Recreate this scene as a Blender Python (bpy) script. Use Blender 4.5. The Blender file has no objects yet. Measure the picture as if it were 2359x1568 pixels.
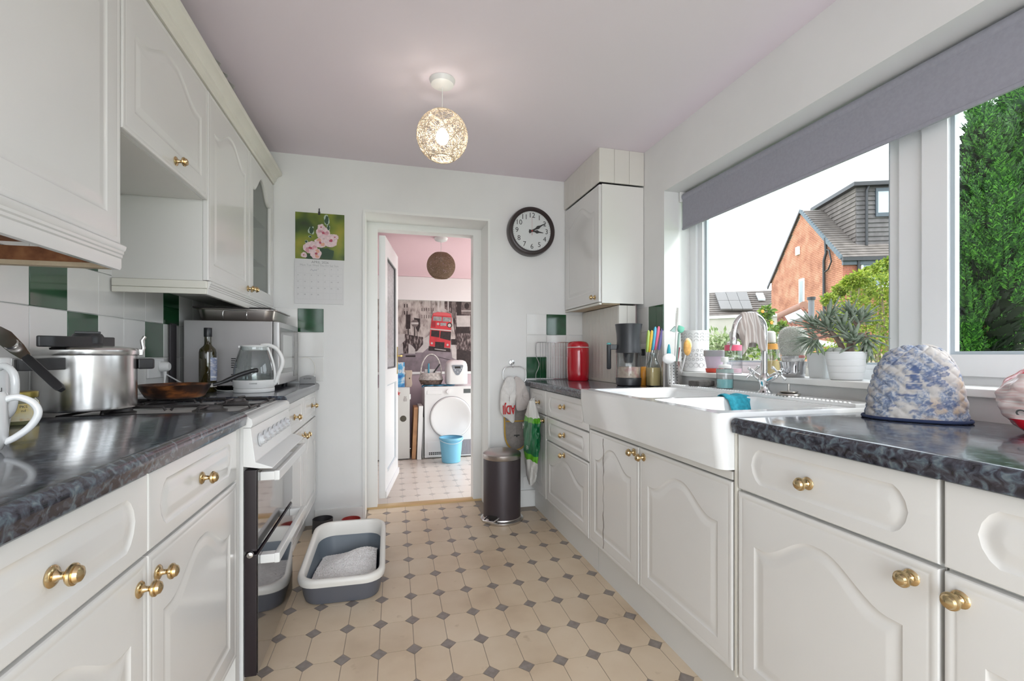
import bpy, bmesh, math, random
from mathutils import Vector, Matrix
random.seed(7)
sc = bpy.context.scene
COL = sc.collection
PI = math.pi
# ------------------------------------------------------------------ camera
FPX, U0, V0, ZC = 1060.0, 1179.5, 817.0, 1.089
TH = math.atan((U0 - 897.0) / FPX)
ST, CT = math.sin(TH), math.cos(TH)
cd = bpy.data.cameras.new('camera')
cam = bpy.data.objects.new('camera', cd)
COL.objects.link(cam)
cam.location = (0, 0, ZC)
cam.rotation_euler = (PI / 2, 0, -TH)
cd.sensor_width = 36
cd.lens = FPX / 2359 * 36
cd.shift_y = (V0 - 784) / 2359
cd.clip_start = 0.02
cd.clip_end = 200
sc.camera = cam
def pix(u, v, X=None, Y=None, Z=None, D=None):
    """point seen at photo pixel (u, v) on a given plane (or at depth D)"""
    a = (u - U0) / FPX; b = (V0 - v) / FPX
    d = Vector((ST + a * CT, CT - a * ST, b))
    if X is not None: t = X / d.x
    elif Y is not None: t = Y / d.y
    elif Z is not None: t = (Z - ZC) / d.z
    else: t = D
    return Vector((0, 0, ZC)) + d * t
# ------------------------------------------------------------------ world, sun, exposure
w = bpy.data.worlds.new('world'); sc.world = w; w.use_nodes = True
bgn = w.node_tree.nodes['Background']
bgn.inputs[0].default_value = (0.85, 0.93, 1.0, 1)
bgn.inputs[1].default_value = 3.7
sl = bpy.data.lights.new('sun', 'SUN'); sl.energy = 2.0; sl.angle = math.radians(7); sl.color = (1, .96, .9)
so = bpy.data.objects.new('sun', sl); COL.objects.link(so)
so.rotation_euler = Vector((-0.75, 0.95, -1.0)).to_track_quat('-Z', 'Y').to_euler()
# added fill light in a made-up opening behind the camera
al = bpy.data.lights.new('fill_light', 'AREA'); al.shape = 'RECTANGLE'; al.size = 2.0; al.size_y = 1.9; al.energy = 28; al.color = (.95, .98, 1)
ao = bpy.data.objects.new('fill_light', al); COL.objects.link(ao)
ao.location = (0.25, -1.28, 1.1); ao.rotation_euler = (PI / 2, 0, 0)
al2 = bpy.data.lights.new('fill_light', 'AREA'); al2.shape = 'RECTANGLE'; al2.size = 1.9; al2.size_y = 1.9; al2.energy = 42; al2.color = (.98, .99, 1)
ao2 = bpy.data.objects.new('fill_light', al2); COL.objects.link(ao2)   # added fill light at an unseen opening in the lower room's side wall
ao2.location = (2.45, 4.9, .92); ao2.rotation_euler = (0, PI / 2, 0)
sc.view_settings.view_transform = 'Standard'
sc.view_settings.look = 'None'
sc.view_settings.exposure = 0.17
sc.view_settings.gamma = 1
sc.view_settings.use_curve_mapping = False
# ------------------------------------------------------------------ text outlines (made first, while the scene is empty)
TXT = {}
def textmesh(body, ext=0.0):
    k = (body, ext)
    if k not in TXT:
        cu = bpy.data.curves.new('t', 'FONT'); cu.body = body; cu.size = 1; cu.align_x = 'CENTER'; cu.align_y = 'CENTER'
        cu.resolution_u = 3; cu.extrude = ext
        ob = bpy.data.objects.new('t', cu); COL.objects.link(ob)
        bpy.context.view_layer.update()
        me = bpy.data.meshes.new_from_object(ob.evaluated_get(bpy.context.evaluated_depsgraph_get()))
        bpy.data.objects.remove(ob); bpy.data.curves.remove(cu)
        TXT[k] = ([tuple(v.co) for v in me.vertices], [tuple(p.vertices) for p in me.polygons])
        bpy.data.meshes.remove(me)
    return TXT[k]
for t_ in [str(i) for i in range(1, 32)] + ['APRIL 2026', 'krus', 'ADJI', 'COMFEE', 'KOMBI', 'TON', 'U', 'PKS', 'nd', 'Po', 'M', 'C', '2', 'Mon Tue Wed Thu Fri Sat Sun']:
    textmesh(t_)
# ------------------------------------------------------------------ mesh builder
class MB:
    def __init__(s): s.v = []; s.f = []
    def add(s, vs, fs, M=None):
        o = len(s.v)
        s.v += [tuple(M @ Vector(p)) for p in vs] if M is not None else [tuple(p) for p in vs]
        s.f += [tuple(i + o for i in f) for f in fs]
        return s
    def box(s, x0, x1, y0, y1, z0, z1, M=None):
        vs = [(x0, y0, z0), (x1, y0, z0), (x1, y1, z0), (x0, y1, z0), (x0, y0, z1), (x1, y0, z1), (x1, y1, z1), (x0, y1, z1)]
        return s.add(vs, [(0, 3, 2, 1), (4, 5, 6, 7), (0, 1, 5, 4), (1, 2, 6, 5), (2, 3, 7, 6), (3, 0, 4, 7)], M)
    def prism(s, poly, h0, h1, M=None):
        """poly in xy, extruded in z from h0 to h1"""
        n = len(poly)
        vs = [(p[0], p[1], h0) for p in poly] + [(p[0], p[1], h1) for p in poly]
        fs = [tuple(range(n - 1, -1, -1)), tuple(range(n, 2 * n))] + [(i, (i + 1) % n, n + (i + 1) % n, n + i) for i in range(n)]
        return s.add(vs, fs, M)
    def lathe(s, prof, n=24, M=None, cap0=True, cap1=True, a0=0, a1=2 * PI, sx=1, sy=1):
        full = abs(a1 - a0 - 2 * PI) < 1e-6
        k = n if full else n + 1
        vs = []
        for r, z in prof:
            for i in range(k):
                a = a0 + (a1 - a0) * i / n
                vs.append((r * math.cos(a) * sx, r * math.sin(a) * sy, z))
        fs = []
        for j in range(len(prof) - 1):
            for i in range(n):
                i2 = (i + 1) % k
                fs.append((j * k + i, j * k + i2, (j + 1) * k + i2, (j + 1) * k + i))
        if cap0 and full and prof[0][0] > 1e-5: fs.append(tuple(range(k - 1, -1, -1)))
        if cap1 and full and prof[-1][0] > 1e-5: fs.append(tuple((len(prof) - 1) * k + i for i in range(k)))
        return s.add(vs, fs, M)
    def tube(s, pts, r, n=8, closed=False, M=None, cap=True):
        pts = [Vector(p) for p in pts]; N = len(pts)
        rs = r if isinstance(r, (list, tuple)) else [r] * N
        vs = []; up = Vector((0, 0, 1)); prev = None
        for i in range(N):
            if closed: t = pts[(i + 1) % N] - pts[i - 1]
            else: t = pts[min(i + 1, N - 1)] - pts[max(i - 1, 0)]
            if t.length < 1e-9: t = Vector((0, 0, 1))
            t.normalize()
            if prev is None:
                a = up if abs(t.dot(up)) < .9 else Vector((1, 0, 0))
                x = t.cross(a).normalized()
            else:
                x = prev - t * prev.dot(t)
                x = x.normalized() if x.length > 1e-6 else t.orthogonal().normalized()
            prev = x; y = t.cross(x)
            for k in range(n):
                a = 2 * PI * k / n
                vs.append(tuple(pts[i] + (x * math.cos(a) + y * math.sin(a)) * rs[i]))
        fs = []
        for i in range(N if closed else N - 1):
            i2 = (i + 1) % N
            for k in range(n):
                k2 = (k + 1) % n
                fs.append((i * n + k, i * n + k2, i2 * n + k2, i2 * n + k))
        if not closed and cap:
            fs.append(tuple(range(n - 1, -1, -1))); fs.append(tuple((N - 1) * n + k for k in range(n)))
        return s.add(vs, fs, M)
    def grid(s, P, closed_u=False, M=None):
        """P[j][i] rows of points"""
        nj = len(P); ni = len(P[0]); vs = [p for row in P for p in row]; fs = []
        for j in range(nj - 1):
            for i in range(ni if closed_u else ni - 1):
                i2 = (i + 1) % ni
                fs.append((j * ni + i, j * ni + i2, (j + 1) * ni + i2, (j + 1) * ni + i))
        return s.add(vs, fs, M)
    def sphere(s, c, r, n=16, m=10, sc3=(1, 1, 1), M=None):
        prof = [(r * math.sin(PI * j / m), -r * math.cos(PI * j / m)) for j in range(m + 1)]
        T = Matrix.Translation(c) @ Matrix.Diagonal((sc3[0], sc3[1], sc3[2], 1))
        return s.lathe(prof, n, (M @ T) if M is not None else T, False, False)
ORG = {}
def setprops(o, **k):
    for a, b in k.items():
        if b is not None: o[a] = b
def tag(o, label, cat, group=None):
    setprops(o, label=label, category=cat, group=group); return o
def thing(name, label, cat, loc=(0, 0, 0), rotz=0, group=None):
    o = bpy.data.objects.new(name, None); COL.objects.link(o)
    o.empty_display_size = .05
    o.location = loc; o.rotation_euler = (0, 0, rotz); ORG[o.name] = Vector(loc)
    tag(o, label, cat, group); return o
def finish(me, smooth):
    if smooth:
        me.polygons.foreach_set('use_smooth', [True] * len(me.polygons))
        me.set_sharp_from_angle(angle=math.radians(smooth))
def mesh(m, name, bevel=0, smooth=0, seg=2, merge=True):
    me = bpy.data.meshes.new(name)
    me.from_pydata(m.v, [], m.f)
    bm = bmesh.new(); bm.from_mesh(me)
    if merge: bmesh.ops.remove_doubles(bm, verts=bm.verts, dist=1e-6)
    bmesh.ops.recalc_face_normals(bm, faces=bm.faces)
    if bevel:
        es = [e for e in bm.edges if len(e.link_faces) == 2 and e.calc_face_angle(0) > .6]
        bmesh.ops.bevel(bm, geom=es, offset=bevel, segments=seg, affect='EDGES', profile=.5, clamp_overlap=True)
        smooth = smooth or 40
    bm.to_mesh(me); bm.free()
    finish(me, smooth)
    if bevel or smooth == 24: me['soft_edges'] = 1
    return me
def soften(o):
    if 'soft_edges' in o.data:
        w_ = o.modifiers.new('even_normals', 'WEIGHTED_NORMAL'); w_.keep_sharp = True; w_.weight = 80
def mk(m, name, mat, parent=None, world=True, bevel=0, smooth=0, seg=2, kind=None, label=None, merge=True):
    if parent is not None:
        if world:
            o_ = ORG[parent.name]; m.v = [(p[0] - o_.x, p[1] - o_.y, p[2] - o_.z) for p in m.v]
        base = Vector((0, 0, 0))
    else:
        xs = [p[0] for p in m.v]; ys = [p[1] for p in m.v]; zs = [p[2] for p in m.v]
        base = Vector(((min(xs) + max(xs)) / 2, (min(ys) + max(ys)) / 2, min(zs)))
        m.v = [(p[0] - base.x, p[1] - base.y, p[2] - base.z) for p in m.v]
    me = mesh(m, name, bevel, smooth, seg, merge)
    me.materials.append(mat)
    o = bpy.data.objects.new(name, me); COL.objects.link(o)
    if parent is not None: o.parent = parent; ORG[o.name] = ORG[parent.name]
    else: o.location = base; ORG[o.name] = base
    setprops(o, kind=kind, label=label); soften(o)
    return o
def inst(me, name, parent=None, loc=(0, 0, 0), rot=None, world=True, scale=None):
    """one more object on shared mesh data"""
    o = bpy.data.objects.new(name, me); COL.objects.link(o)
    l = Vector(loc)
    if parent is not None:
        o.parent = parent
        if world: l = l - ORG[parent.name]
        ORG[o.name] = ORG[parent.name]
    else: ORG[o.name] = l
    o.location = l
    soften(o)
    if rot is not None: o.rotation_euler = rot
    if scale: o.scale = scale
    return o
def dup(root, loc, rotz=0, label=None):
    r = root.copy(); COL.objects.link(r); r.location = loc; r.rotation_euler = (0, 0, rotz); ORG[r.name] = Vector(loc)
    if label: r['label'] = label
    for ch in list(root.children):
        c = ch.copy(); COL.objects.link(c); c.parent = r; ORG[c.name] = ORG[r.name]
        for g in list(ch.children):
            d = g.copy(); COL.objects.link(d); d.parent = c; ORG[d.name] = ORG[r.name]
    return r
def struct(o): o['kind'] = 'structure'; return o
def RX(a): return Matrix.Rotation(a, 4, 'X')
def RY(a): return Matrix.Rotation(a, 4, 'Y')
def RZ(a): return Matrix.Rotation(a, 4, 'Z')
def TR(x, y, z): return Matrix.Translation((x, y, z))
def bez(p0, p1, p2, p3, n=10):
    p0, p1, p2, p3 = map(Vector, (p0, p1, p2, p3)); r = []
    for i in range(n + 1):
        t = i / n; r.append(p0 * (1 - t) ** 3 + p1 * 3 * t * (1 - t) ** 2 + p2 * 3 * t * t * (1 - t) + p3 * t ** 3)
    return r
def crom(pts, n=6, closed=False):
    P = [Vector(p) for p in pts]; out = []; N = len(P)
    for i in range(N if closed else N - 1):
        a = P[i - 1] if (closed or i > 0) else P[0]; b = P[i]; c = P[(i + 1) % N]; d = P[(i + 2) % N] if (closed or i + 2 < N) else P[-1]
        for k in range(n):
            t = k / n
            out.append(.5 * ((2 * b) + (c - a) * t + (2 * a - 5 * b + 4 * c - d) * t * t + (3 * b - a - 3 * c + d) * t ** 3))
    if not closed: out.append(P[-1])
    return out
def rrect(w, h, r, n=5, cx=0, cy=0):
    pts = []
    for k, (sx, sy) in enumerate([(1, 1), (-1, 1), (-1, -1), (1, -1)]):
        for i in range(n + 1):
            a = PI / 2 * k + PI / 2 * i / n
            pts.append((cx + sx * (w / 2 - r) + r * math.cos(a), cy + sy * (h / 2 - r) + r * math.sin(a)))
    return pts
# ------------------------------------------------------------------ materials
MATS = {}
def pm(name, col, rough=.5, metal=0, noise=None, bump=None, coat=0, trans=0, sheen=0, spec=None, col2=None, ior=None, sub=0, obj=True, emit=None):
    if name in MATS: return MATS[name]
    m = bpy.data.materials.new(name); m.use_nodes = True; nt = m.node_tree
    b = nt.nodes['Principled BSDF']
    b.inputs['Base Color'].default_value = (*col, 1); b.inputs['Roughness'].default_value = rough; b.inputs['Metallic'].default_value = metal
    if coat: b.inputs['Coat Weight'].default_value = coat; b.inputs['Coat Roughness'].default_value = .08
    if trans: b.inputs['Transmission Weight'].default_value = trans
    if sheen: b.inputs['Sheen Weight'].default_value = sheen
    if spec is not None: b.inputs['Specular IOR Level'].default_value = spec
    if ior: b.inputs['IOR'].default_value = ior
    if sub: b.inputs['Subsurface Weight'].default_value = sub; b.inputs['Subsurface Radius'].default_value = (.01, .01, .01)
    if emit: b.inputs['Emission Color'].default_value = (*emit[0], 1); b.inputs['Emission Strength'].default_value = emit[1]
    tc = nt.nodes.new('ShaderNodeTexCoord'); geo = nt.nodes.new('ShaderNodeNewGeometry')
    src = tc.outputs['Object'] if obj else geo.outputs['Position']
    if noise:
        s_, amt = noise[:2]
        n = nt.nodes.new('ShaderNodeTexNoise'); n.inputs['Scale'].default_value = s_; n.inputs['Detail'].default_value = noise[2] if len(noise) > 2 else 4
        nt.links.new(src, n.inputs['Vector'])
        cr = nt.nodes.new('ShaderNodeValToRGB')
        c2 = col2 if col2 else tuple(max(0, c * (1 - amt)) for c in col)
        c1 = col if col2 else tuple(min(1, c * (1 + amt * .5)) for c in col)
        cr.color_ramp.elements[0].color = (*c2, 1); cr.color_ramp.elements[1].color = (*c1, 1)
        cr.color_ramp.elements[0].position = .35; cr.color_ramp.elements[1].position = .65
        nt.links.new(n.outputs['Fac'], cr.inputs[0]); nt.links.new(cr.outputs[0], b.inputs['Base Color'])
    if bump:
        n2 = nt.nodes.new('ShaderNodeTexNoise'); n2.inputs['Scale'].default_value = bump[0]; n2.inputs['Detail'].default_value = 3
        nt.links.new(src, n2.inputs['Vector'])
        bp = nt.nodes.new('ShaderNodeBump'); bp.inputs['Strength'].default_value = bump[1]; bp.inputs['Distance'].default_value = bump[2] if len(bump) > 2 else .002
        nt.links.new(n2.outputs['Fac'], bp.inputs['Height']); nt.links.new(bp.outputs[0], b.inputs['Normal'])
    MATS[name] = m; return m
def glass(name, tint=(.97, .985, .98), refl=.6, rough=0.0, edge=None):
    """thin clear sheet: lets light straight through and mirrors at grazing angles"""
    m = bpy.data.materials.new(name); m.use_nodes = True; nt = m.node_tree
    nt.nodes.remove(nt.nodes['Principled BSDF']); out = nt.nodes['Material Output']
    t = nt.nodes.new('ShaderNodeBsdfTransparent'); t.inputs[0].default_value = (*tint, 1)
    g = nt.nodes.new('ShaderNodeBsdfGlossy'); g.inputs['Roughness'].default_value = rough
    fr = nt.nodes.new('ShaderNodeLayerWeight'); fr.inputs[0].default_value = .5
    pw = nt.nodes.new('ShaderNodeMath'); pw.operation = 'POWER'; pw.inputs[1].default_value = 5
    mu = nt.nodes.new('ShaderNodeMath'); mu.operation = 'MULTIPLY_ADD'; mu.inputs[1].default_value = refl * .9; mu.inputs[2].default_value = .04 * refl
    nt.links.new(fr.outputs['Facing'], pw.inputs[0])
    mx = nt.nodes.new('ShaderNodeMixShader')
    nt.links.new(pw.outputs[0], mu.inputs[0]); nt.links.new(mu.outputs[0], mx.inputs[0])
    nt.links.new(t.outputs[0], mx.inputs[1]); nt.links.new(g.outputs[0], mx.inputs[2]); nt.links.new(mx.outputs[0], out.inputs[0])
    if edge is not None:   # thick vessel walls look darker at grazing angles
        p2 = nt.nodes.new('ShaderNodeMath'); p2.operation = 'POWER'; p2.inputs[1].default_value = 2.2; nt.links.new(fr.outputs['Facing'], p2.inputs[0])
        mc = nt.nodes.new('ShaderNodeMix'); mc.data_type = 'RGBA'; mc.inputs[6].default_value = (*tint, 1); mc.inputs[7].default_value = (*edge, 1)
        nt.links.new(p2.outputs[0], mc.inputs[0]); nt.links.new(mc.outputs[2], t.inputs[0])
    MATS[name] = m; return m
def ramp_mat(name, stops, scale, detail=6, rough=.3, coat=0, stretch=(1, 1, 1), dist=0, bump=0, obj=True, vor=False, metal=0):
    m = bpy.data.materials.new(name); m.use_nodes = True; nt = m.node_tree; b = nt.nodes['Principled BSDF']
    tc = nt.nodes.new('ShaderNodeTexCoord'); geo = nt.nodes.new('ShaderNodeNewGeometry')
    mp = nt.nodes.new('ShaderNodeMapping'); mp.inputs['Scale'].default_value = stretch
    nt.links.new(tc.outputs['Object'] if obj else geo.outputs['Position'], mp.inputs[0])
    if vor:
        n = nt.nodes.new('ShaderNodeTexVoronoi'); n.inputs['Scale'].default_value = scale; fo = n.outputs['Distance']
    else:
        n = nt.nodes.new('ShaderNodeTexNoise'); n.inputs['Scale'].default_value = scale; n.inputs['Detail'].default_value = detail; n.inputs['Distortion'].default_value = dist; fo = n.outputs['Fac']
    nt.links.new(mp.outputs[0], n.inputs['Vector'])
    cr = nt.nodes.new('ShaderNodeValToRGB'); el = cr.color_ramp.elements
    while len(el) < len(stops): el.new(.5)
    for e, (p, c) in zip(el, stops): e.position = p; e.color = (*c, 1)
    nt.links.new(fo, cr.inputs[0]); nt.links.new(cr.outputs[0], b.inputs['Base Color'])
    b.inputs['Roughness'].default_value = rough; b.inputs['Metallic'].default_value = metal
    if coat: b.inputs['Coat Weight'].default_value = coat; b.inputs['Coat Roughness'].default_value = .05
    if bump:
        bp = nt.nodes.new('ShaderNodeBump'); bp.inputs['Strength'].default_value = bump; bp.inputs['Distance'].default_value = .002
        nt.links.new(fo, bp.inputs['Height']); nt.links.new(bp.outputs[0], b.inputs['Normal'])
    MATS[name] = m; return m
wall_m = pm('wall_paint', (.80, .80, .79), .85, noise=(3, .03), bump=(60, .12, .001), obj=False)
ceil_m = pm('pink_ceiling_paint', (.84, .76, .825), .9, bump=(45, .1, .001), obj=False)
ceil2_m = pm('rose_ceiling_paint', (.82, .57, .62), .9, obj=False)
wall2_m = pm('mauve_wall_paint', (.50, .40, .43), .85, noise=(4, .06), obj=False)
gloss_m = pm('white_gloss_door', (.765, .757, .74), .22, coat=.35, noise=(2.2, .025))
carc_m = pm('white_carcass', (.745, .735, .71), .45)
cream_m = pm('cream_moulding', (.78, .76, .69), .4, noise=(6, .04))
trim_m = pm('white_gloss_trim', (.82, .82, .80), .35)
upvc_m = pm('white_upvc', (.84, .85, .86), .28)
board_m = pm('cream_boarding', (.77, .745, .69), .45, noise=(1.6, .06))
brass_m = pm('polished_brass', (.60, .46, .26), .2, 1)
steel_m = pm('brushed_steel', (.62, .60, .585), .26, 1, noise=(30, .08))
chrome_m = pm('chrome', (.75, .75, .76), .09, 1)
alu_m = pm('polished_aluminium', (.66, .65, .64), .24, 1, noise=(18, .1))
black_m = pm('black_plastic', (.018, .018, .02), .38)
dark_m = pm('dark_void', (.012, .011, .011), .6)
char_m = pm('charcoal_plastic', (.03, .032, .037), .36)
iron_m = pm('enamelled_iron', (.018, .016, .016), .42)
whitep_m = pm('white_plastic', (.80, .80, .79), .32)
cer_m = pm('white_ceramic', (.82, .83, .83), .12, coat=.4)
grey_m = pm('grey_plastic', (.30, .30, .32), .5)
wtile_m = pm('white_glazed_tile', (.76, .755, .735), .16, coat=.3, noise=(5, .03))
gtile_m = pm('green_glazed_tile', (.012, .075, .028), .1, coat=.5, noise=(12, .25))
grout_m = pm('grout', (.62, .57, .48), .9)
wood_m = ramp_mat('brown_wood', [(.3, (.20, .07, .03)), (.55, (.33, .13, .055)), (.75, (.42, .19, .08))], 6, rough=.55, stretch=(6, 1, 6))
palew_m = ramp_mat('pale_wood', [(.3, (.55, .42, .28)), (.7, (.70, .58, .42))], 5, rough=.6, stretch=(6, 1, 6))
worktop_m = ramp_mat('slate_worktop', [(.30, (.012, .012, .017)), (.44, (.035, .034, .046)), (.53, (.065, .070, .092)), (.61, (.095, .125, .150)), (.70, (.16, .19, .21))], 60, 9, rough=.16, coat=.25, dist=.8)
glass_m = glass('window_glass', (.985, .992, .99), .5)
cabglass_m = glass('cabinet_glass', (.80, .83, .80), 1.0)
vessel_m = glass('vessel_glass', (.86, .89, .89), 2.0, edge=(.20, .23, .23))
clearp_m = glass('clear_plastic', (.86, .87, .88), 1.8, edge=(.30, .32, .33))
# ================================================================== the room shell
XL, XR, YB, YR, ZT = -1.03, 1.55, 3.17, -1.3, 2.36
o = MB().box(XL - .12, XL, YR, YB + .3, -.02, ZT + .05)
wall_left = struct(mk(o, 'wall_left', wall_m))
DX0, DX1, DZ = -.157, .672, 2.03
o = MB()
o.box(XL, DX0, YB, 3.45, -.02, ZT + .05); o.box(DX1, XR + .25, YB, 3.45, -.02, ZT + .05); o.box(DX0, DX1, YB, 3.45, DZ, ZT + .05)
wall_back = struct(mk(o, 'wall_back', wall_m))
WY0, WY1, WZ0, WZ1 = .32, 2.367, .998, 2.044
o = MB()
o.box(XR, 1.80, YR, YB, -.02, WZ0 - .024); o.box(XR, 1.80, YR, YB, WZ1, ZT + .05)
o.box(XR, 1.80, YR, WY0, WZ0 - .024, WZ1); o.box(XR, 1.80, WY1, YB, WZ0 - .024, WZ1)
wall_right = struct(mk(o, 'wall_right', wall_m))
o = MB()
o.box(XL, -.75, YR - .12, YR, -.02, ZT + .05); o.box(1.25, XR + .25, YR - .12, YR, -.02, ZT + .05); o.box(-.75, 1.25, YR - .12, YR, 2.08, ZT + .05)  # wide opening made up here to let sky light in
wall_rear = struct(mk(o, 'wall_rear', wall_m))
ceiling = struct(mk(MB().box(XL - .12, XR + .25, YR - .12, YB + .3, ZT, ZT + .06), 'ceiling', ceil_m))
trim = struct(mk(MB().box(1.528, 1.725, WY0, WY1, WZ0 - .024, WZ0), 'trim_1', trim_m, bevel=.005))
trim['label'] = 'white painted window sill board'
# ---- kitchen floor: vinyl in octagon and small square pieces
floor_m = ramp_mat('beige_floor_vinyl', [(.25, (.54, .41, .28)), (.45, (.67, .535, .385)), (.7, (.74, .615, .465))], 3.2, 6, rough=.38, obj=False)
def add_random(m, amt, stain=True):
    nt = m.node_tree; b = nt.nodes['Principled BSDF']; l = b.inputs['Base Color'].links[0]; src = l.from_socket
    oi = nt.nodes.new('ShaderNodeObjectInfo'); mr = nt.nodes.new('ShaderNodeMapRange')
    mr.inputs['To Min'].default_value = 1 - amt; mr.inputs['To Max'].default_value = 1 + amt
    nt.links.new(oi.outputs['Random'], mr.inputs[0])
    mx = nt.nodes.new('ShaderNodeVectorMath'); mx.operation = 'SCALE'
    nt.links.new(src, mx.inputs[0]); nt.links.new(mr.outputs[0], mx.inputs['Scale'])
    last = mx.outputs[0]
    if stain:
        geo = nt.nodes.new('ShaderNodeNewGeometry'); n = nt.nodes.new('ShaderNodeTexNoise'); n.inputs['Scale'].default_value = 11; n.inputs['Detail'].default_value = 5
        nt.links.new(geo.outputs['Position'], n.inputs['Vector'])
        cr = nt.nodes.new('ShaderNodeValToRGB'); cr.color_ramp.elements[0].position = .66; cr.color_ramp.elements[1].position = .76
        cr.color_ramp.elements[0].color = (0, 0, 0, 1); cr.color_ramp.elements[1].color = (.55, .55, .55, 1)
        nt.links.new(n.outputs['Fac'], cr.inputs[0])
        mm = nt.nodes.new('ShaderNodeMix'); mm.data_type = 'RGBA'; nt.links.new(cr.outputs[0], mm.inputs[0]); nt.links.new(last, mm.inputs[6])
        mm.inputs[7].default_value = (.34, .23, .12, 1); last = mm.outputs[2]
    nt.links.new(last, b.inputs['Base Color'])
add_random(floor_m, .035)
diam_m = ramp_mat('grey_floor_vinyl', [(.3, (.22, .185, .165)), (.7, (.32, .28, .255))], 40, 5, rough=.4, obj=False)
joint_m = pm('floor_joint', (.33, .27, .215), .6)
floor = struct(mk(MB().box(XL, XR, YR, 3.46, -.05, -.0012), 'floor', joint_m))
PX, PY = .126, .1925
def octa(px, py, cx, cy, g=.0013, h=.0016):
    a, b = px / 2 - g, py / 2 - g
    p = [(-a + cx, -b), (a - cx, -b), (a, -b + cy), (a, b - cy), (a - cx, b), (-a + cx, b), (-a, b - cy), (-a, -b + cy)]
    m = MB().prism(p, -h, 0); return m
def diam(cx, cy, g=.0016, h=.0016):
    return MB().prism([(0, -cy + g), (cx - g, 0), (0, cy - g), (-cx + g, 0)], -h, .0002)
def lay_floor(par, node, rz, px, py, cx, cy, keep, single, z, lab, fm=None, im=None):
    fm = fm or floor_m; im = im or diam_m
    om = mesh(octa(px, py, cx, cy), 'floor_tile'); om.materials.append(fm)
    dm = mesh(diam(cx, cy), 'inset_tile'); dm.materials.append(im)
    R = Matrix.Rotation(rz, 2); so_, sd_ = MB(), MB()
    for j in range(-16, 20):
        for i in range(-22, 12):
            for kind, q in ((0, Vector((i * px, j * py))), (1, Vector(((i + .5) * px, (j + .5) * py)))):
                p = R @ q + Vector(node)
                if not keep(p.x, p.y): continue
                if single(p.x, p.y):
                    inst((dm, om)[kind], ('inset_tile', 'floor_tile')[kind], par, (p.x, p.y, z), (0, 0, rz))
                else:
                    src = (diam(cx, cy), octa(px, py, cx, cy))[kind]
                    (sd_, so_)[kind].add(src.v, src.f, TR(p.x, p.y, z) @ RZ(rz))
    if so_.v:
        mk(so_, 'floor_tiles', fm, par, kind='stuff', merge=False); mk(sd_, 'inset_tiles', im, par, kind='stuff', merge=False)
def keepk(x, y):
    if not (-.55 < x < 1.06 and -1.15 < y < 3.40): return False
    return y < 3.14 or (DX0 + .05 < x < DX1 - .05)
lay_floor(floor, (.845, 1.732), math.radians(-.7), PX, PY, .029, .031, keepk, lambda x, y: y > 1.40, 0, 'k')
# ---- glazed wall tiles
def tiles(par, face, spots, w, h, name='wall_tile'):
    """spots: (a, z, green?) lower corner along the wall"""
    t = .006
    mm = {}
    for a, z, ww, hh, gr in spots:
        k = (round(ww, 3), round(hh, 3), gr)
        if k not in mm:
            b = MB().box(.001, ww - .001, .001, hh - .001, 0, t)
            mm[k] = mesh(b, name, bevel=.0015, seg=1); mm[k].materials.append(gtile_m if gr else wtile_m)
        inst(mm[k], name, par, face[0](a, z), face[1])
TW, THh = .1665, .157
rows = [(.92, .157), (1.077, .157), (1.234, .157), (1.391, .10)]
spots = []
for r, (z, hh) in enumerate(rows):
    y0 = 1.675 - 8 * TW; i = -8
    while y0 < YB - .01:
        ww = min(TW, YB - y0)
        g = (r, i) in {(2, 0), (2, 5), (1, 1), (1, 4), (3, 1), (2, -4), (1, -6), (3, -3), (1, 7)}
        spots.append((y0, z, ww, hh, g)); y0 += TW; i += 1
E_left = Matrix(((0, 0, 1), (1, 0, 0), (0, 1, 0))).to_euler()
tiles(wall_left, (lambda a, z: (XL, a, z), E_left), spots, TW, THh)
# back wall tiles (front face towards -Y)
E_back = Matrix(((1, 0, 0), (0, 0, -1), (0, 1, 0))).to_euler()
bt = []
for r, (z, hh) in enumerate([(.92, .154), (1.0765, .154), (1.233, .151)]):
    for x0, ww in [(XL + .008, -.716 - XL - .008), (-.716, .1545), (-.5615, .1545)]:
        bt.append((x0, z, ww, hh, (r == 2 and x0 > -.6)))
    for x0, ww in [(.951, .152), (1.103, .152), (1.255, .152)]:
        bt.append((x0, z, ww, hh, (r, x0) in {(2, 1.103), (0, .951)}))
tiles(wall_back, (lambda a, z: (a, YB, z), E_back), bt, .15, .15)
E_right = Matrix(((0, 0, -1), (-1, 0, 0), (0, 1, 0))).to_euler()
rt = []
for r, (z, hh) in enumerate([(.93, .15), (1.08, .15), (1.232, .154)]):
    for y0, ww in [(2.525, .155), (2.68, .155), (2.835, .155), (2.99, .155)]:
        rt.append((y0, z, ww, hh, r == 2 and y0 < 2.6))
tiles(wall_right, (lambda a, z: (XR, a, z), E_right), rt, .155, .15)
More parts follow.
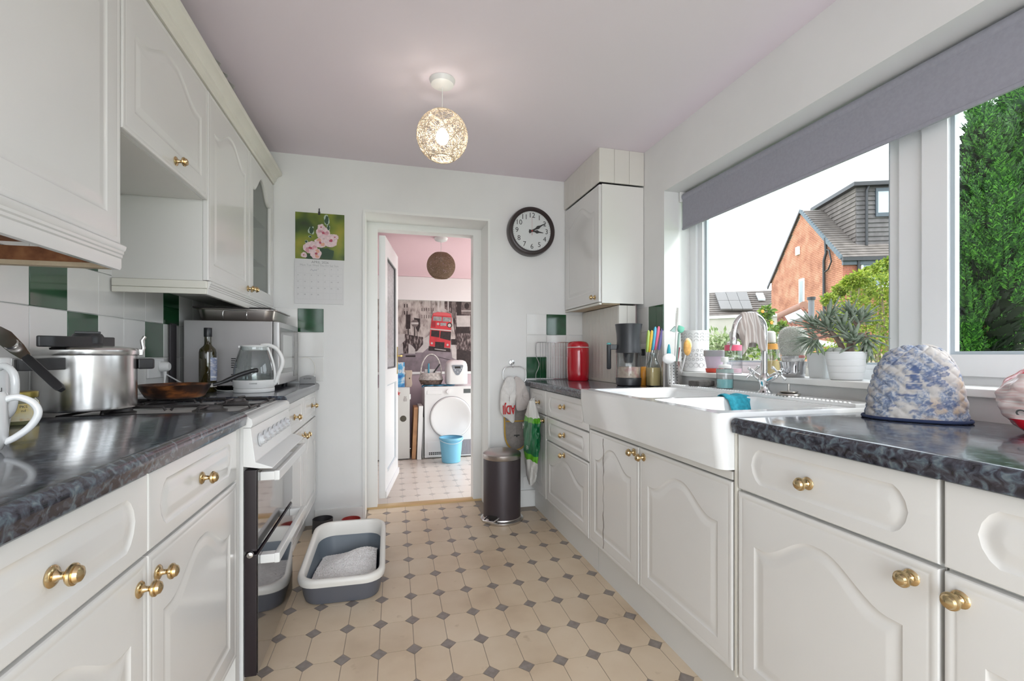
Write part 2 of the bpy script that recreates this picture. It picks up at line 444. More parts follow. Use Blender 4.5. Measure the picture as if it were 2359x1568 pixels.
# ---- doorway lining, threshold, skirting
o = MB()
o.box(DX0, -.082, 3.40, 3.50, .0, DZ); o.box(.606, DX1, 3.40, 3.50, .0, DZ); o.box(-.082, .606, 3.40, 3.50, 1.983, DZ)
struct(mk(o, 'trim_2', trim_m))['label'] = 'white painted door lining'
o = MB(); o.box(DX0 - .012, DX0 + .004, YB - .012, 3.40, 0, DZ + .012); o.box(DX1 - .004, DX1 + .012, YB - .012, 3.40, 0, DZ + .012); o.box(DX0 + .004, DX1 - .004, YB - .012, 3.40, DZ - .004, DZ + .012)
struct(mk(o, 'trim_3', trim_m))['label'] = 'white plastered reveal edge of doorway'
gold_m = pm('gold_threshold', (.62, .45, .23), .35, .6)
o = MB().prism([(3.385, 0), (3.392, .009), (3.41, .013), (3.452, .013), (3.465, .0)], DX0, DX1, Matrix(((0, 0, 1, 0), (1, 0, 0, 0), (0, 1, 0, 0), (0, 0, 0, 1))))
struct(mk(o, 'trim_4', gold_m))['label'] = 'gold metal threshold strip in doorway'
struct(mk(MB().box(-.082, .606, 3.466, 3.52, -.13, -.012), 'trim_5', pm('dark_step', (.05, .035, .035), .7)))['label'] = 'dark step riser below threshold'
o = MB().box(-.46, DX0 - .012, YB - .014, YB, 0, .10)
struct(mk(o, 'baseboard_back', trim_m, bevel=.004))
o = MB().box(DX1 + .012, 1.02, YB - .014, YB, 0, .12)
struct(mk(o, 'baseboard_back_right', trim_m, bevel=.004))
# ---- window
win = bpy.data.objects.new('window_1', None); COL.objects.link(win); win.location = (1.75, 1.34, WZ0); ORG[win.name] = win.location.copy(); struct(win)
win['label'] = 'white plastic framed kitchen window with grey gaskets'
def ring(m, x0, x1, y0, y1, z0, z1, w, wb=None, wt=None):
    wb = wb or w; wt = wt or w
    m.box(x0, x1, y0, y0 + w, z0, z1); m.box(x0, x1, y1 - w, y1, z0, z1); m.box(x0, x1, y0 + w, y1 - w, z0, z0 + wb); m.box(x0, x1, y0 + w, y1 - w, z1 - wt, z1)
m = MB(); ring(m, 1.72, 1.79, WY0, WY1, WZ0, WZ1, .058, .036, .05)
mk(m, 'frame', upvc_m, win)
mk(MB().box(1.718, 1.79, 1.128, 1.206, WZ0 + .036, WZ1 - .05), 'mullion', upvc_m, win, bevel=.004)
gasket_m = pm('blue_grey_gasket', (.46, .52, .56), .35)
def glazing(y0, y1, z0, z1, nm):
    m = MB(); ring(m, 1.735, 1.778, y0, y1, z0, z1, .040, .018, .03); fr = mk(m, 'glazing_bead', upvc_m, win)
    m = MB(); ring(m, 1.752, 1.768, y0 + .040, y1 - .040, z0 + .018, z1 - .03, .016, .008, .01); mk(m, 'gasket', gasket_m, fr)
    mk(MB().box(1.758, 1.762, y0 + .045, y1 - .045, z0 + .02, z1 - .035), 'pane', glass_m, fr)
glazing(1.206, WY1 - .058, WZ0 + .036, WZ1 - .05, 'fixed')
m = MB(); ring(m, 1.702, 1.744, WY0 + .062, 1.122, WZ0 + .026, WZ1 - .054, .072, .066, .07)
cs = mk(m, 'casement', upvc_m, win)
m = MB(); ring(m, 1.716, 1.736, WY0 + .134, 1.05, WZ0 + .092, WZ1 - .124, .012, .010, .012); mk(m, 'gasket', gasket_m, cs)
mk(MB().box(1.728, 1.731, WY0 + .14, 1.044, WZ0 + .096, WZ1 - .13), 'pane', glass_m, cs)
m = MB().box(1.60, 1.705, WY0 + .3, WY0 + .31, WZ0 + .05, WZ0 + .06)
h_ = MB().box(1.682, 1.702, .52, .545, 1.20, 1.33); mk(h_, 'handle', whitep_m, cs, bevel=.004)
# ---- roller blind
bl = thing('roller_blind', 'grey fabric roller blind rolled most of the way up the window', 'blind', (1.655, 1.34, 1.83))
blind_m = pm('grey_blind_fabric', (.335, .335, .385), .8, noise=(90, .05), bump=(400, .1, .0005))
mk(MB().box(1.659, 1.661, WY0 + .03, WY1 - .02, 1.828, 2.02), 'fabric', blind_m, bl)
mk(MB().box(1.654, 1.666, WY0 + .03, WY1 - .02, 1.818, 1.832), 'bottom_bar', blind_m, bl, bevel=.003)
mk(MB().tube([(1.672, WY0 + .03, 2.012), (1.672, WY1 - .022, 2.012)], .021, 16), 'roller', blind_m, bl, smooth=40)
for yy in (WY1 - .018, WY0 + .01):
    mk(MB().box(1.645, 1.70, yy, yy + .010, 1.985, WZ1), 'bracket', whitep_m, bl, bevel=.003)
# ================================================================== cabinets
def MF(face, x, y, z):
    """matrix that stands a front panel (x across, y up, z outwards) on a face"""
    R = {'L': Matrix(((0, 0, 1), (1, 0, 0), (0, 1, 0))), 'R': Matrix(((0, 0, -1), (-1, 0, 0), (0, 1, 0))), 'B': Matrix(((1, 0, 0), (0, 0, -1), (0, 1, 0)))}[face]
    return TR(x, y, z) @ R.to_4x4()
def contour(w, h, mx, my, arch, style, n=26):
    """panel outline, in four runs so that loops of different margin match up"""
    x0, x1, y0, y1 = mx, w - mx, my, h - my
    P = []
    def lerp(a, b, t): return a + (b - a) * t
    if style == 'drawer':
        c = min((y1 - y0) * .30, .05)
        prof = [(0, c), (.10, c * .55), (.28, c * .18), (.5, 0), (.72, c * .18), (.9, c * .55), (1, c)]
        def side(t):
            for (a, ca), (b, cb) in zip(prof, prof[1:]):
                if a <= t <= b: return lerp(ca, cb, (t - a) / (b - a))
            return c
        for i in range(n): P.append((lerp(x0 + c, x1 - c, i / n), y0))
        for i in range(n): P.append((x1 - side(i / n), lerp(y0, y1, i / n)))
        for i in range(n): P.append((lerp(x1 - c, x0 + c, i / n), y1))
        for i in range(n): P.append((x0 + side(1 - i / n), lerp(y1, y0, i / n)))
    else:
        ah = arch if style == 'arch' else 0
        def S(t):
            t = min(t, 1 - t); t = (t - .07) / .40; t = max(0, min(1, t)); return t * t * (3 - 2 * t)
        for i in range(n): P.append((lerp(x0, x1, i / n), y0))
        for i in range(n): P.append((x1, lerp(y0, y1 - ah, i / n)))
        for i in range(n): t = i / n; P.append((lerp(x1, x0, t), y1 - ah + ah * S(t)))
        for i in range(n): P.append((x0, lerp(y1 - ah, y0, i / n)))
    return P
def outer(w, h, d, n=26):
    P = []
    for i in range(n): P.append((d + (w - 2 * d) * i / n, d))
    for i in range(n): P.append((w - d, d + (h - 2 * d) * i / n))
    for i in range(n): P.append((w - d - (w - 2 * d) * i / n, h - d))
    for i in range(n): P.append((d, h - d - (h - 2 * d) * i / n))
    return P
def front_panel(w, h, M, style='arch', t=.019, mx=.062, my=.07, arch=.075, hole=False):
    L = [(outer(w, h, 0), 0), (outer(w, h, 0), t - .004), (outer(w, h, .0015), t - .001), (outer(w, h, .005), t)]
    L += [(outer(w, h, .011), t), (outer(w, h, .014), t - .0012), (outer(w, h, .018), t - .0012), (outer(w, h, .021), t)] if style != 'drawer' else []
    if not hole:
        for d, z in ((0, t), (.004, t - .0022), (.010, t - .0032), (.016, t - .0024), (.030, t - .0007), (.034, t - .0005)):
            L.append((contour(w, h, mx + d, my + d, arch, style), z))
    else:
        for d, z in ((0, t), (.006, t - .004), (.008, 0)): L.append((contour(w, h, mx + d, my + d, arch, style), z))
    m = MB(); N = len(L[0][0])
    vs = [(p[0], p[1], z) for P, z in L for p in P]; fs = []
    for j in range(len(L) - 1):
        for i in range(N):
            i2 = (i + 1) % N; fs.append((j * N + i, j * N + i2, (j + 1) * N + i2, (j + 1) * N + i))
    if hole:
        j = len(L) - 1
        for i in range(N):
            i2 = (i + 1) % N; fs.append((j * N + i, j * N + i2, i2, i))
    else:
        fs.append(tuple((len(L) - 1) * N + i for i in range(N))); fs.append(tuple(range(N - 1, -1, -1)))
    m.add(vs, fs, M); return m
knob_me = mesh(MB().lathe([(.0001, 0), (.0145, 0), (.0155, .002), (.0135, .0045), (.0085, .006), (.0055, .010), (.0050, .016), (.0075, .0195), (.0135, .0215), (.0155, .0245), (.0150, .0275), (.0120, .0285), (.0125, .030), (.0105, .0345), (.006, .037), (.0001, .038)], 24, None, False, False), 'knob', smooth=35)
knob_me.materials.append(brass_m)
KROT = {'L': (0, PI / 2, 0), 'R': (0, -PI / 2, 0), 'B': (PI / 2, 0, 0)}
def knob(par, face, x, y, z, s=1): return inst(knob_me, 'knob', par, (x, y, z), KROT[face], scale=(s, s, s) if s != 1 else None)
def panel_on(cab, name, face, X, ya, yb, z0, z1, style, knobs, g=.002, **k):
    """front between Y=ya..yb, z0..z1 on plane X; knobs (Y, z)"""
    ya, yb = min(ya, yb) + g, max(ya, yb) - g
    M = MF(face, X, ya if face == 'L' else yb, z0 + g)
    ob = mk(front_panel(yb - ya, z1 - z0 - 2 * g, M, style, **k), name, gloss_m, cab, smooth=24)
    s = .019 if face == 'L' else -.019
    for (yy, zz) in knobs: knob(ob, face, X + s, yy, zz)
    return ob
# ---- base cabinets, left run (fronts towards +X)
FXL = -.469   # back plane of left fronts, face at -.45
def base_left(label, Y0, Y1, split, ktop, kdoor, drawer_z=(.706, .862)):
    c = thing('base_cabinet', label, 'cabinet', ((FXL - .28), (Y0 + Y1) / 2, 0), group='white base cabinets')
    mk(MB().box(XL + .02, FXL - .001, Y0 + .001, Y1 - .001, .15, .868), 'carcass', carc_m, c)
    mk(MB().box(XL + .04, -.515, Y0 + .001, Y1 - .001, 0, .15), 'plinth', carc_m, c)
    ed = [Y0] + split + [Y1]
    for i in range(len(ed) - 1):
        panel_on(c, 'drawer', 'L', FXL, ed[i], ed[i + 1], *drawer_z, 'drawer', [(ktop[i], .784)], mx=.045, my=.028)
        panel_on(c, 'door', 'L', FXL, ed[i], ed[i + 1], .168, drawer_z[0] - .004, 'arch', [(kdoor[i], .652)], mx=.06, my=.06)
    return c
base_left('white double base cabinet with brass knobs beside the cooker, nearest on the left', .50, 1.575, [1.04], [.775, 1.30], [1.006, 1.076])
base_left('narrow white double base cabinet under the microwave, between cooker and back wall', 2.205, 3.155, [2.70], [2.45, 2.98], [2.668, 2.735])
mk_f = mk(MB().box(XL + .02, -.455, 1.577, 1.615, .0, .866), 'end_panel', carc_m); tag(mk_f, 'white end panel between left cabinet and cooker', 'panel')
def worktop(name, label, x0, x1, y0, y1, z=.91, t=.042, front='+'):
    # rolled front edge
    fx = x1 if front == '+' else x0; bx = x0 if front == '+' else x1
    sg = 1 if front == '+' else -1
    r = .018; prof = [(bx, z - t), (fx - sg * .004, z - t)]
    for i in range(7):
        a = -PI / 6 + (PI / 2 + PI / 6) * i / 6
        prof.append((fx - sg * r + sg * r * math.cos(a), z - r + r * math.sin(a)))
    prof.append((bx, z))
    M = Matrix(((1, 0, 0, 0), (0, 0, 1, 0), (0, 1, 0, 0), (0, 0, 0, 1)))
    ob = mk(MB().prism(prof, y0, y1, M), name, worktop_m, smooth=50)
    tag(ob, label, 'worktop', 'dark slate worktops'); return ob
worktop('worktop', 'dark slate-look worktop carrying the mugs, nearest on the left', XL + .007, -.432, YR + .1, 1.614)
worktop('worktop', 'dark slate-look worktop under the microwave and kettle', XL + .007, -.432, 2.195, YB - .007)
# ---- base cabinets, right run (fronts towards -X)
FXR = .979    # back plane of right fronts, face at .96
def base_right(label, Y0, Y1, fronts, top=.868, plinth=True):
    c = thing('base_cabinet', label, 'cabinet', (FXR + .28, (Y0 + Y1) / 2, 0), group='white base cabinets')
    mk(MB().box(FXR + .001, XR - .006, Y0 + .001, Y1 - .001, .16, top), 'carcass', carc_m, c)
    if plinth: mk(MB().box(1.012, XR - .02, Y0 + .001, Y1 - .001, 0, .16), 'plinth', carc_m, c)
    for nm, z0, z1, ya, yb, st, kn in fronts:
        panel_on(c, nm, 'R', FXR, ya, yb, z0, z1, st, kn, mx=.05 if st == 'drawer' else .06, my=.03 if st == 'drawer' else .06)
    return c
base_right('white base cabinet with drawer over door below the tea cosy', .604, 1.108, [('drawer', .707, .866, .604, 1.104, 'drawer', [(.874, .784)]), ('door', .17, .703, .604, 1.104, 'arch', [(.650, .666)])])
base_right('white base cabinet with drawer over door at the near right edge', .09, .602, [('drawer', .707, .866, .09, .600, 'drawer', [(.345, .784)]), ('door', .17, .703, .09, .600, 'arch', [(.572, .664)])])
skc = base_right('white double sink cabinet with cracked left door under the ceramic sink', 1.124, 2.116, [('door', .17, .722, 1.124, 1.638, 'arch', [(1.604, .689)]), ('door', .17, .722, 1.642, 2.114, 'arch', [(1.676, .694)])], top=.725)
mk(MB().box(.962, .977, 1.126, 2.11, .725, .750), 'top_rail', carc_m, skc, bevel=.002)
tag(mk(MB().box(.962, FXR + .02, 1.1085, 1.1165, .165, .866), 'filler_strip', cream_m), 'narrow cream filler strip between sink and near right cabinet', 'panel')
# crack in the left sink door
ck = MB(); ck.tube([(.9598, 1.955 + .004 * math.sin(i * 1.9), .70 - i * .0255) for i in range(21)], [.0013 if i < 7 or i > 13 else .0005 for i in range(21)], 4)
mk(ck, 'crack', pm('brown_crack', (.07, .045, .035), .8), [c for c in skc.children if c.name.startswith('door')][-1], label='thin dark crack down the cracked door')
base_right('white base cabinet with two drawers over a door beside the sink', 2.118, 2.765, [('drawer', .704, .862, 2.12, 2.763, 'drawer', [(2.45, .793)]), ('drawer', .554, .70, 2.12, 2.763, 'drawer', [(2.45, .632)]), ('door', .17, .55, 2.12, 2.763, 'arch', [(2.45, .518)])])
base_right('narrow white corner base cabinet that the green plastic bag hangs on', 2.767, 3.15, [('drawer', .704, .862, 2.769, 3.12, 'drawer', [(2.90, .775)]), ('door', .17, .70, 2.769, 3.12, 'arch', [(2.81, .665)])])
worktop('worktop', 'dark slate-look worktop carrying the tea cosy, nearest on the right', .94, XR - .004, YR + .1, 1.106, front='-')
worktop('worktop', 'dark slate-look worktop carrying the red bread bin in the far right corner', .94, XR - .007, 2.118, YB - .007, front='-')
# ---- double ceramic sink
sk = thing('ceramic_sink', 'white double-bowl ceramic sink with a deep rounded front', 'sink', (1.21, 1.62, .755))
SX0, SX1, SY0, SY1, SZ = .905, 1.512, 1.118, 2.112, .922
def bowl(m, x0, x1, y0, y1, zt, zb, r=.045):
    P = []
    for ins, z in ((0, zt), (.004, zt - .004), (.010, zt - .02), (.016, zb + .04), (.03, zb + .012), (.06, zb)):
        P.append([(p[0], p[1], z) for p in rrect(x1 - x0 - 2 * ins, y1 - y0 - 2 * ins, max(.02, r - ins * .3), 6, (x0 + x1) / 2, (y0 + y1) / 2)])
    m.grid(P, True); n = len(P[0]); k = len(m.v) - n
    m.f.append(tuple(range(k, k + n)))
bx0, bx1 = SX0 + .045, 1.405
BY = [(SY0 + .05, 1.545), (1.585, SY1 - .045)]
m = MB()
# outer shell
ring_ = rrect(SX1 - SX0, SY1 - SY0, .03, 5, (SX0 + SX1) / 2, (SY0 + SY1) / 2)
rim_o = [[(p[0] + (.016 if z < .87 else 0) * (1 if p[0] < 1.2 else 0), p[1], z) for p in ring_] for z in (.757, .87, .895, .905, SZ - .004)]
rim_o.append([((p[0] - 1.2) * .994 + 1.2, (p[1] - 1.615) * .996 + 1.615, SZ) for p in ring_])
m.grid(rim_o, True); m.f.append(tuple(range(len(ring_) - 1, -1, -1)))
mk(m, 'basin_shell', cer_m, sk, smooth=50)
m = MB()
for y0, y1 in BY: bowl(m, bx0, bx1, y0, y1, SZ, .772)
# top surface: strips around the two bowls with rounded corners approximated by fans
def topface(m, x0, x1, y0, y1, hole, z):
    """rectangle with a rounded hole"""
    hp = rrect(hole[1] - hole[0], hole[3] - hole[2], .045, 6, (hole[0] + hole[1]) / 2, (hole[2] + hole[3]) / 2)
    cx, cy = (x0 + x1) / 2, (y0 + y1) / 2; op = []
    n = len(hp); q = n // 4; cor = [(x1, y1), (x0, y1), (x0, y0), (x1, y0)]
    for k in range(4):
        for i in range(q): op.append(cor[k])
    for i in range(n):
        i2 = (i + 1) % n; o = len(m.v)
        m.v += [(hp[i][0], hp[i][1], z), (hp[i2][0], hp[i2][1], z), (op[i2][0], op[i2][1], z), (op[i][0], op[i][1], z)]
        m.f.append((o, o + 1, o + 2, o + 3) if op[i] != op[i2] else (o, o + 1, o + 2))
topface(m, SX0 + .003, bx1 + .012, SY0 + .002, 1.565, (bx0, bx1, *BY[0]), SZ)
topface(m, SX0 + .003, bx1 + .012, 1.565, SY1 - .002, (bx0, bx1, *BY[1]), SZ)
mk(m, 'bowls', cer_m, sk, smooth=35)
mk(MB().box(bx1 + .012, SX1, SY0 + .002, SY1 - .002, .88, .935), 'tap_ledge', cer_m, sk, bevel=.006)
rb = MB()
for i in range(62):
    y = SY0 + .03 + i * .0152
    rb.sphere((bx1 + .020, y, .9345), .0075, 8, 5, (1.1, .62, .5))
mk(rb, 'beaded_ridge', cer_m, sk, smooth=60)
for y0, y1 in BY:
    mk(MB().lathe([(.001, .7735), (.034, .7735), (.036, .775), (.040, .7745)], 24, TR((bx0 + bx1) / 2, (y0 + y1) / 2, 0), False, False), 'waste', chrome_m, sk, smooth=40)
# ================================================================== wall cabinets, left
WX = -.719    # back plane of doors, face -.70
def wall_cab(label, Y0, Y1, z0, z1, doors, extra=True):
    c = thing('wall_cabinet', label, 'cabinet', (-.87, (Y0 + Y1) / 2, z0), group='white wall cabinets')
    if extra: mk(MB().box(XL + .002, WX - .001, Y0 + .001, Y1 - .001, z0, z1), 'carcass', carc_m, c)
    for ya, yb, kn, st in doors:
        panel_on(c, 'door', 'L', WX, ya, yb, z0, z1 - .005, st, kn, mx=.062, my=.07)
    return c
ZW0, ZW1 = 1.385, 2.155
c1 = wall_cab('large white wall cabinet with moulded pelmet, nearest on the left', .90, 1.474, ZW0, ZW1, [(.90, 1.474, [(.95, 1.44)], 'arch')])
def pelmet(m, x1, y0, y1, z0, z1, ret=None):
    h = z1 - z0
    pr = [(x1 - .018, z0), (x1 - .003, z0), (x1, z0 + .006), (x1, z0 + h * .45), (x1 + .003, z0 + h * .5), (x1 + .003, z0 + h * .6), (x1 + .006, z0 + h * .65), (x1 + .006, z0 + h * .75), (x1 + .010, z0 + h * .82), (x1 + .012, z1 - .003), (x1 + .010, z1), (x1 - .018, z1)]
    M = Matrix(((1, 0, 0, 0), (0, 0, 1, 0), (0, 1, 0, 0), (0, 0, 0, 1)))
    m.prism(pr, y0, y1, M)
m = MB(); pelmet(m, -.70, .90, 1.474, 1.318, 1.383); mk(m, 'pelmet', gloss_m, c1, smooth=30)
mk(MB().box(XL + .03, -.722, .91, 1.40, 1.366, 1.384), 'underside', wood_m, c1)
mk(MB().box(XL + .008, -.722, 1.450, 1.472, 1.330, 1.366), 'end_batten', wood_m, c1)
mk(MB().box(XL + .008, -.722, 1.446, 1.472, 1.318, 1.3295), 'batten_edge', palew_m, c1)
c2 = wall_cab('short white wall cabinet above the open hood space over the cooker', 1.477, 2.088, 1.705, ZW1, [(1.478, 2.087, [(1.80, 1.745)], 'arch')])
c3 = wall_cab('white wall cabinet with plain panelled door between hood space and glazed cabinet', 2.091, 2.655, ZW0, ZW1, [(2.091, 2.655, [(2.622, 1.428)], 'arch')])
m = MB(); pelmet(m, -.70, 2.091, 2.655, 1.330, 1.383); mk(m, 'pelmet', gloss_m, c3, smooth=30)
mk(MB().box(XL + .01, -.703, 2.079, 2.091, 1.330, 1.352), 'side_pelmet', cream_m, c3, bevel=.003)
mk(MB().box(XL + .01, -.700, 2.076, 2.091, 1.352, 1.383), 'side_pelmet', cream_m, c3, bevel=.005)
# glazed cabinet: an open box behind a glass door
c4 = thing('wall_cabinet', 'white wall cabinet with arched glass door next to the calendar', 'cabinet', (-.87, 2.9, ZW0), group='white wall cabinets')
Y0, Y1 = 2.657, 3.162
m = MB(); m.box(XL + .002, XL + .012, Y0, Y1, ZW0, ZW1); m.box(XL + .012, WX - .001, Y0, Y0 + .016, ZW0, ZW1); m.box(XL + .012, WX - .001, Y1 - .016, Y1, ZW0, ZW1)
m.box(XL + .012, WX - .001, Y0 + .016, Y1 - .016, ZW0, ZW0 + .018); m.box(XL + .012, WX - .001, Y0 + .016, Y1 - .016, ZW1 - .018, ZW1)
mk(m, 'carcass', pm('cabinet_inside', (.60, .60, .56), .5), c4)
d4 = mk(front_panel(Y1 - Y0 - .004, ZW1 - .005 - ZW0 - .004, MF('L', WX, Y0 + .002, ZW0 + .002), 'arch', hole=True, mx=.062, my=.062, arch=.10), 'door', gloss_m, c4, smooth=24)
mk(MB().box(WX + .003, WX + .006, Y0 + .05, Y1 - .05, ZW0 + .05, ZW1 - .05), 'pane', cabglass_m, d4)
knob(d4, 'L', -.70, 2.690, 1.432)
for z in (1.63, 1.87): mk(MB().box(XL + .014, -.745, Y0 + .018, Y1 - .018, z, z + .006), 'shelf', glass('shelf_glass_%d' % int(z * 100), (.72, .80, .76), 1.2), c4)
m = MB(); pelmet(m, -.70, 2.657, 3.162, 1.330, 1.383); mk(m, 'pelmet', gloss_m, c4, smooth=30)
# things inside the glazed cabinet
gob = MB().lathe([(.0001, 0), (.03, 0), (.031, .003), (.004, .008), (.004, .07), (.018, .085), (.036, .12), (.036, .16), (.032, .19), (.031, .19), (.034, .16), (.034, .121), (.016, .087), (.0001, .08)], 20, None, False, False)
gme = mesh(gob, 'wine_glass', smooth=40); gme.materials.append(vessel_m)
for i, (x, y, z, lab) in enumerate([(-.80, 2.76, 1.636, 'stemmed wine glass, nearer of two on middle shelf in glazed cabinet'), (-.80, 2.93, 1.636, 'stemmed wine glass, farther of two on middle shelf in glazed cabinet'), (-.82, 2.80, 1.404, 'stemmed wine glass at the bottom of the glazed cabinet')]):
    g = inst(gme, 'wine_glass', None, (x, y, z)); tag(g, lab, 'glass', 'wine glasses in the glazed cabinet')
b = MB().lathe([(.0001, 0), (.04, 0), (.07, .03), (.078, .07), (.076, .07), (.066, .033), (.0001, .008)], 24, TR(-.83, 3.0, 1.404), False, False)
tag(mk(b, 'bowl', pm('pale_stoneware', (.55, .50, .45), .4), smooth=40), 'pale stoneware bowl at the bottom of the glazed cabinet', 'bowl')
# ---- cornice along the top of the wall cabinets
m = MB(); x = -.70
pr = [(x - .03, ZW1 - .002), (x + .004, ZW1 - .002), (x + .006, ZW1 + .012), (x + .016, ZW1 + .02), (x + .018, ZW1 + .034), (x + .030, ZW1 + .048), (x + .046, ZW1 + .056), (x + .050, ZW1 + .066), (x + .050, ZW1 + .074), (x - .03, ZW1 + .074)]
m.prism(pr, .90, 3.165, Matrix(((1, 0, 0, 0), (0, 0, 1, 0), (0, 1, 0, 0), (0, 0, 0, 1))))
tag(mk(m, 'cornice', cream_m, smooth=28), 'cream moulded cornice along the top of the left wall cabinets', 'cornice')
# crumpled white bag lying on top
random.seed(3); P = []
for j in range(7):
    row = []
    for i in range(10):
        t = i / 9; s_ = j / 6
        row.append((-.92 + .262 * s_ + .02 * math.sin(i * 2.1), 2.02 + .26 * t + .012 * math.sin(j * 3 + i), 2.229 + .044 * math.sin(PI * min(1, s_ * .9)) * (.6 + .4 * math.sin(t * PI)) + .008 * random.random() + (-.004 if j == 6 else 0)))
    P.append(row)
P2 = [[(p[0], p[1], p[2] - .006) for p in r] for r in P]
m = MB(); m.grid(P); m.grid([r[::-1] for r in P2]); tag(mk(m, 'paper_bag', pm('white_paper', (.80, .80, .78), .7), smooth=60), 'crumpled white paper bag poking over the cornice', 'bag')
# ================================================================== boiler cupboard, right
bc = thing('wall_cabinet', 'tall white boiler wall cabinet in the far right corner', 'cabinet', (1.4, 2.88, 1.41))
mk(MB().box(1.266, XR - .003, 2.594, YB - .003, 1.412, 2.142), 'carcass', carc_m, bc)
bd = mk(front_panel(YB - .006 - 2.598, .722, MF('R', 1.264, YB - .006, 1.416), 'arch', mx=.062, my=.07), 'door', gloss_m, bc, smooth=24)
knob(bd, 'R', 1.245, 2.655, 1.448)
mk(MB().box(1.262, XR - .003, 2.588, 2.5935, 1.408, 2.140), 'side_panel', pm('white_side_panel', (.79, .775, .74), .4), bc)
mk(MB().box(1.245, 1.262, 2.592, YB - .01, 1.398, 1.410), 'light_rail', cream_m, bc, bevel=.002)
mk(MB().box(1.28, 1.40, 2.62, YB - .02, 1.403, 1.411), 'underside', palew_m, bc)
# boxing above, in upright boards
bx = thing('boxing_panel', 'cream boarded boxing between boiler cabinet and ceiling', 'panelling', (1.4, 2.88, 2.145))
def boards_R(par, X, ya, yb, z0, z1, n, t=.010):
    wd = (yb - ya) / n
    me = mesh(MB().box(-t, 0, .0008, wd - .0008, 0, z1 - z0), 'board', bevel=.0012, seg=1); me.materials.append(board_m)
    for i in range(n): inst(me, 'board', par, (X, ya + i * wd, z0))
def boards_B(par, Y, xa, xb, z0, z1, n, t=.010):
    wd = (xb - xa) / n
    me = mesh(MB().box(.0008, wd - .0008, -t, 0, 0, z1 - z0), 'board', bevel=.0012, seg=1); me.materials.append(board_m)
    for i in range(n): inst(me, 'board', par, (xa + i * wd, Y, z0))
boards_R(bx, 1.250, 2.592, YB - .003, 2.150, ZT - .001, 6)
boards_B(bx, 2.592, 1.240, XR - .002, 2.150, ZT - .001, 3)
# pipe boxing below, down to the worktop
bx = thing('pipe_boxing', 'cream boarded pipe boxing below the boiler cabinet, standing on the worktop', 'panelling', (1.47, 2.9, .911))
boards_R(bx, 1.392, 2.612, YB - .008, .911, 1.398, 11)
boards_B(bx, 2.612, 1.383, 1.50, .911, 1.398, 2)
mk(MB().box(1.372, 1.382, 2.60, YB - .008, .911, .926), 'bottom_bead', cream_m, bx, bevel=.002)
tag(mk(MB().tube([(1.525, 2.65, .912), (1.525, 2.65, 1.11), (1.522, 2.648, 1.13), (1.522, 2.648, 1.41)], .011, 10), 'pipe', pm('painted_pipe', (.36, .29, .28), .5), smooth=40), 'thin painted pipe behind the boarded boxing', 'pipe')
# ================================================================== cooker
ovg_m = pm('black_oven_glass', (.012, .011, .012), .035, coat=1, spec=.8)
ck = thing('gas_cooker', 'white freestanding gas cooker with black glass double oven doors', 'cooker', (-.72, 1.895, 0))
KY0, KY1 = 1.622, 2.186
def xz_prism(m, prof, y0, y1): return m.prism(prof, y0, y1, Matrix(((1, 0, 0, 0), (0, 0, 1, 0), (0, 1, 0, 0), (0, 0, 0, 1))))
enam_m = pm('white_enamel', (.78, .78, .77), .22, coat=.3)
mk(MB().box(-.985, -.447, KY0 + .004, KY1 - .004, .05, .858), 'body', enam_m, ck)
for yy in (KY0 + .05, KY1 - .05):
    for xx in (-.95, -.48): mk(MB().lathe([(.018, 0), (.018, .05)], 12, TR(xx, yy, 0)), 'foot', black_m, ck)
m = MB(); xz_prism(m, [(-.985, .858), (-.424, .858), (-.419, .868), (-.422, .884), (-.432, .892), (-.45, .893), (-.985, .893)], KY0, KY1); mk(m, 'hob_top', enam_m, ck, smooth=40)
mk(MB().box(-.965, -.462, KY0 + .03, KY1 - .03, .8935, .8955), 'hob_well', enam_m, ck)
m = MB(); xz_prism(m, [(-.447, .857), (-.4245, .857), (-.4115, .748), (-.385, .738), (-.362, .729), (-.362, .725), (-.40, .727), (-.447, .735)], KY0, KY1); cpn = mk(m, 'control_panel', enam_m, ck, bevel=.002)
kn = mesh(MB().lathe([(.0001, 0), (.021, 0), (.023, .003), (.022, .006), (.0165, .008), (.015, .024), (.0001, .026)], 20, None, False, False).box(-.004, .004, -.0155, .0155, .008, .030), 'control_knob', smooth=40); kn.materials.append(pm('pale_grey_plastic', (.62, .63, .65), .35))
for i in range(7):
    yy = 1.70 + i * .066; inst(kn, 'control_knob', cpn, (-.4175, yy, .806), (0, PI / 2 - .12, 0), scale=(1, 1, .62))
tick = MB()
mk(MB().box(-.4235, -.4225, 2.145, 2.16, .836, .842), 'spark_button', grey_m, cpn)
for nm, z0, z1 in (('upper_oven_door', .462, .722), ('lower_oven_door', .065, .452)):
    dr = mk(MB().box(-.445, -.409, KY0 + .006, KY1 - .006, z0, z1), nm, pm('black_door_edge', (.018, .012, .016), .3), ck, bevel=.003)
    mk(MB().box(-.409, -.4065, KY0 + .012, KY1 - .012, z0 + .004, z1 - .004), 'glass_front', ovg_m, dr, bevel=.0008)
    hz = z1 - .045
    m = MB(); m.box(-.366, -.348, KY0 + .035, KY1 - .035, hz, hz + .033); mk(m, 'handle', enam_m, dr, bevel=.004)
    for yy in (KY0 + .035, KY1 - .067): mk(MB().box(-.407, -.364, yy, yy + .032, hz + .002, hz + .031), 'handle_bracket', enam_m, dr, bevel=.003)
mk(MB().lathe([(.0001, 0), (.009, 0), (.009, .012), (.0001, .014)], 12, TR(-.425, KY0 + .003, .457) @ RX(PI / 2), False, False), 'door_hinge', steel_m, ck)
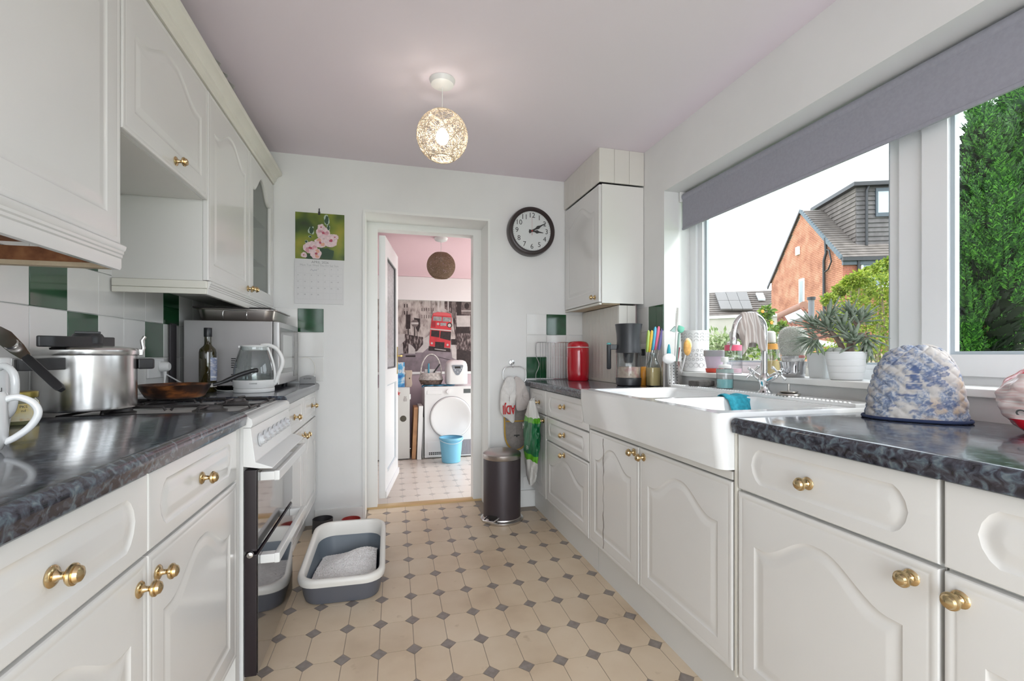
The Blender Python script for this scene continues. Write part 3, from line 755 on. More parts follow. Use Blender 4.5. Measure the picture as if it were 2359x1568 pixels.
# burners and pan supports
burn = MB().lathe([(.05, 0), (.052, .008), (.040, .012), (.036, .020), (.001, .021)], 24, None, True, False)
bme = mesh(burn, 'burner', smooth=35); bme.materials.append(pm('burner_alloy', (.09, .085, .085), .4, .6))
BURN = [(-.84, 1.765), (-.84, 2.045), (-.585, 1.765), (-.585, 2.045)]
for i, (x, y) in enumerate(BURN): inst(bme, 'burner', ck, (x, y, .8955), scale=(1, 1, 1) if i % 3 else (.8, .8, 1))
sup = MB(); 
def bar(m, a, b, r=.0045):
    a, b = Vector(a), Vector(b); d = (b - a).normalized(); dn = Vector((0, 0, -1))
    m.tube([a - d * 0 + dn * .02, a + dn * .006, a + d * .008, b - d * .008, b + dn * .006, b + dn * .02], r, 6)
for half, y0, y1 in (('a', KY0 + .036, 1.899), ('b', 1.909, KY1 - .036)):
    m = MB(); zt = .918; x0, x1 = -.955, -.472; ym = (y0 + y1) / 2
    fr = [(x0, y0, zt - .014), (x1, y0, zt - .014), (x1, y1, zt - .014), (x0, y1, zt - .014)]
    m.tube([p for q in [[Vector(fr[i]).lerp(Vector(fr[(i + 1) % 4]), t) for t in (.05, .95)] for i in range(4)] for p in q], .0045, 6, True)
    for xc in (-.84, -.585):
        for s_ in (-1, 1):
            m.tube([(xc, ym + s_ * (y1 - y0) / 2, zt - .014), (xc, ym + s_ * ((y1 - y0) / 2 - .006), zt - .002), (xc, ym + s_ * .05, zt), (xc, ym + s_ * .035, zt)], .0045, 6)
            m.tube([(xc + s_ * .12, ym, zt - .014), (xc + s_ * .112, ym, zt - .002), (xc + s_ * .05, ym, zt), (xc + s_ * .035, ym, zt)], .0045, 6)
    for c in fr: m.tube([c, (c[0], c[1], .8955)], .005, 6)
    mk(m, 'pan_support', iron_m, ck, smooth=50)
# ================================================================== things on the left worktops
ry = lambda p, c=(0, 0): math.atan2(p[1] - c[1], p[0] - c[0])
# ---- pressure cooker
pc = thing('pressure_cooker', 'large aluminium pressure cooker with black handles on the hob', 'pressure cooker', (-.896, 1.703, .9232))
mk(MB().lathe([(.0001, 0), (.110, 0), (.1175, .003), (.119, .010), (.119, .164), (.121, .166), (.121, .172), (.115, .172), (.115, .012), (.0001, .010)], 48, None, False, False), 'pan_body', alu_m, pc, world=False, smooth=35)
ld = mk(MB().lathe([(.122, .164), (.124, .168), (.124, .180), (.119, .186), (.085, .192), (.0001, .195)], 48, None, False, False), 'lid', alu_m, pc, world=False, smooth=35)
hd = Vector((-.10, -1, 0)).normalized(); ha = math.atan2(hd.y, hd.x)
def arm(m, L, w0, w1, z0, z1, r0=.0, M=None):
    P = [[(t * L + r0, sg * (w0 + (w1 - w0) * t) / 2 * math.sqrt(max(.02, 1 - max(0, (t - .8) / .2) ** 2)), z) for sg, z in ((-1, z0), (1, z0), (1, z1 - .004 * t), (-1, z1 - .004 * t))] for t in (0, .15, .4, .7, .85, .93, 1)]
    m.grid(P, True, M); n = len(m.v); m.f.append((n - 4, n - 3, n - 2, n - 1)); m.f.append((n - 25, n - 26, n - 27, n - 28)); return m
m = arm(MB(), .25, .064, .042, .188, .222, -.07, RZ(ha)); mk(m, 'lid_handle', black_m, ld, world=False, bevel=.005)
m = MB().lathe([(.0001, .20), (.036, .20), (.038, .222), (.033, .230), (.0001, .232)], 24, None, False, False); mk(m, 'pressure_dial', black_m, ld, world=False, smooth=40)
m = MB().box(-.03, .03, -.006, .006, .230, .238, RZ(.5)); mk(m, 'dial_grip', black_m, ld, world=False, bevel=.002)
m = arm(MB(), .13, .044, .036, .124, .158, .112, RZ(ha)); mk(m, 'pan_handle', black_m, pc, world=False, bevel=.005)
m = MB().prism([(.118, -.032), (.158, -.024), (.163, 0), (.158, .024), (.118, .032)], .120, .154, RZ(.50)); mk(m, 'side_grip', black_m, pc, world=False, bevel=.005)
m = MB().box(.108, .132, -.014, .014, .164, .184, RZ(.5)); mk(m, 'lid_lug', steel_m, ld, world=False, bevel=.002)
m = MB().tube([RZ(.5) @ Vector(p) for p in ((.130, 0, .172), (.134, 0, .188), (.130, 0, .212), (.138, 0, .226))], .006, 8); mk(m, 'lid_lever', steel_m, ld, world=False, smooth=50)
# ---- frying pan
fp = thing('frying_pan', 'worn brown frying pan with long black handle on the hob', 'frying pan', (-.80, 2.058, .9232))
burnt_m = ramp_mat('burnt_copper_pan', [(.35, (.012, .006, .005)), (.52, (.05, .018, .008)), (.64, (.23, .075, .02)), (.78, (.40, .19, .06))], 14, 6, rough=.35, metal=.3, stretch=(1, 1, 2.4))
mk(MB().lathe([(.0001, 0), (.085, 0), (.095, .006), (.108, .03), (.117, .050), (.119, .052), (.117, .053), (.106, .032), (.092, .009), (.0001, .005)], 40, None, False, False), 'pan_body', burnt_m, fp, world=False, smooth=40)
hp = [(.112, .045, .045), (.145, .055, .055), (.20, .068, .082), (.245, .075, .098), (.27, .078, .102)]
mk(MB().tube(crom(hp, 4), [.007] * 5 + [.009] * 8 + [.010] * 3 + [.006], 8), 'handle', black_m, fp, world=False, smooth=50)
# ---- tankard, mug, jar, can opener
def mugshape(m, r, h, t=.004, foot=.006, flare=0):
    m.lathe([(.0001, 0), (r * .82, 0), (r * .93, foot), (r, h * .18), (r, h * .7), (r + flare, h - .002), (r + flare - t * .5, h), (r + flare - t, h - .002), (r - t, h * .7), (r - t, h * .2), (r * .7, .01), (.0001, .008)], 40, None, False, False); return m
tk = thing('ceramic_tankard', 'tall white printed tankard holding a can opener behind the white mug', 'mug', (-.890, 1.310, .9105))
mk(mugshape(MB(), .047, .172, flare=.002), 'body', cer_m, tk, world=False, smooth=40)
rd = math.atan2(.44, .9)
mk(MB().tube([RZ(-.35) @ Vector(p) for p in crom([(.043, 0, .148), (.062, 0, .153), (.083, 0, .135), (.086, 0, .095), (.078, 0, .055), (.060, 0, .038), (.043, 0, .040)], 5)], .0075, 10), 'handle', cer_m, tk, world=False, smooth=60)
ink_m = pm('dark_print', (.03, .03, .03), .5)
def wrap(m, body, size, r, z, ang, sp=1, tilt=0):
    vs, fs = textmesh(body)
    out = []
    for v in vs:
        x, y = v[0] * size, v[1] * size
        a = ang + x / r; out.append((r * math.cos(a), r * math.sin(a), z + y))
    m.add(out, fs); return m
va = math.atan2(-1.310, .890)
mk(wrap(MB(), 'TON', .017, .0475, .098, va + .36), 'lettering', ink_m, tk, world=False)
m = wrap(MB(), 'U', .017, .0476, .070, va + .36); mk(m, 'crest_letter', ink_m, tk, world=False)
m = MB(); sh = [(-.009, .011), (.009, .011), (.010, -.001), (.006, -.009), (0, -.013), (-.006, -.009), (-.010, -.001)]; sh2 = [(x * .78, y * .78) for x, y in sh]
for i in range(7):
    i2 = (i + 1) % 7; q = [sh[i], sh[i2], sh2[i2], sh2[i]]
    m.add([(.0476 * math.cos(va + .36 + x / .0476), .0476 * math.sin(va + .36 + x / .0476), .071 + y) for x, y in q], [(0, 1, 2, 3)])
mk(m, 'crest', ink_m, tk, world=False)
mg = thing('white_mug', 'plain white mug with large loop handle at the left edge of the photo', 'mug', (-.722, 1.045, .9105))
mk(MB().lathe([(.0001, 0), (.030, 0), (.036, .004), (.0435, .02), (.0455, .045), (.044, .095), (.0435, .107), (.042, .109), (.0405, .107), (.041, .095), (.042, .045), (.036, .015), (.0001, .008)], 40, None, False, False), 'body', cer_m, mg, world=False, smooth=40)
mk(MB().tube([RZ(.30) @ Vector(p) for p in crom([(.041, 0, .096), (.058, 0, .100), (.078, 0, .088), (.085, 0, .068), (.074, 0, .044), (.055, 0, .026), (.041, 0, .018)], 6)], [.0062] * 37, 10), 'handle', cer_m, mg, world=False, smooth=60)
jr = thing('honey_jar', 'small glass jar with yellow label and gold lid beside the tankard', 'jar', (-.925, 1.478, .9105))
honey_m = pm('amber_preserve', (.30, .22, .06), .3)
mk(MB().lathe([(.0001, 0), (.034, 0), (.037, .004), (.037, .058), (.031, .066), (.031, .070)], 32, None, False, True), 'jar_body', pm('greenish_glass', (.24, .24, .12), .08, coat=.5), jr, world=False, smooth=40)
mk(MB().lathe([(.0372, .010), (.0375, .010), (.0375, .054), (.0372, .054)], 32, None, False, False, -2.6, .4), 'label_band', ramp_mat('yellow_label', [(.3, (.75, .50, .10)), (.5, (.80, .66, .28)), (.62, (.82, .76, .55)), (.72, (.7, .38, .05))], 22, 3, rough=.5), jr, world=False, smooth=40)
mk(MB().lathe([(.033, .068), (.035, .068), (.036, .070), (.036, .082), (.034, .084), (.0001, .084)], 32, None, True, False), 'lid', pm('gold_lid', (.45, .36, .10), .3, .8), jr, world=False, smooth=40)
ja = math.atan2(-1.478, .925)
mk(wrap(MB(), 'PKS', .009, .0377, .046, ja + .2), 'lettering', ink_m, jr, world=False)
mk(wrap(MB(), 'nd', .009, .0377, .036, ja + .2), 'lettering', ink_m, jr, world=False)
# can opener leaning out of the tankard
co = thing('can_opener', 'steel can opener with black handle leaning out of the tankard', 'can opener', (-.875, 1.285, 1.05))
A = pix(8, 775, D=1.00); Bp = pix(60, 822, D=.985); Cc = pix(143, 898, D=.955)
dirv = (Cc - A).normalized(); side = dirv.cross(Vector((-.45, .89, 0))).normalized(); nrm = side.cross(dirv)
def slab(m, pts, w, t):
    P = []
    for p, ww in zip(pts, w):
        P.append([tuple(p + side * ww * a + nrm * t * b) for a, b in ((-1, -1), (1, -1), (1, 1), (-1, 1))])
    m.grid(P, True); n = len(m.v); m.f.append((n - 4, n - 3, n - 2, n - 1)); k = n - 4 * len(pts); m.f.append((k + 3, k + 2, k + 1, k)); return m
mk(slab(MB(), [A - dirv * .03, A, A.lerp(Bp, .6), Bp, Bp + dirv * .004], [.010, .016, .014, .0095, .008], .0015), 'steel_plate', steel_m, co, bevel=.0008)
mk(slab(MB(), [Bp, Bp.lerp(Cc, .1), Bp.lerp(Cc, .9), Cc], [.0075, .0085, .0085, .005], .0055), 'black_handle', black_m, co, bevel=.002)
W1 = A.lerp(Bp, .45); q = Matrix.Translation(W1) @ nrm.to_track_quat('Z', 'Y').to_matrix().to_4x4()
mk(MB().lathe([(.0001, -.010), (.012, -.010), (.013, -.006), (.009, -.004), (.009, .004), (.004, .006), (.004, .016), (.0001, .016)], 20, q, False, False), 'cutting_wheel', steel_m, co, smooth=40)
# ---- microwave
mw = thing('microwave_oven', 'silver grey microwave oven on the far left worktop', 'microwave', (-.78, 2.87, .911))
mwm = pm('silver_grey_paint', (.43, .41, .41), .42, .25); 
MX0, MX1, MY0, MY1, MZ0, MZ1 = -.985, -.585, 2.62, 3.12, .932, 1.262
mk(MB().box(MX0, MX1, MY0, MY1, MZ0, MZ1), 'case', mwm, mw, bevel=.004)
fd = mk(MB().box(MX1 + .002, MX1 + .032, MY0, MY1, MZ0, MZ1), 'front', pm('silver_plastic', (.46, .45, .45), .3, .3), mw, bevel=.006)
mk(MB().box(MX1 + .0325, MX1 + .0345, MY0 + .03, 2.985, MZ0 + .06, MZ1 - .03), 'door_glass', pm('grey_oven_glass', (.13, .125, .12), .2), fd, bevel=.0006)
mk(MB().box(MX1 + .0347, MX1 + .0352, MY0 + .075, 2.93, MZ0 + .085, MZ1 - .065), 'window', pm('grey_mesh_window', (.36, .37, .36), .2), fd)
mk(MB().box(MX1 + .0325, MX1 + .0345, 2.995, 3.105, MZ0 + .03, MZ1 - .03), 'control_panel', pm('control_grey', (.24, .23, .22), .3), fd, bevel=.0006)
for i in range(3): mk(MB().box(MX1 + .0345, MX1 + .0352, 3.02, 3.08, 1.00 + i * .07, 1.03 + i * .07), 'touch_button', pm('button_grey', (.36, .35, .34), .4), fd)
for i in range(5):
    mk(MB().box(-.775, -.750, MY0 - .0008, MY0 + .001, 1.045 - i * .0 + (i - 2) * .011, 1.050 + (i - 2) * .011), 'vent_slot', dark_m, mw)
for i in range(4):
    mk(MB().box(-.775, -.750, MY0 - .0008, MY0 + .001, .975 + (i - 2) * .011, .980 + (i - 2) * .011), 'vent_slot', dark_m, mw)
for x in (-.95, -.62):
    for y in (2.66, 3.08): mk(MB().lathe([(.016, .911), (.016, .933)], 12, TR(x, y, 0)), 'foot', black_m, mw)
# ---- roasting tin on the microwave, with a dark tray in it
rtn = thing('roasting_tin', 'steel roasting tin with wire handles on top of the microwave', 'roasting tin', (-.77, 2.87, 1.2625))
P = []
for d, z in ((.03, 0), (.012, .004), (.008, .012), (.0, .058), (-.010, .060), (-.010, .063), (.002, .062), (.010, .014), (.032, .006)):
    P.append([(p[0], p[1], z) for p in rrect(.36 - 2 * d, .40 - 2 * d, .045, 5)])
m = MB(); m.grid(P, True); n = len(P[0]); m.f.append(tuple(range(n - 1, -1, -1))); m.f.append(tuple(len(m.v) - n + i for i in range(n)))
mk(m, 'tin', pm('dull_steel', (.40, .365, .345), .3, 1), rtn, world=False, smooth=40)
for sy in (-1, 1):
    pts = [(-.055, sy * .201, .014), (-.055, sy * .213, .030), (-.055, sy * .207, .050), (-.045, sy * .206, .056), (.045, sy * .206, .056), (.055, sy * .207, .050), (.055, sy * .213, .030), (.055, sy * .201, .014)]
    mk(MB().tube(pts, .003, 8), 'wire_handle', chrome_m, rtn, world=False, smooth=50)
bt_ = MB().box(-.96, -.60, 2.655, 3.07, 1.3265, 1.336)
tag(mk(bt_, 'baking_tray', pm('black_tray', (.025, .02, .02), .4), bevel=.003), 'black baking tray resting on the roasting tin', 'tray')
# ---- olive oil bottle
ob = thing('oil_bottle', 'dark green glass olive oil bottle in front of the microwave', 'bottle', (-.838, 2.50, .911))
mk(MB().lathe([(.0001, 0), (.034, 0), (.037, .004), (.037, .19), (.034, .205), (.018, .222), (.0155, .230), (.0145, .262), (.0145, .268)], 32, None, False, True), 'bottle', pm('dark_green_glass', (.028, .022, .004), .05, coat=.8), ob, world=False, smooth=40)
mk(MB().lathe([(.0165, .264), (.0172, .267), (.0172, .305), (.0165, .307), (.0001, .307)], 28, None, True, False), 'cap', pm('black_cap', (.012, .012, .016), .3), ob, world=False, smooth=40)
lb = ramp_mat('blue_label', [(.35, (.55, .55, .60)), (.5, (.20, .25, .42)), (.65, (.75, .76, .78))], 26, 3, rough=.5, stretch=(1, 1, 3))
mk(MB().lathe([(.0374, .055), (.0376, .055), (.0376, .165), (.0374, .165)], 24, None, False, False, -1.0, .6), 'label_band', lb, ob, world=False, smooth=40)
mk(MB().lathe([(.0374, .025), (.0376, .025), (.0376, .045), (.0374, .045)], 24, None, False, False, -1.0, .0), 'lower_label', pm('pale_label', (.66, .64, .60), .5), ob, world=False, smooth=40)
# ---- glass kettle
kt = thing('glass_kettle', 'clear glass electric kettle with white base and loop handle', 'kettle', (-.632, 2.475, .911))
mk(MB().lathe([(.0001, 0), (.086, 0), (.088, .003), (.088, .018), (.087, .019), (.0001, .019)], 40, None, False, False), 'power_base', whitep_m, kt, world=False, smooth=35)
bs = mk(MB().lathe([(.0001, .020), (.086, .020), (.090, .028), (.091, .055), (.089, .058), (.0001, .058)], 40, None, False, False), 'kettle_base', whitep_m, kt, world=False, smooth=35)
mk(MB().lathe([(.088, .058), (.090, .075), (.088, .11), (.080, .15), (.067, .19), (.060, .212), (.062, .219)], 40, None, False, False), 'glass_jug', vessel_m, kt, world=False, smooth=50)
mk(MB().lathe([(.0001, .0585), (.0875, .0585), (.0885, .075), (.0878, .086), (.0001, .086)], 40, None, False, False), 'water', glass('water_clear', (.90, .93, .93), .8), kt, world=False, smooth=40)
mk(MB().lathe([(.052, .200), (.056, .206), (.060, .214), (.058, .222), (.050, .225), (.0001, .227)], 36, None, True, False), 'lid', whitep_m, kt, world=False, smooth=40)
ka = -.05
mk(MB().tube([RZ(ka) @ Vector(p) for p in crom([(.03, 0, .224), (.062, 0, .226), (.098, 0, .208), (.122, 0, .165), (.124, 0, .13), (.108, 0, .085), (.096, 0, .045), (.090, 0, .034)], 6)], [.008] * 6 + [.0095] * 31 + [.007] * 6, 10), 'handle', whitep_m, kt, world=False, smooth=60)
mk(MB().tube([RZ(ka) @ Vector(p) for p in crom([(.058, 0, .214), (.072, 0, .18), (.085, 0, .13), (.091, 0, .09), (.091, 0, .05)], 4)], .006, 8), 'handle_strap', whitep_m, kt, world=False, smooth=60)
mk(MB().box(-.028, .0, -.006, .006, .210, .222, RZ(PI + .25) @ TR(.068, 0, 0)), 'spout', whitep_m, kt, world=False, bevel=.003)
vk = math.atan2(-2.475, .632)
mk(wrap(MB(), 'COMFEE', .0085, .0914, .043, vk - .05), 'lettering', ink_m, kt, world=False)
lv = MB()
for i in range(5): lv.add([(.0888 * math.cos(vk - .15 + a), .0888 * math.sin(vk - .15 + a), .075 + i * .012 + dz) for a, dz in ((-.03, 0), (.03, 0), (.03, .0015), (-.03, .0015))], [(0, 1, 2, 3)])
mk(lv, 'level_marks', ink_m, kt, world=False, kind='stuff')
tag(mk(MB().tube(crom([(-.728, 2.50, .914), (-.765, 2.50, .914), (-.82, 2.555, .914), (-.90, 2.57, .915), (-.96, 2.55, .95), (-1.0, 2.47, 1.0)], 6), .0032, 8), 'power_cable', whitep_m, smooth=50), 'white power cable running behind the kettle', 'cable')
# ---- double socket with plug, tray leaning at the wall, small trivet, little grey speaker
sk_ = thing('wall_socket', 'white double wall socket with a round plug behind the pressure cooker', 'socket', (XL + .007, 2.42, .985))
mk(MB().box(XL + .006, XL + .016, 2.345, 2.49, .985, 1.072), 'face_plate', whitep_m, sk_, bevel=.003)
for yy in (2.375, 2.44): mk(MB().box(XL + .016, XL + .020, yy - .006, yy + .006, 1.050, 1.062), 'switch', whitep_m, sk_, bevel=.001)
pg = thing('mains_plug', 'white round plug pushed into the left wall socket', 'plug', (XL + .02, 2.45, 1.02))
mk(MB().lathe([(.0001, .036), (.016, .035), (.022, .028), (.024, .010), (.024, 0)], 24, TR(XL + .017, 2.455, 1.035) @ RY(PI / 2), False, True), 'plug_body', whitep_m, pg, smooth=40)
mk(MB().tube(crom([(XL + .034, 2.455, 1.018), (XL + .034, 2.452, .985), (XL + .034, 2.445, .955), (XL + .036, 2.44, .93)], 5), [.0075, .007, .0065, .006, .0055, .005, .0045] + [.004] * 9, 8), 'cable_tail', whitep_m, pg, smooth=50)
tag(mk(MB().box(-1.018, -1.010, 2.545, 2.61, .911, 1.235).box(-1.016, -1.006, 2.545, 2.61, 1.235, 1.24), 'chopping_board', pm('black_board', (.035, .03, .035), .45), bevel=.002), 'dark chopping board standing between wall tiles and microwave', 'board')
tag(mk(MB().tube([(-.90, 2.40, .912), (-.885, 2.412, .955), (-.865, 2.425, .912)], .0035, 6), 'wire_trivet', whitep_m, smooth=50), 'bent white wire trivet behind the frying pan', 'trivet')
sp = thing('scales', 'small grey kitchen scales leaning behind the microwave corner', 'scales', (-.485, 3.06, .911))
m = MB(); arc = [(-.045, 0)] + [(-.045 + .09 * t, .030 + .022 * math.sin(PI * (.15 + .7 * t))) for t in (0, .15, .3, .45, .6, .75, .9, 1)] + [(.045, 0)]
m.prism(arc, -.012, .012, TR(0, 0, .0) @ RX(PI / 2)); mk(m, 'body', pm('mid_grey_plastic', (.28, .28, .28), .45), sp, world=False, bevel=.003)
tv, tf = textmesh('KOMBI'); mk(MB().add([(v[0] * .014, -.0125, .032 + v[1] * .014) for v in tv], tf), 'lettering', ink_m, sp, world=False)
mk(MB().tube([(.036, .006, .002), (.036, .006, .05)], .0045, 8), 'post', whitep_m, sp, world=False)
tag(mk(MB().tube([(-.505 + .055 * math.cos(a), 3.10 + .01 * math.cos(a), 1.00 + .075 * math.sin(a)) for a in [-.9 + .25 * i for i in range(13)]], .0022, 6), 'charging_cable', pm('off_white_cable', (.70, .68, .62), .5), smooth=50), 'thin off-white cable looping beside the microwave', 'cable')
# ---- calendar
cal = thing('wall_calendar', 'April 2026 wall calendar with a photo of pink hollyhocks', 'calendar', (-.432, YB - .004, 1.415))
CX0, CX1, CZ0, CZM, CZ1 = -.575, -.282, 1.415, 1.700, 1.995
photo_m = ramp_mat('garden_blur', [(.28, (.022, .020, .018)), (.42, (.045, .085, .015)), (.55, (.17, .22, .02)), (.68, (.33, .30, .03)), (.8, (.10, .16, .02))], 5.5, 2, rough=.3)
pg_ = mk(MB().box(CX0, CX1, YB - .0045, YB - .002, CZM, CZ1), 'picture_page', photo_m, cal)
gp = mk(MB().box(CX0 - .004, CX1 - .004, YB - .007, YB - .002, CZ0, CZM - .001), 'date_page', pm('calendar_paper', (.70, .695, .70), .6), cal)
def flat(m, pts, y): m.add([(p[0], y, p[1]) for p in pts], [tuple(range(len(pts)))]); return m
random.seed(11)
petal_ms = [pm('petal_pink', (.70, .36, .42), .6, noise=(60, .25)), pm('petal_pale', (.78, .60, .62), .6, noise=(60, .15)), pm('petal_heart', (.45, .08, .13), .6), pm('petal_apricot', (.72, .38, .28), .6)]
leaf_g = pm('bud_green', (.035, .075, .04), .6); leaf_w = pm('bud_pale', (.45, .55, .45), .6)
cw = CX1 - CX0
def cp_(fx, fz): return (CX0 + cw * fx, CZM + (CZ1 - CZM) * fz)
y_ = YB - .0048
def blob(par, name, mat, fx, fz, rx, rz, y, n=14, wob=.22):
    c = cp_(fx, fz); pts = []
    for i in range(n):
        a = -2 * PI * i / n; r_ = 1 + random.uniform(-wob, wob); pts.append((c[0] + rx * cw * r_ * math.cos(a), c[1] + rz * cw * r_ * math.sin(a)))
    return mk(flat(MB(), pts, y), name, mat, par)
blob(pg_, 'dark_foliage', leaf_g, .62, .14, .16, .13, y_); blob(pg_, 'dark_foliage', leaf_g, .30, .06, .14, .06, y_)
for fx, fz, rx, rz in ((.635, .86, .05, .10), (.32, .62, .055, .09), (.67, .70, .03, .06), (.22, .37, .03, .03), (.30, .48, .03, .025)):
    blob(pg_, 'flower_bud', leaf_w, fx, fz, rx * 1.12, rz * 1.08, y_ - .0001); blob(pg_, 'flower_bud', leaf_g, fx, fz, rx * .85, rz * .9, y_ - .0002)
k = 0
for fx, fz, s_, mi in ((.56, .58, .13, 0), (.72, .42, .14, 1), (.50, .36, .11, 3), (.30, .24, .14, 0), (.42, .12, .11, 3), (.17, .08, .06, 1), (.52, .70, .07, 1), (.80, .50, .07, 1)):
    y0 = y_ - .0003 - k * .00012; k += 1
    fl = blob(pg_, 'flower', petal_ms[1], fx, fz, s_ * 1.05, s_ * 1.0, y0, 18, .14)
    for j in range(5):
        a = j * 1.257 + fx * 9; blob(fl, 'petal', petal_ms[mi if j % 2 else 1], fx + s_ * .5 * math.cos(a), fz + s_ * .5 * math.sin(a), s_ * .42, s_ * .40, y0 - .00003 - j * .00001, 12, .12)
    blob(fl, 'flower_heart', petal_ms[2], fx, fz, s_ * .26, s_ * .22, y0 - .00010, 10, .3)
gink = pm('grey_print', (.25, .25, .26), .6); yd = YB - .0073
def put(par, body, size, x, z, y, mat, nm='lettering', M=None):
    vs, fs = textmesh(body); return mk(MB().add([(x + v[0] * size, y, z + v[1] * size) for v in vs], fs), nm, mat, par)
put(gp, 'APRIL 2026', .0215, (CX0 + CX1) / 2, CZM - .020, yd, gink)
put(gp, 'Mon Tue Wed Thu Fri Sat Sun', .0185, (CX0 + CX1) / 2 - .004, CZM - .040, yd, pm('light_grey_print', (.42, .42, .43), .6))
gl = MB()
for r in range(6): gl.box(CX0 + .006, CX1 - .014, yd, yd + .0003, CZM - .052 - r * .041, CZM - .0513 - r * .041)
for c in range(8): gl.box(CX0 + .006 + c * .0396, CX0 + .0067 + c * .0396, yd, yd + .0003, CZM - .052 - 5 * .041, CZM - .052)
mk(gl, 'date_grid', pm('faint_grid', (.55, .55, .56), .6), gp, kind='stuff')
dm = MB()
for d in range(1, 31):
    c = (d + 1) % 7; r = (d + 1) // 7; vs, fs = textmesh(str(d)); dm.add([(CX0 + .016 + c * .0396 + v[0] * .010, yd - .0002, CZM - .063 - r * .041 + v[1] * .010) for v in vs], fs)
mk(dm, 'date_numbers', gink, gp, kind='stuff')
mk(MB().tube(crom([(-.487, yd, 1.627), (-.478, yd, 1.632), (-.47, yd, 1.625), (-.46, yd, 1.631), (-.452, yd, 1.628), (-.447, yd, 1.634)], 3), .0007, 4), 'handwriting', pm('blue_pen', (.08, .08, .2), .6), gp)
tag(mk(MB().box(-.440, -.428, YB - .009, YB - .001, 1.985, 2.005).box(-.437, -.431, YB - .007, YB - .001, 2.004, 2.026), 'bulldog_clip', black_m, bevel=.001), 'small black clip holding up the calendar', 'clip')
# ---- litter tray, litter, bowls
lt = thing('litter_tray', 'grey and white cat litter tray on the floor beside the cooker', 'litter tray', (-.200, 2.362, 0), math.radians(-2))
def tray(prof, w=.345, l=.455, r=.085, n=7):
    P = []
    for d, z, k in prof:
        row = []
        for p in rrect(w - 2 * d, l - 2 * d, r - d * .5, n):
            f = (p[1] / l + .5); s_ = f * f * (3 - 2 * f)
            dip = 1 - .0 * s_
            row.append((p[0] * (1 - .08 * f), p[1], z + k * (.012 + .088 * s_)))
        P.append(row)
    return P
m = MB(); P = tray([(.03, 0, 0), (.012, .004, 0), (.004, .03, 0), (-.004, .078, .8)]); m.grid(P, True); n = len(P[0]); m.f.append(tuple(range(n - 1, -1, -1)))
mk(m, 'base', pm('slate_plastic', (.115, .12, .14), .45), lt, world=False, smooth=50)
m = MB(); m.grid(tray([(-.004, .078, .8), (.0, .07, .8), (.03, .012, 0), (.05, .010, 0)]), True); n = len(m.v) // 4; m.f.append(tuple(range(3 * n, 4 * n))); mk(m, 'inner_wall', pm('slate_plastic_inside', (.13, .155, .185), .45), lt, world=False, smooth=50)
m = MB(); P = tray([(-.004, .074, .85), (-.014, .076, .85), (-.017, .090, .92), (-.015, .103, 1), (-.008, .108, 1), (.004, .107, 1), (.010, .098, .95), (.008, .055, .82)]); m.grid(P, True)
mk(m, 'rim', pm('ivory_plastic', (.80, .775, .73), .35), lt, world=False, smooth=60)
# litter heap with loose grains
lm = pm('grey_white_litter', (.84, .81, .80), .95, noise=(260, .2), bump=(300, .8, .004))
random.seed(5); P = []; NX, NY = 44, 56
def lz(x, y): return .046 + .07 * math.exp(-((x - .01) / .13) ** 2 - ((y + .04) / .15) ** 2) + .045 * math.exp(-((x - .10) / .10) ** 2 - ((y - .08) / .10) ** 2)
for j in range(NY + 1):
    P.append([((-.145 + .29 * i / NX) * (1 - .08 * (j / NY)), -.20 + .385 * j / NY, lz(-.145 + .29 * i / NX, -.20 + .385 * j / NY) + random.uniform(-.0025, .0025)) for i in range(NX + 1)])
m = MB(); m.grid(P)
lo = mk(m, 'litter', lm, lt, world=False, kind='stuff')
m = MB()
for i in range(2600):
    x = random.uniform(-.135, .135); y = random.uniform(-.19, .175); r_ = random.uniform(.0016, .0034); z = lz(x, y) + r_ * .3
    vs = [(r_, 0, 0), (-r_, 0, 0), (0, r_, 0), (0, -r_, 0), (0, 0, r_), (0, 0, -r_)]
    m.add(vs, [(0, 2, 4), (2, 1, 4), (1, 3, 4), (3, 0, 4), (2, 0, 5), (1, 2, 5), (3, 1, 5), (0, 3, 5)], TR(x, y, z) @ RZ(random.random() * 3) @ RX(random.random()))
mk(m, 'litter_grains', pm('litter_grain', (.88, .86, .85), .95), lt, world=False, kind='stuff', merge=False)
def petbowl(nm, lab, mat, x, y, r, h):
    tag(mk(MB().lathe([(.0001, 0), (r * .92, 0), (r, .004), (r * .94, h * .8), (r * .95, h), (r * .90, h), (r * .86, h * .7), (r * .7, .012), (.0001, .010)], 36, TR(x, y, 0), False, False), nm, mat, smooth=40), lab, 'bowl', 'pet bowls by the back wall')
petbowl('pet_bowl', 'black pet bowl on the floor behind the litter tray', pm('dark_bowl', (.045, .042, .045), .35), -.395, 3.03, .062, .085)
petbowl('pet_bowl', 'red pet bowl on the floor behind the litter tray', pm('red_bowl', (.36, .035, .03), .35), -.232, 3.05, .060, .060)
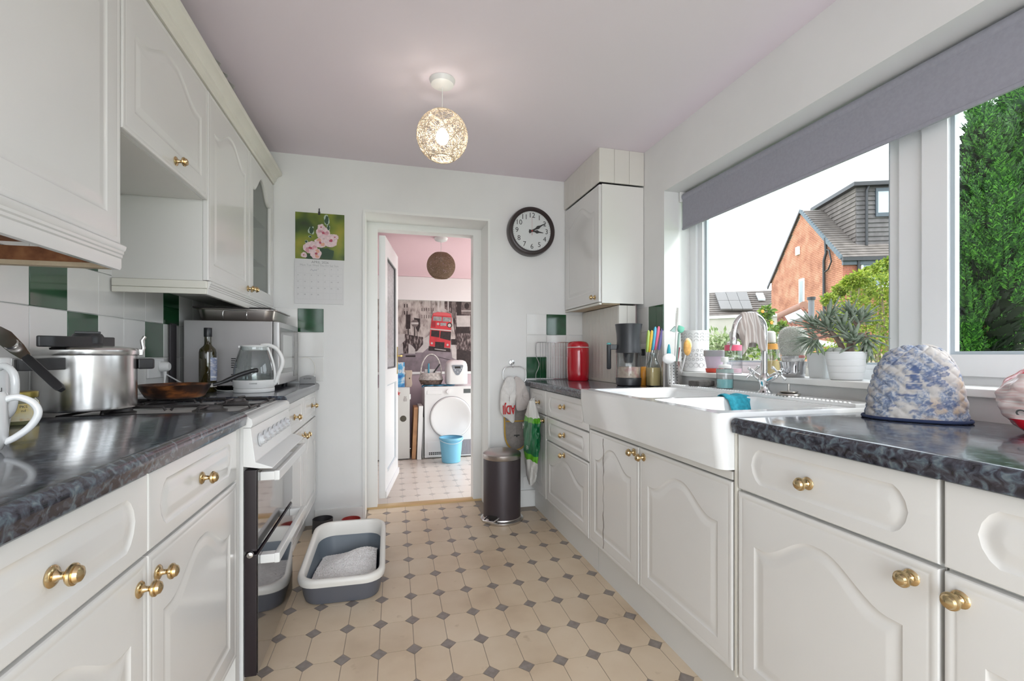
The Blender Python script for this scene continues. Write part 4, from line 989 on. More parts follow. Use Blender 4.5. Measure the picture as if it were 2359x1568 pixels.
# ---- pendant lamp over the kitchen
def pendant(lab, x, y, zc_, zcen, r, col, lit, seed, nstr=150, thick=(.0007, .0013)):
    p = thing('pendant_lamp', lab, 'pendant lamp', (x, y, zcen - r), group='woven ball pendant lamps')
    mk(MB().lathe([(.0001, zc_ - .032), (.030, zc_ - .032), (.052, zc_ - .022), (.058, zc_ - .006), (.060, zc_ - .001), (.0001, zc_ - .001)], 28, TR(x, y, 0), False, False), 'ceiling_rose', whitep_m, p, smooth=40)
    mk(MB().tube([(x, y, zc_ - .03), (x, y, zcen + .03)], .0022, 6), 'flex', whitep_m, p)
    mk(MB().lathe([(.0001, zcen + .075), (.014, zcen + .07), (.016, zcen + .03), (.0001, zcen + .03)], 16, TR(x, y, 0), False, False), 'lamp_holder', whitep_m, p, smooth=40)
    rnd = random.Random(seed); m = MB()
    top, bot = .88, -.88
    for i in range(nstr):
        ax = Vector((rnd.gauss(0, 1), rnd.gauss(0, 1), rnd.gauss(0, 1))).normalized(); u_ = ax.orthogonal().normalized(); v_ = ax.cross(u_)
        off = rnd.uniform(-.55, .55); rr = math.sqrt(1 - off * off); pts = []; L = rnd.uniform(2.2, 5.5); a0 = rnd.uniform(0, 6.28)
        for k in range(22):
            a = a0 + L * k / 21; q = (ax * off + (u_ * math.cos(a) + v_ * math.sin(a)) * rr)
            if q.z > top: q.z = top; h_ = math.hypot(q.x, q.y) or 1; f_ = math.sqrt(1 - top * top) / h_; q.x *= f_; q.y *= f_
            if q.z < bot: q.z = bot; h_ = math.hypot(q.x, q.y) or 1; f_ = math.sqrt(1 - bot * bot) / h_; q.x *= f_; q.y *= f_
            pts.append(q * r + Vector((x, y, zcen)))
        m.tube(pts, rnd.uniform(*thick), 3)
    mk(m, 'woven_shade', col, p, kind='stuff', merge=False)
    m = MB()
    for s_ in (-1, 1):
        m_ = MB().tube([(x + math.sqrt(1 - .88 ** 2) * r * math.cos(a), y + math.sqrt(1 - .88 ** 2) * r * math.sin(a), zcen + s_ * .88 * r) for a in [2 * PI * i / 32 for i in range(32)]], .0018, 6, True)
        mk(m_, 'shade_ring', col, p, smooth=60)
    if lit:
        mk(MB().sphere((x, y, zcen - .004), .030, 20, 14, (1, 1, 1.15)), 'bulb', pm('lit_bulb', (1, 1, 1), .5, emit=((1, .95, .88), 48)), p, smooth=60)
    return p
pendant('lit pendant lamp with pale woven ball shade in the kitchen', .237, 2.142, ZT, 2.100, .117, pm('pale_rattan', (.60, .50, .38), .7), True, 4, 170, (.0006, .0012))
# ================================================================== right-hand side and back wall
# ---- clock
ckc = thing('wall_clock', 'large round station clock with dark rim showing ten past three', 'clock', (.976, YB, 1.80))
CM = TR(.976, YB - .001, 1.966) @ RX(PI / 2)
rim_m = pm('dark_brown_rim', (.035, .024, .024), .3)
mk(MB().lathe([(.0001, 0), (.171, 0), (.173, .004), (.171, .055), (.167, .066), (.160, .070), (.152, .070), (.143, .062), (.139, .056)], 64, CM, False, False), 'case', rim_m, ckc, smooth=40)
fc = mk(MB().lathe([(.0001, .0545), (.141, .0545)], 64, CM, False, False), 'dial', pm('clock_face', (.72, .745, .74), .5), ckc)
def polar(m, pts): return m.add([tuple(CM @ Vector(p)) for p in pts], [tuple(range(len(pts)))])
for h in range(1, 13):
    a = PI / 2 - h * PI / 6; vs, fs = textmesh(str(h)); r = .110
    mk(MB().add([tuple(CM @ Vector((r * math.cos(a) + v[0] * .050, r * math.sin(a) + v[1] * .050, .0549))) for v in vs], fs), 'numeral', ink_m, fc)
m = MB()
for i in range(60):
    a = i * PI / 30; m.box(-.0006 if i % 5 else -.0011, .0006 if i % 5 else .0011, .131, .137, .0547, .0550, CM @ RZ(a))
mk(m, 'minute_marks', ink_m, fc, kind='stuff')
def hand(name, ang, L, tail, w, z, mat):
    m = MB().prism([(-w * .5, -tail), (w * .5, -tail), (w * .35, L * .25), (w * .8, L * .45), (w * .35, L * .62), (w * .12, L), (-w * .12, L), (-w * .35, L * .62), (-w * .8, L * .45), (-w * .35, L * .25)], z, z + .001, CM @ RZ(-ang)); mk(m, name, mat, fc)
hand('hour_hand', math.radians(96), .085, .022, .016, .0565, ink_m); hand('minute_hand', math.radians(59), .118, .025, .015, .058, ink_m)
mk(MB().box(-.0005, .0005, -.028, .10, .0598, .0602, CM).box(-.0012, .0012, -.03, -.012, .0598, .0604, CM), 'second_hand', pm('red_hand', (.45, .04, .03), .4), fc)
mk(MB().lathe([(.0001, .062), (.005, .061), (.005, .055)], 16, CM, False, False), 'centre_boss', pm('red_hand', (.45, .04, .03), .4), fc)
mk(MB().lathe([(.0001, .0660), (.142, .0655)], 48, CM, False, False), 'crystal', glass('clock_glass', (.97, .97, .97), .4), ckc)
# ---- wire cooling rack
rk = thing('cooling_rack', 'chrome wire rack standing against the tiles behind the bread bin', 'rack', (1.14, 3.13, .911))
Yk = 3.135
m = MB().tube(crom([(1.012, Yk, .913), (1.014, Yk, .955), (1.030, Yk, .99), (1.035, Yk, 1.03), (1.018, Yk, 1.07), (1.012, Yk, 1.11), (1.014, Yk, 1.165), (1.025, Yk, 1.178), (1.06, Yk, 1.18)], 5), .0028, 6); mk(m, 'side_wire', chrome_m, rk, smooth=60)
mk(MB().tube([(1.025, Yk, 1.180), (1.29, Yk, 1.180)], .0026, 6), 'top_wire', chrome_m, rk, smooth=60); mk(MB().tube([(1.012, Yk, .9145), (1.29, Yk, .9145)], .0026, 6), 'bottom_wire', chrome_m, rk, smooth=60)
wr = mesh(MB().tube([(0, 0, 0), (0, 0, .266)], .0013, 5), 'upright_wire', smooth=60); wr.materials.append(chrome_m)
for i in range(13): inst(wr, 'upright_wire', rk, (1.045 + i * .0195, Yk, .9145))
# ---- red bread bin
bb = thing('bread_bin', 'glossy red upright bread bin with domed lid on the far right worktop', 'bread bin', (1.272, 2.985, .911))
red_m = pm('red_enamel', (.50, .006, .018), .16, coat=.6)
mk(MB().lathe([(.0001, 0), (.070, 0), (.0745, .006), (.0765, .05), (.078, .12), (.0775, .2), (.0765, .226), (.075, .228)], 40, None, False, True), 'bin_body', red_m, bb, world=False, smooth=40)
mk(MB().lathe([(.0755, .2285), (.077, .2285), (.077, .2325), (.0755, .2325)], 40, None, False, False), 'seam_ring', whitep_m, bb, world=False, smooth=40)
mk(MB().lathe([(.0762, .233), (.0765, .236), (.073, .252), (.062, .266), (.04, .273), (.0001, .275)], 40, None, True, False), 'lid', red_m, bb, world=False, smooth=40)
# ---- black and clear juice press / grinder
cg = thing('drink_maker', 'black and clear upright drink maker with a side crank on the worktop', 'drink maker', (1.338, 2.40, .911))
mk(MB().lathe([(.0001, 0), (.064, 0), (.070, .006), (.073, .042), (.071, .046), (.0001, .046)], 40, None, False, False), 'base', char_m, cg, world=False, smooth=40)
mk(MB().lathe([(.0695, .0465), (.0700, .12), (.0700, .185), (.072, .188)], 40, None, False, False), 'clear_vessel', clearp_m, cg, world=False, smooth=40)
mk(MB().lathe([(.0001, .048), (.067, .048), (.067, .108), (.0001, .108)], 32, None, False, False), 'dried_contents', ramp_mat('fruit_tea', [(.3, (.50, .36, .30)), (.5, (.66, .56, .44)), (.68, (.55, .30, .28)), (.8, (.70, .55, .30))], 20, 3, rough=.6), cg, world=False, smooth=40)
mk(MB().lathe([(.0001, .130), (.022, .132), (.026, .150), (.030, .186), (.034, .188)], 28, None, False, False), 'nozzle', char_m, cg, world=False, smooth=40)
mk(MB().lathe([(.0001, .189), (.072, .189), (.0725, .196), (.068, .225), (.0665, .26), (.069, .30), (.075, .345), (.077, .355), (.074, .356), (.071, .34), (.0001, .325)], 40, None, False, False), 'hopper', char_m, cg, world=False, smooth=40)
la = math.atan2(.40, -.92)
mk(MB().box(.062, .108, -.009, .009, .208, .238, RZ(la)), 'crank_arm', char_m, cg, world=False, bevel=.003)
hd_ = mk(MB().lathe([(.0001, .094), (.010, .095), (.013, .102), (.013, .236), (.0001, .238)], 20, RZ(la) @ TR(.112, 0, 0), False, False), 'crank_handle', char_m, cg, world=False, smooth=40)
mk(MB().lathe([(.013, .2385), (.0135, .241), (.010, .248), (.0001, .249)], 20, RZ(la) @ TR(.112, 0, 0), True, False), 'handle_cap', pm('teal_cap', (.12, .42, .42), .35), hd_, world=False, smooth=40)
# ---- double socket on the right wall above the worktop
so2 = thing('wall_socket', 'white wall socket above the far right worktop with a black plug', 'socket', (XR - .01, 2.55, 1.07))
mk(MB().box(XR - .016, XR - .0065, 2.475, 2.60, 1.075, 1.16), 'face_plate', whitep_m, so2, bevel=.003)
mk(MB().box(XR - .019, XR - .016, 2.50, 2.525, 1.118, 1.142), 'switch', grey_m, so2, bevel=.001)
mk(MB().box(XR - .040, XR - .016, 2.545, 2.585, 1.085, 1.125), 'plug_body', black_m, so2, bevel=.004)
# ---- orange bag, black cup with coloured cutlery
tag(mk(MB().lathe([(.0001, 0), (.030, 0), (.033, .004), (.033, .085), (.025, .10), (.014, .108), (.0001, .11)], 28, TR(1.440, 2.405, .911), False, False), 'squash_bottle', pm('orange_plastic', (.80, .34, .04), .35), smooth=40), 'small orange bottle between drink maker and glass bottle', 'bottle')
cup = tag(mk(MB().lathe([(.0001, 0), (.030, 0), (.034, .004), (.037, .105), (.035, .105), (.031, .008), (.0001, .006)], 32, TR(1.480, 2.425, .911), False, False), 'cutlery_cup', pm('black_cup', (.02, .02, .022), .3), smooth=40), 'black cup holding cutlery with coloured handles', 'cup')
cols = [('lime', (.42, .58, .13)), ('yellow', (.80, .50, .07)), ('blue', (.10, .45, .68)), ('pink', (.80, .16, .27)), ('violet', (.27, .27, .66))]
us = [(1494, 760), (1502, 760), (1510, 752), (1518, 751), (1528, 751)]
for i, ((cn, cc), (uu, vv)) in enumerate(zip(cols, us)):
    tp = pix(uu, vv, D=2.70); bp_ = Vector((1.480 + (i - 2) * .013, 2.425 + (i % 2 - .5) * .012, .925))
    t = thing('table_knife' if i else 'table_fork', 'table %s with %s plastic handle standing in the black cup' % ('knife' if i else 'fork', cn), 'cutlery', tuple(bp_), group='coloured cutlery')
    mid = tp.lerp(bp_, .42); d = (tp - mid)
    mk(MB().tube([mid + d * f for f in (0, .04, .25, .6, .85, .95, 1)], [.0045, .0075, .0085, .0095, .0088, .0065, .002], 10), 'handle', pm(cn + '_handle', cc, .3), t, smooth=60)
    mk(MB().tube([bp_, mid + d * .03], .0022, 6), 'shank', steel_m, t, smooth=60)
# ---- square glass bottle with oil
gb = thing('glass_bottle', 'square clear glass bottle half full of pale yellow oil by the sink', 'bottle', (1.432, 2.29, .911))
P = [[(p[0], p[1], z) for p in rrect(w_, w_, r_)] for w_, r_, z in ((.062, .014, 0), (.070, .016, .004), (.070, .016, .10), (.066, .02, .12), (.040, .019, .155), (.030, .0149, .165), (.029, .0144, .176), (.034, .0169, .178), (.034, .0169, .188), (.026, .0129, .188), (.026, .0129, .168))]
m = MB(); m.grid(P, True); n = len(P[0]); m.f.append(tuple(range(n - 1, -1, -1))); mk(m, 'bottle', vessel_m, gb, world=False, smooth=50)
P = [[(p[0], p[1], z) for p in rrect(.063, .063, .014)] for z in (.007, .106)]
m = MB(); m.grid(P, True); m.f += [tuple(range(23, -1, -1)), tuple(range(24, 48))]; mk(m, 'oil', pm('pale_oil', (.85, .66, .32), .25), gb, world=False, smooth=40)
# ---- perforated steel utensil pot and what stands in it
HX, HY = 1.474, 2.178
up = thing('utensil_pot', 'perforated stainless steel utensil pot beside the sink', 'utensil pot', (HX, HY, .911))
mk(MB().lathe([(.0001, 0), (.050, 0), (.0535, .002), (.0535, .140), (.0545, .143), (.0525, .143), (.051, .139), (.051, .004), (.0001, .003)], 44, None, False, False), 'pot_body', steel_m, up, world=False, smooth=40)
m = MB()
for r in range(7):
    for c in range(18):
        if c % 6 in (3, 4, 5): continue
        a = c * 2 * PI / 18 - 2.35; z = .028 + r * .0155
        m.lathe([(.0001, 0), (.0028, 0)], 8, RZ(a) @ TR(.0539, 0, z) @ RY(PI / 2), False, False)
mk(m, 'perforations', dark_m, up, world=False, kind='stuff')
def stick(name, label, cat, foot, tip, parts, grp='utensils in the steel pot'):
    t = thing(name, label, cat, tuple(foot), group=grp)
    for nm, a, b, rr, mat in parts:
        p = [foot.lerp(tip, a + (b - a) * k / (len(rr) - 1)) for k in range(len(rr))]
        mk(MB().tube(p, rr, 12), nm, mat, t, smooth=60)
    return t
foot = lambda dx, dy: Vector((HX + dx, HY + dy, .918))
tipb = pix(1561, 708, D=2.40)
bbsh = stick('bottle_brush', 'long grey-white bottle brush standing in the steel pot', 'brush', foot(0, -.01), tipb, [('stem', 0, .82, [.003] * 4, whitep_m)])
m = MB(); rnd = random.Random(2); ft = foot(0, -.01); ax = (tipb - ft).normalized(); ua = ax.orthogonal().normalized(); va_ = ax.cross(ua)
for i in range(240):
    f = .70 + .30 * i / 240; a = i * 2.4; rr = .007 + .004 * math.sin(PI * (f - .70) / .30); c0 = ft.lerp(tipb, f); e = c0 + (ua * math.cos(a) + va_ * math.sin(a)) * rr
    m.tube([c0, e], .0006, 3, cap=False)
mk(m, 'bristles', pm('grey_bristle', (.55, .53, .50), .8), bbsh, kind='stuff', merge=False)
tg = pix(1566, 752, D=2.43); t = stick('washing_brush', 'pale green washing-up brush standing in the steel pot', 'brush', foot(.015, .0), tg, [('handle', 0, .9, [.0045, .0045, .005, .006], pm('sage_plastic', (.36, .55, .49), .4))])
gm = pm('green_bristle', (.16, .48, .36), .6)
mk(MB().lathe([(.0001, -.004), (.012, -.002), (.021, .010), (.019, .030), (.004, .032), (.0001, .03)], 20, Matrix.Translation(tg - Vector((0, 0, .028))) @ RY(.35) @ Matrix.Diagonal((1, .5, 1, 1)), False, False), 'brush_head', gm, t, smooth=50)
tl = pix(1556, 757, D=2.42); mk(MB().prism([(-.028, .0), (.0, -.006), (.008, .02), (.0, .026)], -.004, .004, Matrix.Translation(tl - Vector((0.004, 0, .012))) @ RX(PI / 2)), 'scraper', pm('grey_green', (.30, .40, .38), .5), t)
ts = pix(1583, 800, D=2.40)
t = stick('dish_sponge', 'orange sponge on a handle standing in the steel pot', 'sponge', foot(.028, -.012), ts, [('handle', 0, 1, [.004, .004, .004], whitep_m)])
spm = pm('orange_sponge', (.78, .44, .14), .95, noise=(50, .2), bump=(220, .8, .002)); spm2 = pm('cream_sponge', (.78, .60, .40), .95, bump=(220, .8, .002))
mk(MB().sphere(tuple(ts - Vector((.006, .01, .002))), .030, 20, 12, (.72, .45, 1.35)), 'sponge_front', spm, t, smooth=60)
mk(MB().sphere(tuple(ts + Vector((.012, .012, .014))), .030, 20, 12, (.75, .55, 1.2)), 'sponge_back', spm2, t, smooth=60)
tw = pix(1541, 826, D=2.36); t = stick('serving_spoon', 'white plastic serving spoon lying bowl-up in the steel pot', 'spoon', foot(-.02, -.01), tw, [('handle', 0, 1, [.004, .004, .004], whitep_m)])
mk(MB().sphere(tuple(tw), .032, 20, 12, (1.15, .6, .85)), 'spoon_bowl', whitep_m, t, smooth=60)
tb = pix(1541, 793, D=2.44); stick('spatula', 'turquoise handled spatula standing in the steel pot', 'spatula', foot(-.01, .02), tb, [('handle', .5, 1, [.007, .0095, .011, .0095, .004], pm('turquoise_plastic', (.06, .46, .56), .35)), ('shank', 0, .5, [.003, .003], steel_m)])
tb = pix(1565, 800, D=2.46); stick('whisk', 'dark red handled utensil standing in the steel pot', 'utensil', foot(.02, .025), tb, [('handle', .5, 1, [.005, .006, .004], pm('dark_red_plastic', (.35, .04, .06), .35)), ('shank', 0, .5, [.003, .003], steel_m)])
# ---- sill: lace pot, lilac pot, bottles, cactus, planters
ZS = WZ0 + .0005
lp = thing('lace_planter', 'white metal planter with punched lace pattern at the far end of the sill', 'planter', (1.622, 2.185, ZS))
tin_m = pm('white_tin', (.80, .81, .81), .35)
mk(MB().lathe([(.0001, 0), (.060, 0), (.064, .003), (.072, .20), (.073, .222), (.071, .222), (.070, .20), (.062, .006), (.0001, .005)], 44, None, False, False), 'pot_body', tin_m, lp, world=False, smooth=40)
m = MB(); gm2 = pm('lace_grey', (.42, .42, .43), .6)  # plain grey for the lace rings
for z, n_, rr in ((.035, 15, .012), (.066, 20, .007), (.09, 15, .009), (.115, 20, .006), (.165, 15, .010), (.182, 15, .010), (.198, 15, .010)):
    for k in range(n_):
        a = 2 * PI * k / n_ + (.2 if n_ == 20 else 0); R_ = .0645 + .008 * z / .2 + .0006
        if z > .16: pts = [(R_ * math.cos(a + rr * math.cos(b) / R_), R_ * math.sin(a + rr * math.cos(b) / R_), z + rr * math.sin(b)) for b in [PI * i / 7 for i in range(8)]]; m.tube(pts, .0009, 4)
        else: pts = [(R_ * math.cos(a + rr * math.cos(b) / R_), R_ * math.sin(a + rr * math.cos(b) / R_), z + rr * math.sin(b)) for b in [2 * PI * i / 10 for i in range(10)]]; m.tube(pts, .0009, 4, True)
mk(m, 'lace_pattern', gm2, lp, world=False, kind='stuff', merge=False)
lc = thing('plant_pot', 'lilac plant pot with grey rim on a red saucer on the sill', 'plant pot', (1.606, 2.008, ZS))
mk(MB().lathe([(.0001, 0), (.034, 0), (.040, .003), (.043, .020), (.041, .022), (.0001, .018)], 32, None, False, False), 'saucer', pm('red_plastic', (.65, .07, .04), .35), lc, world=False, smooth=40)
mk(MB().lathe([(.0001, .0225), (.036, .0225), (.046, .080), (.047, .082), (.0001, .075)], 32, None, False, False), 'pot_body', pm('lilac_plastic', (.62, .52, .62), .4), lc, world=False, smooth=40)
mk(MB().lathe([(.049, .082), (.0505, .084), (.0515, .113), (.049, .114), (.047, .10), (.0001, .095)], 32, None, True, False), 'rim', pm('grey_rim', (.40, .40, .42), .4), lc, world=False, smooth=40)
def pump_bottle(name, label, x, y, z, r, h, band, liq, pump=True, bandz=(.55, .70), liqh=.45, body=None, capc=None):
    t = thing(name, label, 'bottle', (x, y, z), group='soap bottles by the sink')
    mk(MB().lathe([(.0001, 0), (r * .93, 0), (r, .004), (r, h * .80), (r * .92, h * .86), (r * .5, h * .92), (r * .5, h)], 32, None, False, True), 'bottle', body or clearp_m, t, world=False, smooth=40)
    if liq: mk(MB().lathe([(.0001, .003), (r * .94, .004), (r * .94, h * liqh), (.0001, h * liqh)], 32, None, False, False), 'liquid', liq, t, world=False, smooth=40)
    mk(MB().lathe([(r * 1.005, h * bandz[0]), (r * 1.012, h * bandz[0]), (r * 1.012, h * bandz[1]), (r * 1.005, h * bandz[1])], 32, None, False, False), 'label_band', band, t, world=False, smooth=40)
    cm_ = capc or whitep_m
    if pump:
        mk(MB().lathe([(r * .72, h * .88), (r * .74, h * .90), (r * .74, h * 1.0), (r * .60, h * 1.03), (r * .22, h * 1.05), (r * .22, h * 1.16)], 28, None, True, True), 'pump_collar', cm_, t, world=False, smooth=40)
        mk(MB().lathe([(.0001, h * 1.14), (r * .45, h * 1.15), (r * .48, h * 1.30), (r * .40, h * 1.36), (.0001, h * 1.37)], 24, None, False, False).box(-r * 1.0, 0, -r * .2, r * .2, h * 1.27, h * 1.34, RZ(PI - .9)), 'pump_head', cm_, t, world=False, smooth=40)
    else:
        mk(MB().lathe([(r * .52, h * .93), (r * .55, h * .94), (r * .5, h * 1.22), (r * .3, h * 1.26), (.0001, h * 1.265)], 24, None, True, False), 'cap', cm_, t, world=False, smooth=40)
    return t
pump_bottle('soap_dispenser', 'clear foaming soap dispenser with teal soap on the sink ledge', 1.470, 1.768, .936, .036, .105, pm('sage_band', (.30, .38, .36), .4), pm('teal_soap', (.28, .62, .62), .2), liqh=.40, bandz=(.68, .84))
pump_bottle('soap_dispenser', 'clear bottle with pink band on the sill behind the tap', 1.625, 1.895, ZS, .040, .150, pm('pink_band', (.80, .12, .22), .4), pm('pink_soap', (.75, .50, .58), .2), liqh=.16, bandz=(.74, .92))
pump_bottle('soap_dispenser', 'clear bottle of amber soap with orange band on the sill', 1.625, 1.668, ZS, .038, .155, pm('orange_band', (.85, .42, .10), .4), pm('amber_soap', (.74, .58, .26), .2), liqh=.42, bandz=(.74, .90), pump=False)
# cactus in a white speckled pot inside a silver pot
cx, cy = 1.600, 1.528
sp_ = thing('silver_pot', 'polished silver cache pot on the window sill', 'plant pot', (cx, cy, ZS))
mk(MB().lathe([(.0001, 0), (.040, 0), (.043, .003), (.0455, .02), (.0455, .04), (.050, .062), (.0485, .062), (.044, .04), (.040, .006), (.0001, .005)], 40, None, False, False), 'pot_body', pm('silver_mirror', (.50, .49, .50), .08, 1), sp_, world=False, smooth=50)
wp = thing('cactus', 'round spiny white cactus in a speckled white pot inside the silver pot', 'cactus', (cx, cy, ZS + .006))
mk(MB().lathe([(.0001, 0), (.033, 0), (.043, .078), (.044, .080), (.041, .080), (.0001, .072)], 36, None, False, False), 'speckled_pot', pm('speckled_ceramic', (.74, .73, .72), .4, noise=(60, .5, 2)), wp, world=False, smooth=40)
mk(MB().lathe([(.0442, .076), (.0445, .072), (.045, .082), (.043, .083)], 36, None, False, False, -1.9, -.6), 'glaze_drip', pm('pink_glaze', (.55, .22, .20), .3), wp, world=False, smooth=40)
cc_ = Vector((0, 0, .135)); m = MB(); prof = [(.030, .074), (.038, .085), (.047, .108), (.051, .135), (.049, .162), (.040, .184), (.024, .197), (.0001, .201)]
cb = mk(MB().lathe(prof, 40, None, False, False), 'cactus_body', pm('cactus_green', (.48, .50, .44), .9), wp, world=False, smooth=60)
def cprof(z):
    for (r0, z0), (r1, z1) in zip(prof, prof[1:]):
        if z0 <= z <= z1: return r0 + (r1 - r0) * (z - z0) / (z1 - z0)
    return .03
m = MB(); rnd = random.Random(9)
for i in range(620):
    zf = (i + .5) / 620; z = .078 + .122 * zf; a = i * 2.39996; r = cprof(z); base = Vector((r * math.cos(a), r * math.sin(a), z)); nrm_ = Vector((math.cos(a), math.sin(a), (z - .13) * 14)).normalized()
    for k in range(7):
        d = (nrm_ * .65 + Vector((rnd.uniform(-1, 1), rnd.uniform(-1, 1), rnd.uniform(-1, 1))) * .75).normalized(); e = base + d * .0085; sd = d.orthogonal().normalized() * .0009
        m.add([tuple(base - sd), tuple(base + sd), tuple(e)], [(0, 1, 2)])
mk(m, 'spines', pm('white_spine', (.85, .84, .81), .6), wp, world=False, kind='stuff', merge=False)
# white square planter with little cacti, white ribbed pot with succulent
sqp = thing('square_planter', 'white square planter behind the succulent pot on the sill', 'planter', (1.648, 1.432, ZS))
P = [[(p[0], p[1], z) for p in rrect(w_, w_, .008)] for w_, z in ((.070, 0), (.086, .098), (.080, .098), (.066, .02))]
m = MB(); m.grid(P, True); m.f += [tuple(range(23, -1, -1)), tuple(range(72, 96))]; mk(m, 'pot_body', tin_m, sqp, world=False, smooth=40)
cx, cy = 1.600, 1.300
wpp = thing('succulent_plant', 'grey-green branching succulent in a white ribbed pot on the sill', 'potted plant', (cx, cy, ZS))
prof = [(.0001, 0), (.046, 0), (.050, .003)]
for i in range(4): z = .006 + i * .023; r = .050 + .0042 * i; prof += [(r, z), (r + .0035, z + .020), (r + .0025, z + .0225)]
prof += [(.0665, .098), (.0665, .102), (.063, .102), (.061, .092), (.0001, .09)]
mk(MB().lathe(prof, 44, None, False, False), 'pot', tin_m, wpp, world=False, smooth=30)
mk(MB().lathe([(.0001, .0925), (.060, .0922)], 30, None, False, False), 'soil', pm('soil', (.06, .04, .03), .95), wpp, world=False)
bark_m = pm('grey_bark', (.33, .24, .20), .85, noise=(40, .3)); kleaf_m = pm('grey_green_leaf', (.16, .23, .14), .45, noise=(60, .25), col2=(.34, .38, .32)); 
random.seed(21)
ray_r = Vector((.63, -.775, 0)).normalized()   # picture right at the pot
ray_f = Vector((.775, .63, 0))
def PL(r, f, z): return ray_r * r + ray_f * f + Vector((0, 0, z))
bm_ = MB(); tips = []
def branch(pts, rs): bm_.tube(crom(pts, 4), [rs[0] + (rs[1] - rs[0]) * i / (len(crom(pts, 4)) - 1) for i in range(len(crom(pts, 4)))], 8); tips.append((Vector(pts[-1]), (Vector(pts[-1]) - Vector(pts[-2])).normalized()))
branch([PL(.012, 0, .09), PL(.012, 0, .125), PL(.02, .0, .155), PL(.032, .01, .19), PL(.050, .01, .225)], (.013, .005))
branch([PL(-.005, .01, .09), PL(-.015, .01, .125), PL(-.03, .0, .155), PL(-.045, -.01, .175), PL(-.06, -.02, .195)], (.011, .005))
branch([PL(-.03, 0, .155), PL(-.06, .01, .165), PL(-.085, .0, .180), PL(-.105, 0, .205)], (.006, .004))
branch([PL(-.045, 0, .165), PL(-.075, -.01, .155), PL(-.11, -.01, .145)], (.005, .0035))
branch([PL(.02, 0, .155), PL(.045, -.01, .165), PL(.06, -.015, .150), PL(.062, -.02, .135)], (.006, .004))
branch([PL(.0, 0, .14), PL(-.005, -.02, .16), PL(-.01, -.03, .185)], (.007, .005))
branch([PL(.035, .01, .19), PL(.02, .02, .215), PL(.01, .02, .24)], (.006, .004))
branch([PL(-.06, -.02, .195), PL(-.055, -.02, .215), PL(-.045, -.015, .235)], (.005, .004))
branch([PL(.012, 0, .12), PL(.022, -.03, .13), PL(.02, -.045, .145)], (.006, .004))
mk(bm_, 'stems', bark_m, wpp, world=False, smooth=60)
def leafshape(L, w):
    P = []
    for t, k in ((0, .25), (.2, .7), (.5, 1), (.8, .8), (.95, .35), (1, .05)):
        P.append([(t * L, w * k * math.cos(a), .5 * w * k * math.sin(a) - .10 * L * t * t) for a in [2 * PI * i / 6 for i in range(6)]])
    return MB().grid(P, True)
nleaf = 0; lms = []
for L, w_ in ((.058, .0055), (.068, .0058), (.050, .0052)):
    me = mesh(leafshape(L, w_), 'leaf', smooth=60); me.materials.append(kleaf_m); lms.append(me)
for tp, td in tips:
    cnt = 24
    for i in range(cnt):
        f = i / cnt; a = i * 2.4; base = tp - td * .030 * (1 - f); el = .35 + 1.0 * f
        u_ = td.orthogonal().normalized(); v_ = td.cross(u_)
        d = (td * math.sin(el) + (u_ * math.cos(a) + v_ * math.sin(a)) * math.cos(el) + Vector((0, 0, .25 - random.random() * .35))).normalized()
        q = d.to_track_quat('X', 'Z')
        o = inst(random.choice(lms), 'leaf', wpp, base, q.to_euler(), world=False, scale=(random.uniform(.8, 1.2),) * 3); nleaf += 1
for k, (r, f, z) in enumerate(((-.10, -.02, .150), (-.085, .0, .145), (.062, -.02, .13), (.075, -.01, .14), (.05, -.03, .125))):
    for j in range(3):
        d = (ray_r * random.uniform(-1, 1) + ray_f * random.uniform(-.6, .6) + Vector((0, 0, -1.0))).normalized(); inst(lms[1], 'leaf', wpp, PL(r, f, z), d.to_track_quat('X', 'Z').to_euler(), world=False)
for k, (r, f) in enumerate(((-.042, -.01), (-.022, -.03))):
    mk(MB().sphere(tuple(PL(r, f, .102)), .0165, 16, 10, (1, 1, .95)), 'small_cactus', pm('pale_cactus', (.55, .58, .54), .9, bump=(300, 1, .004)), wpp, world=False, smooth=60)
# ---- tap
tp_ = thing('mixer_tap', 'chrome swan-neck mixer tap with cross handles behind the sink', 'tap', (1.462, 1.530, .9355))
TX, TY, TZ = 1.462, 1.530, .935
mk(MB().lathe([(.0001, 0), (.026, 0), (.028, .003), (.024, .008), (.018, .014), (.017, .03), (.020, .04), (.024, .052), (.022, .064), (.016, .074), (.013, .08)], 28, None, False, True), 'tap_body', chrome_m, tp_, world=False, smooth=50)
mk(MB().tube(crom([(0, 0, .07), (0, 0, .14), (0, 0, .24), (-.008, 0, .285), (-.045, 0, .312), (-.095, .0, .312), (-.130, 0, .290), (-.145, 0, .255), (-.150, 0, .222)], 6), [.0105] * 49, 14), 'spout', chrome_m, tp_, world=False, smooth=60)
mk(MB().lathe([(.0105, .028), (.0125, .022), (.0135, .008), (.0135, 0), (.0001, .0)], 20, TR(-.151, 0, .197) @ RY(.12), False, False), 'spout_nozzle', chrome_m, tp_, world=False, smooth=40)
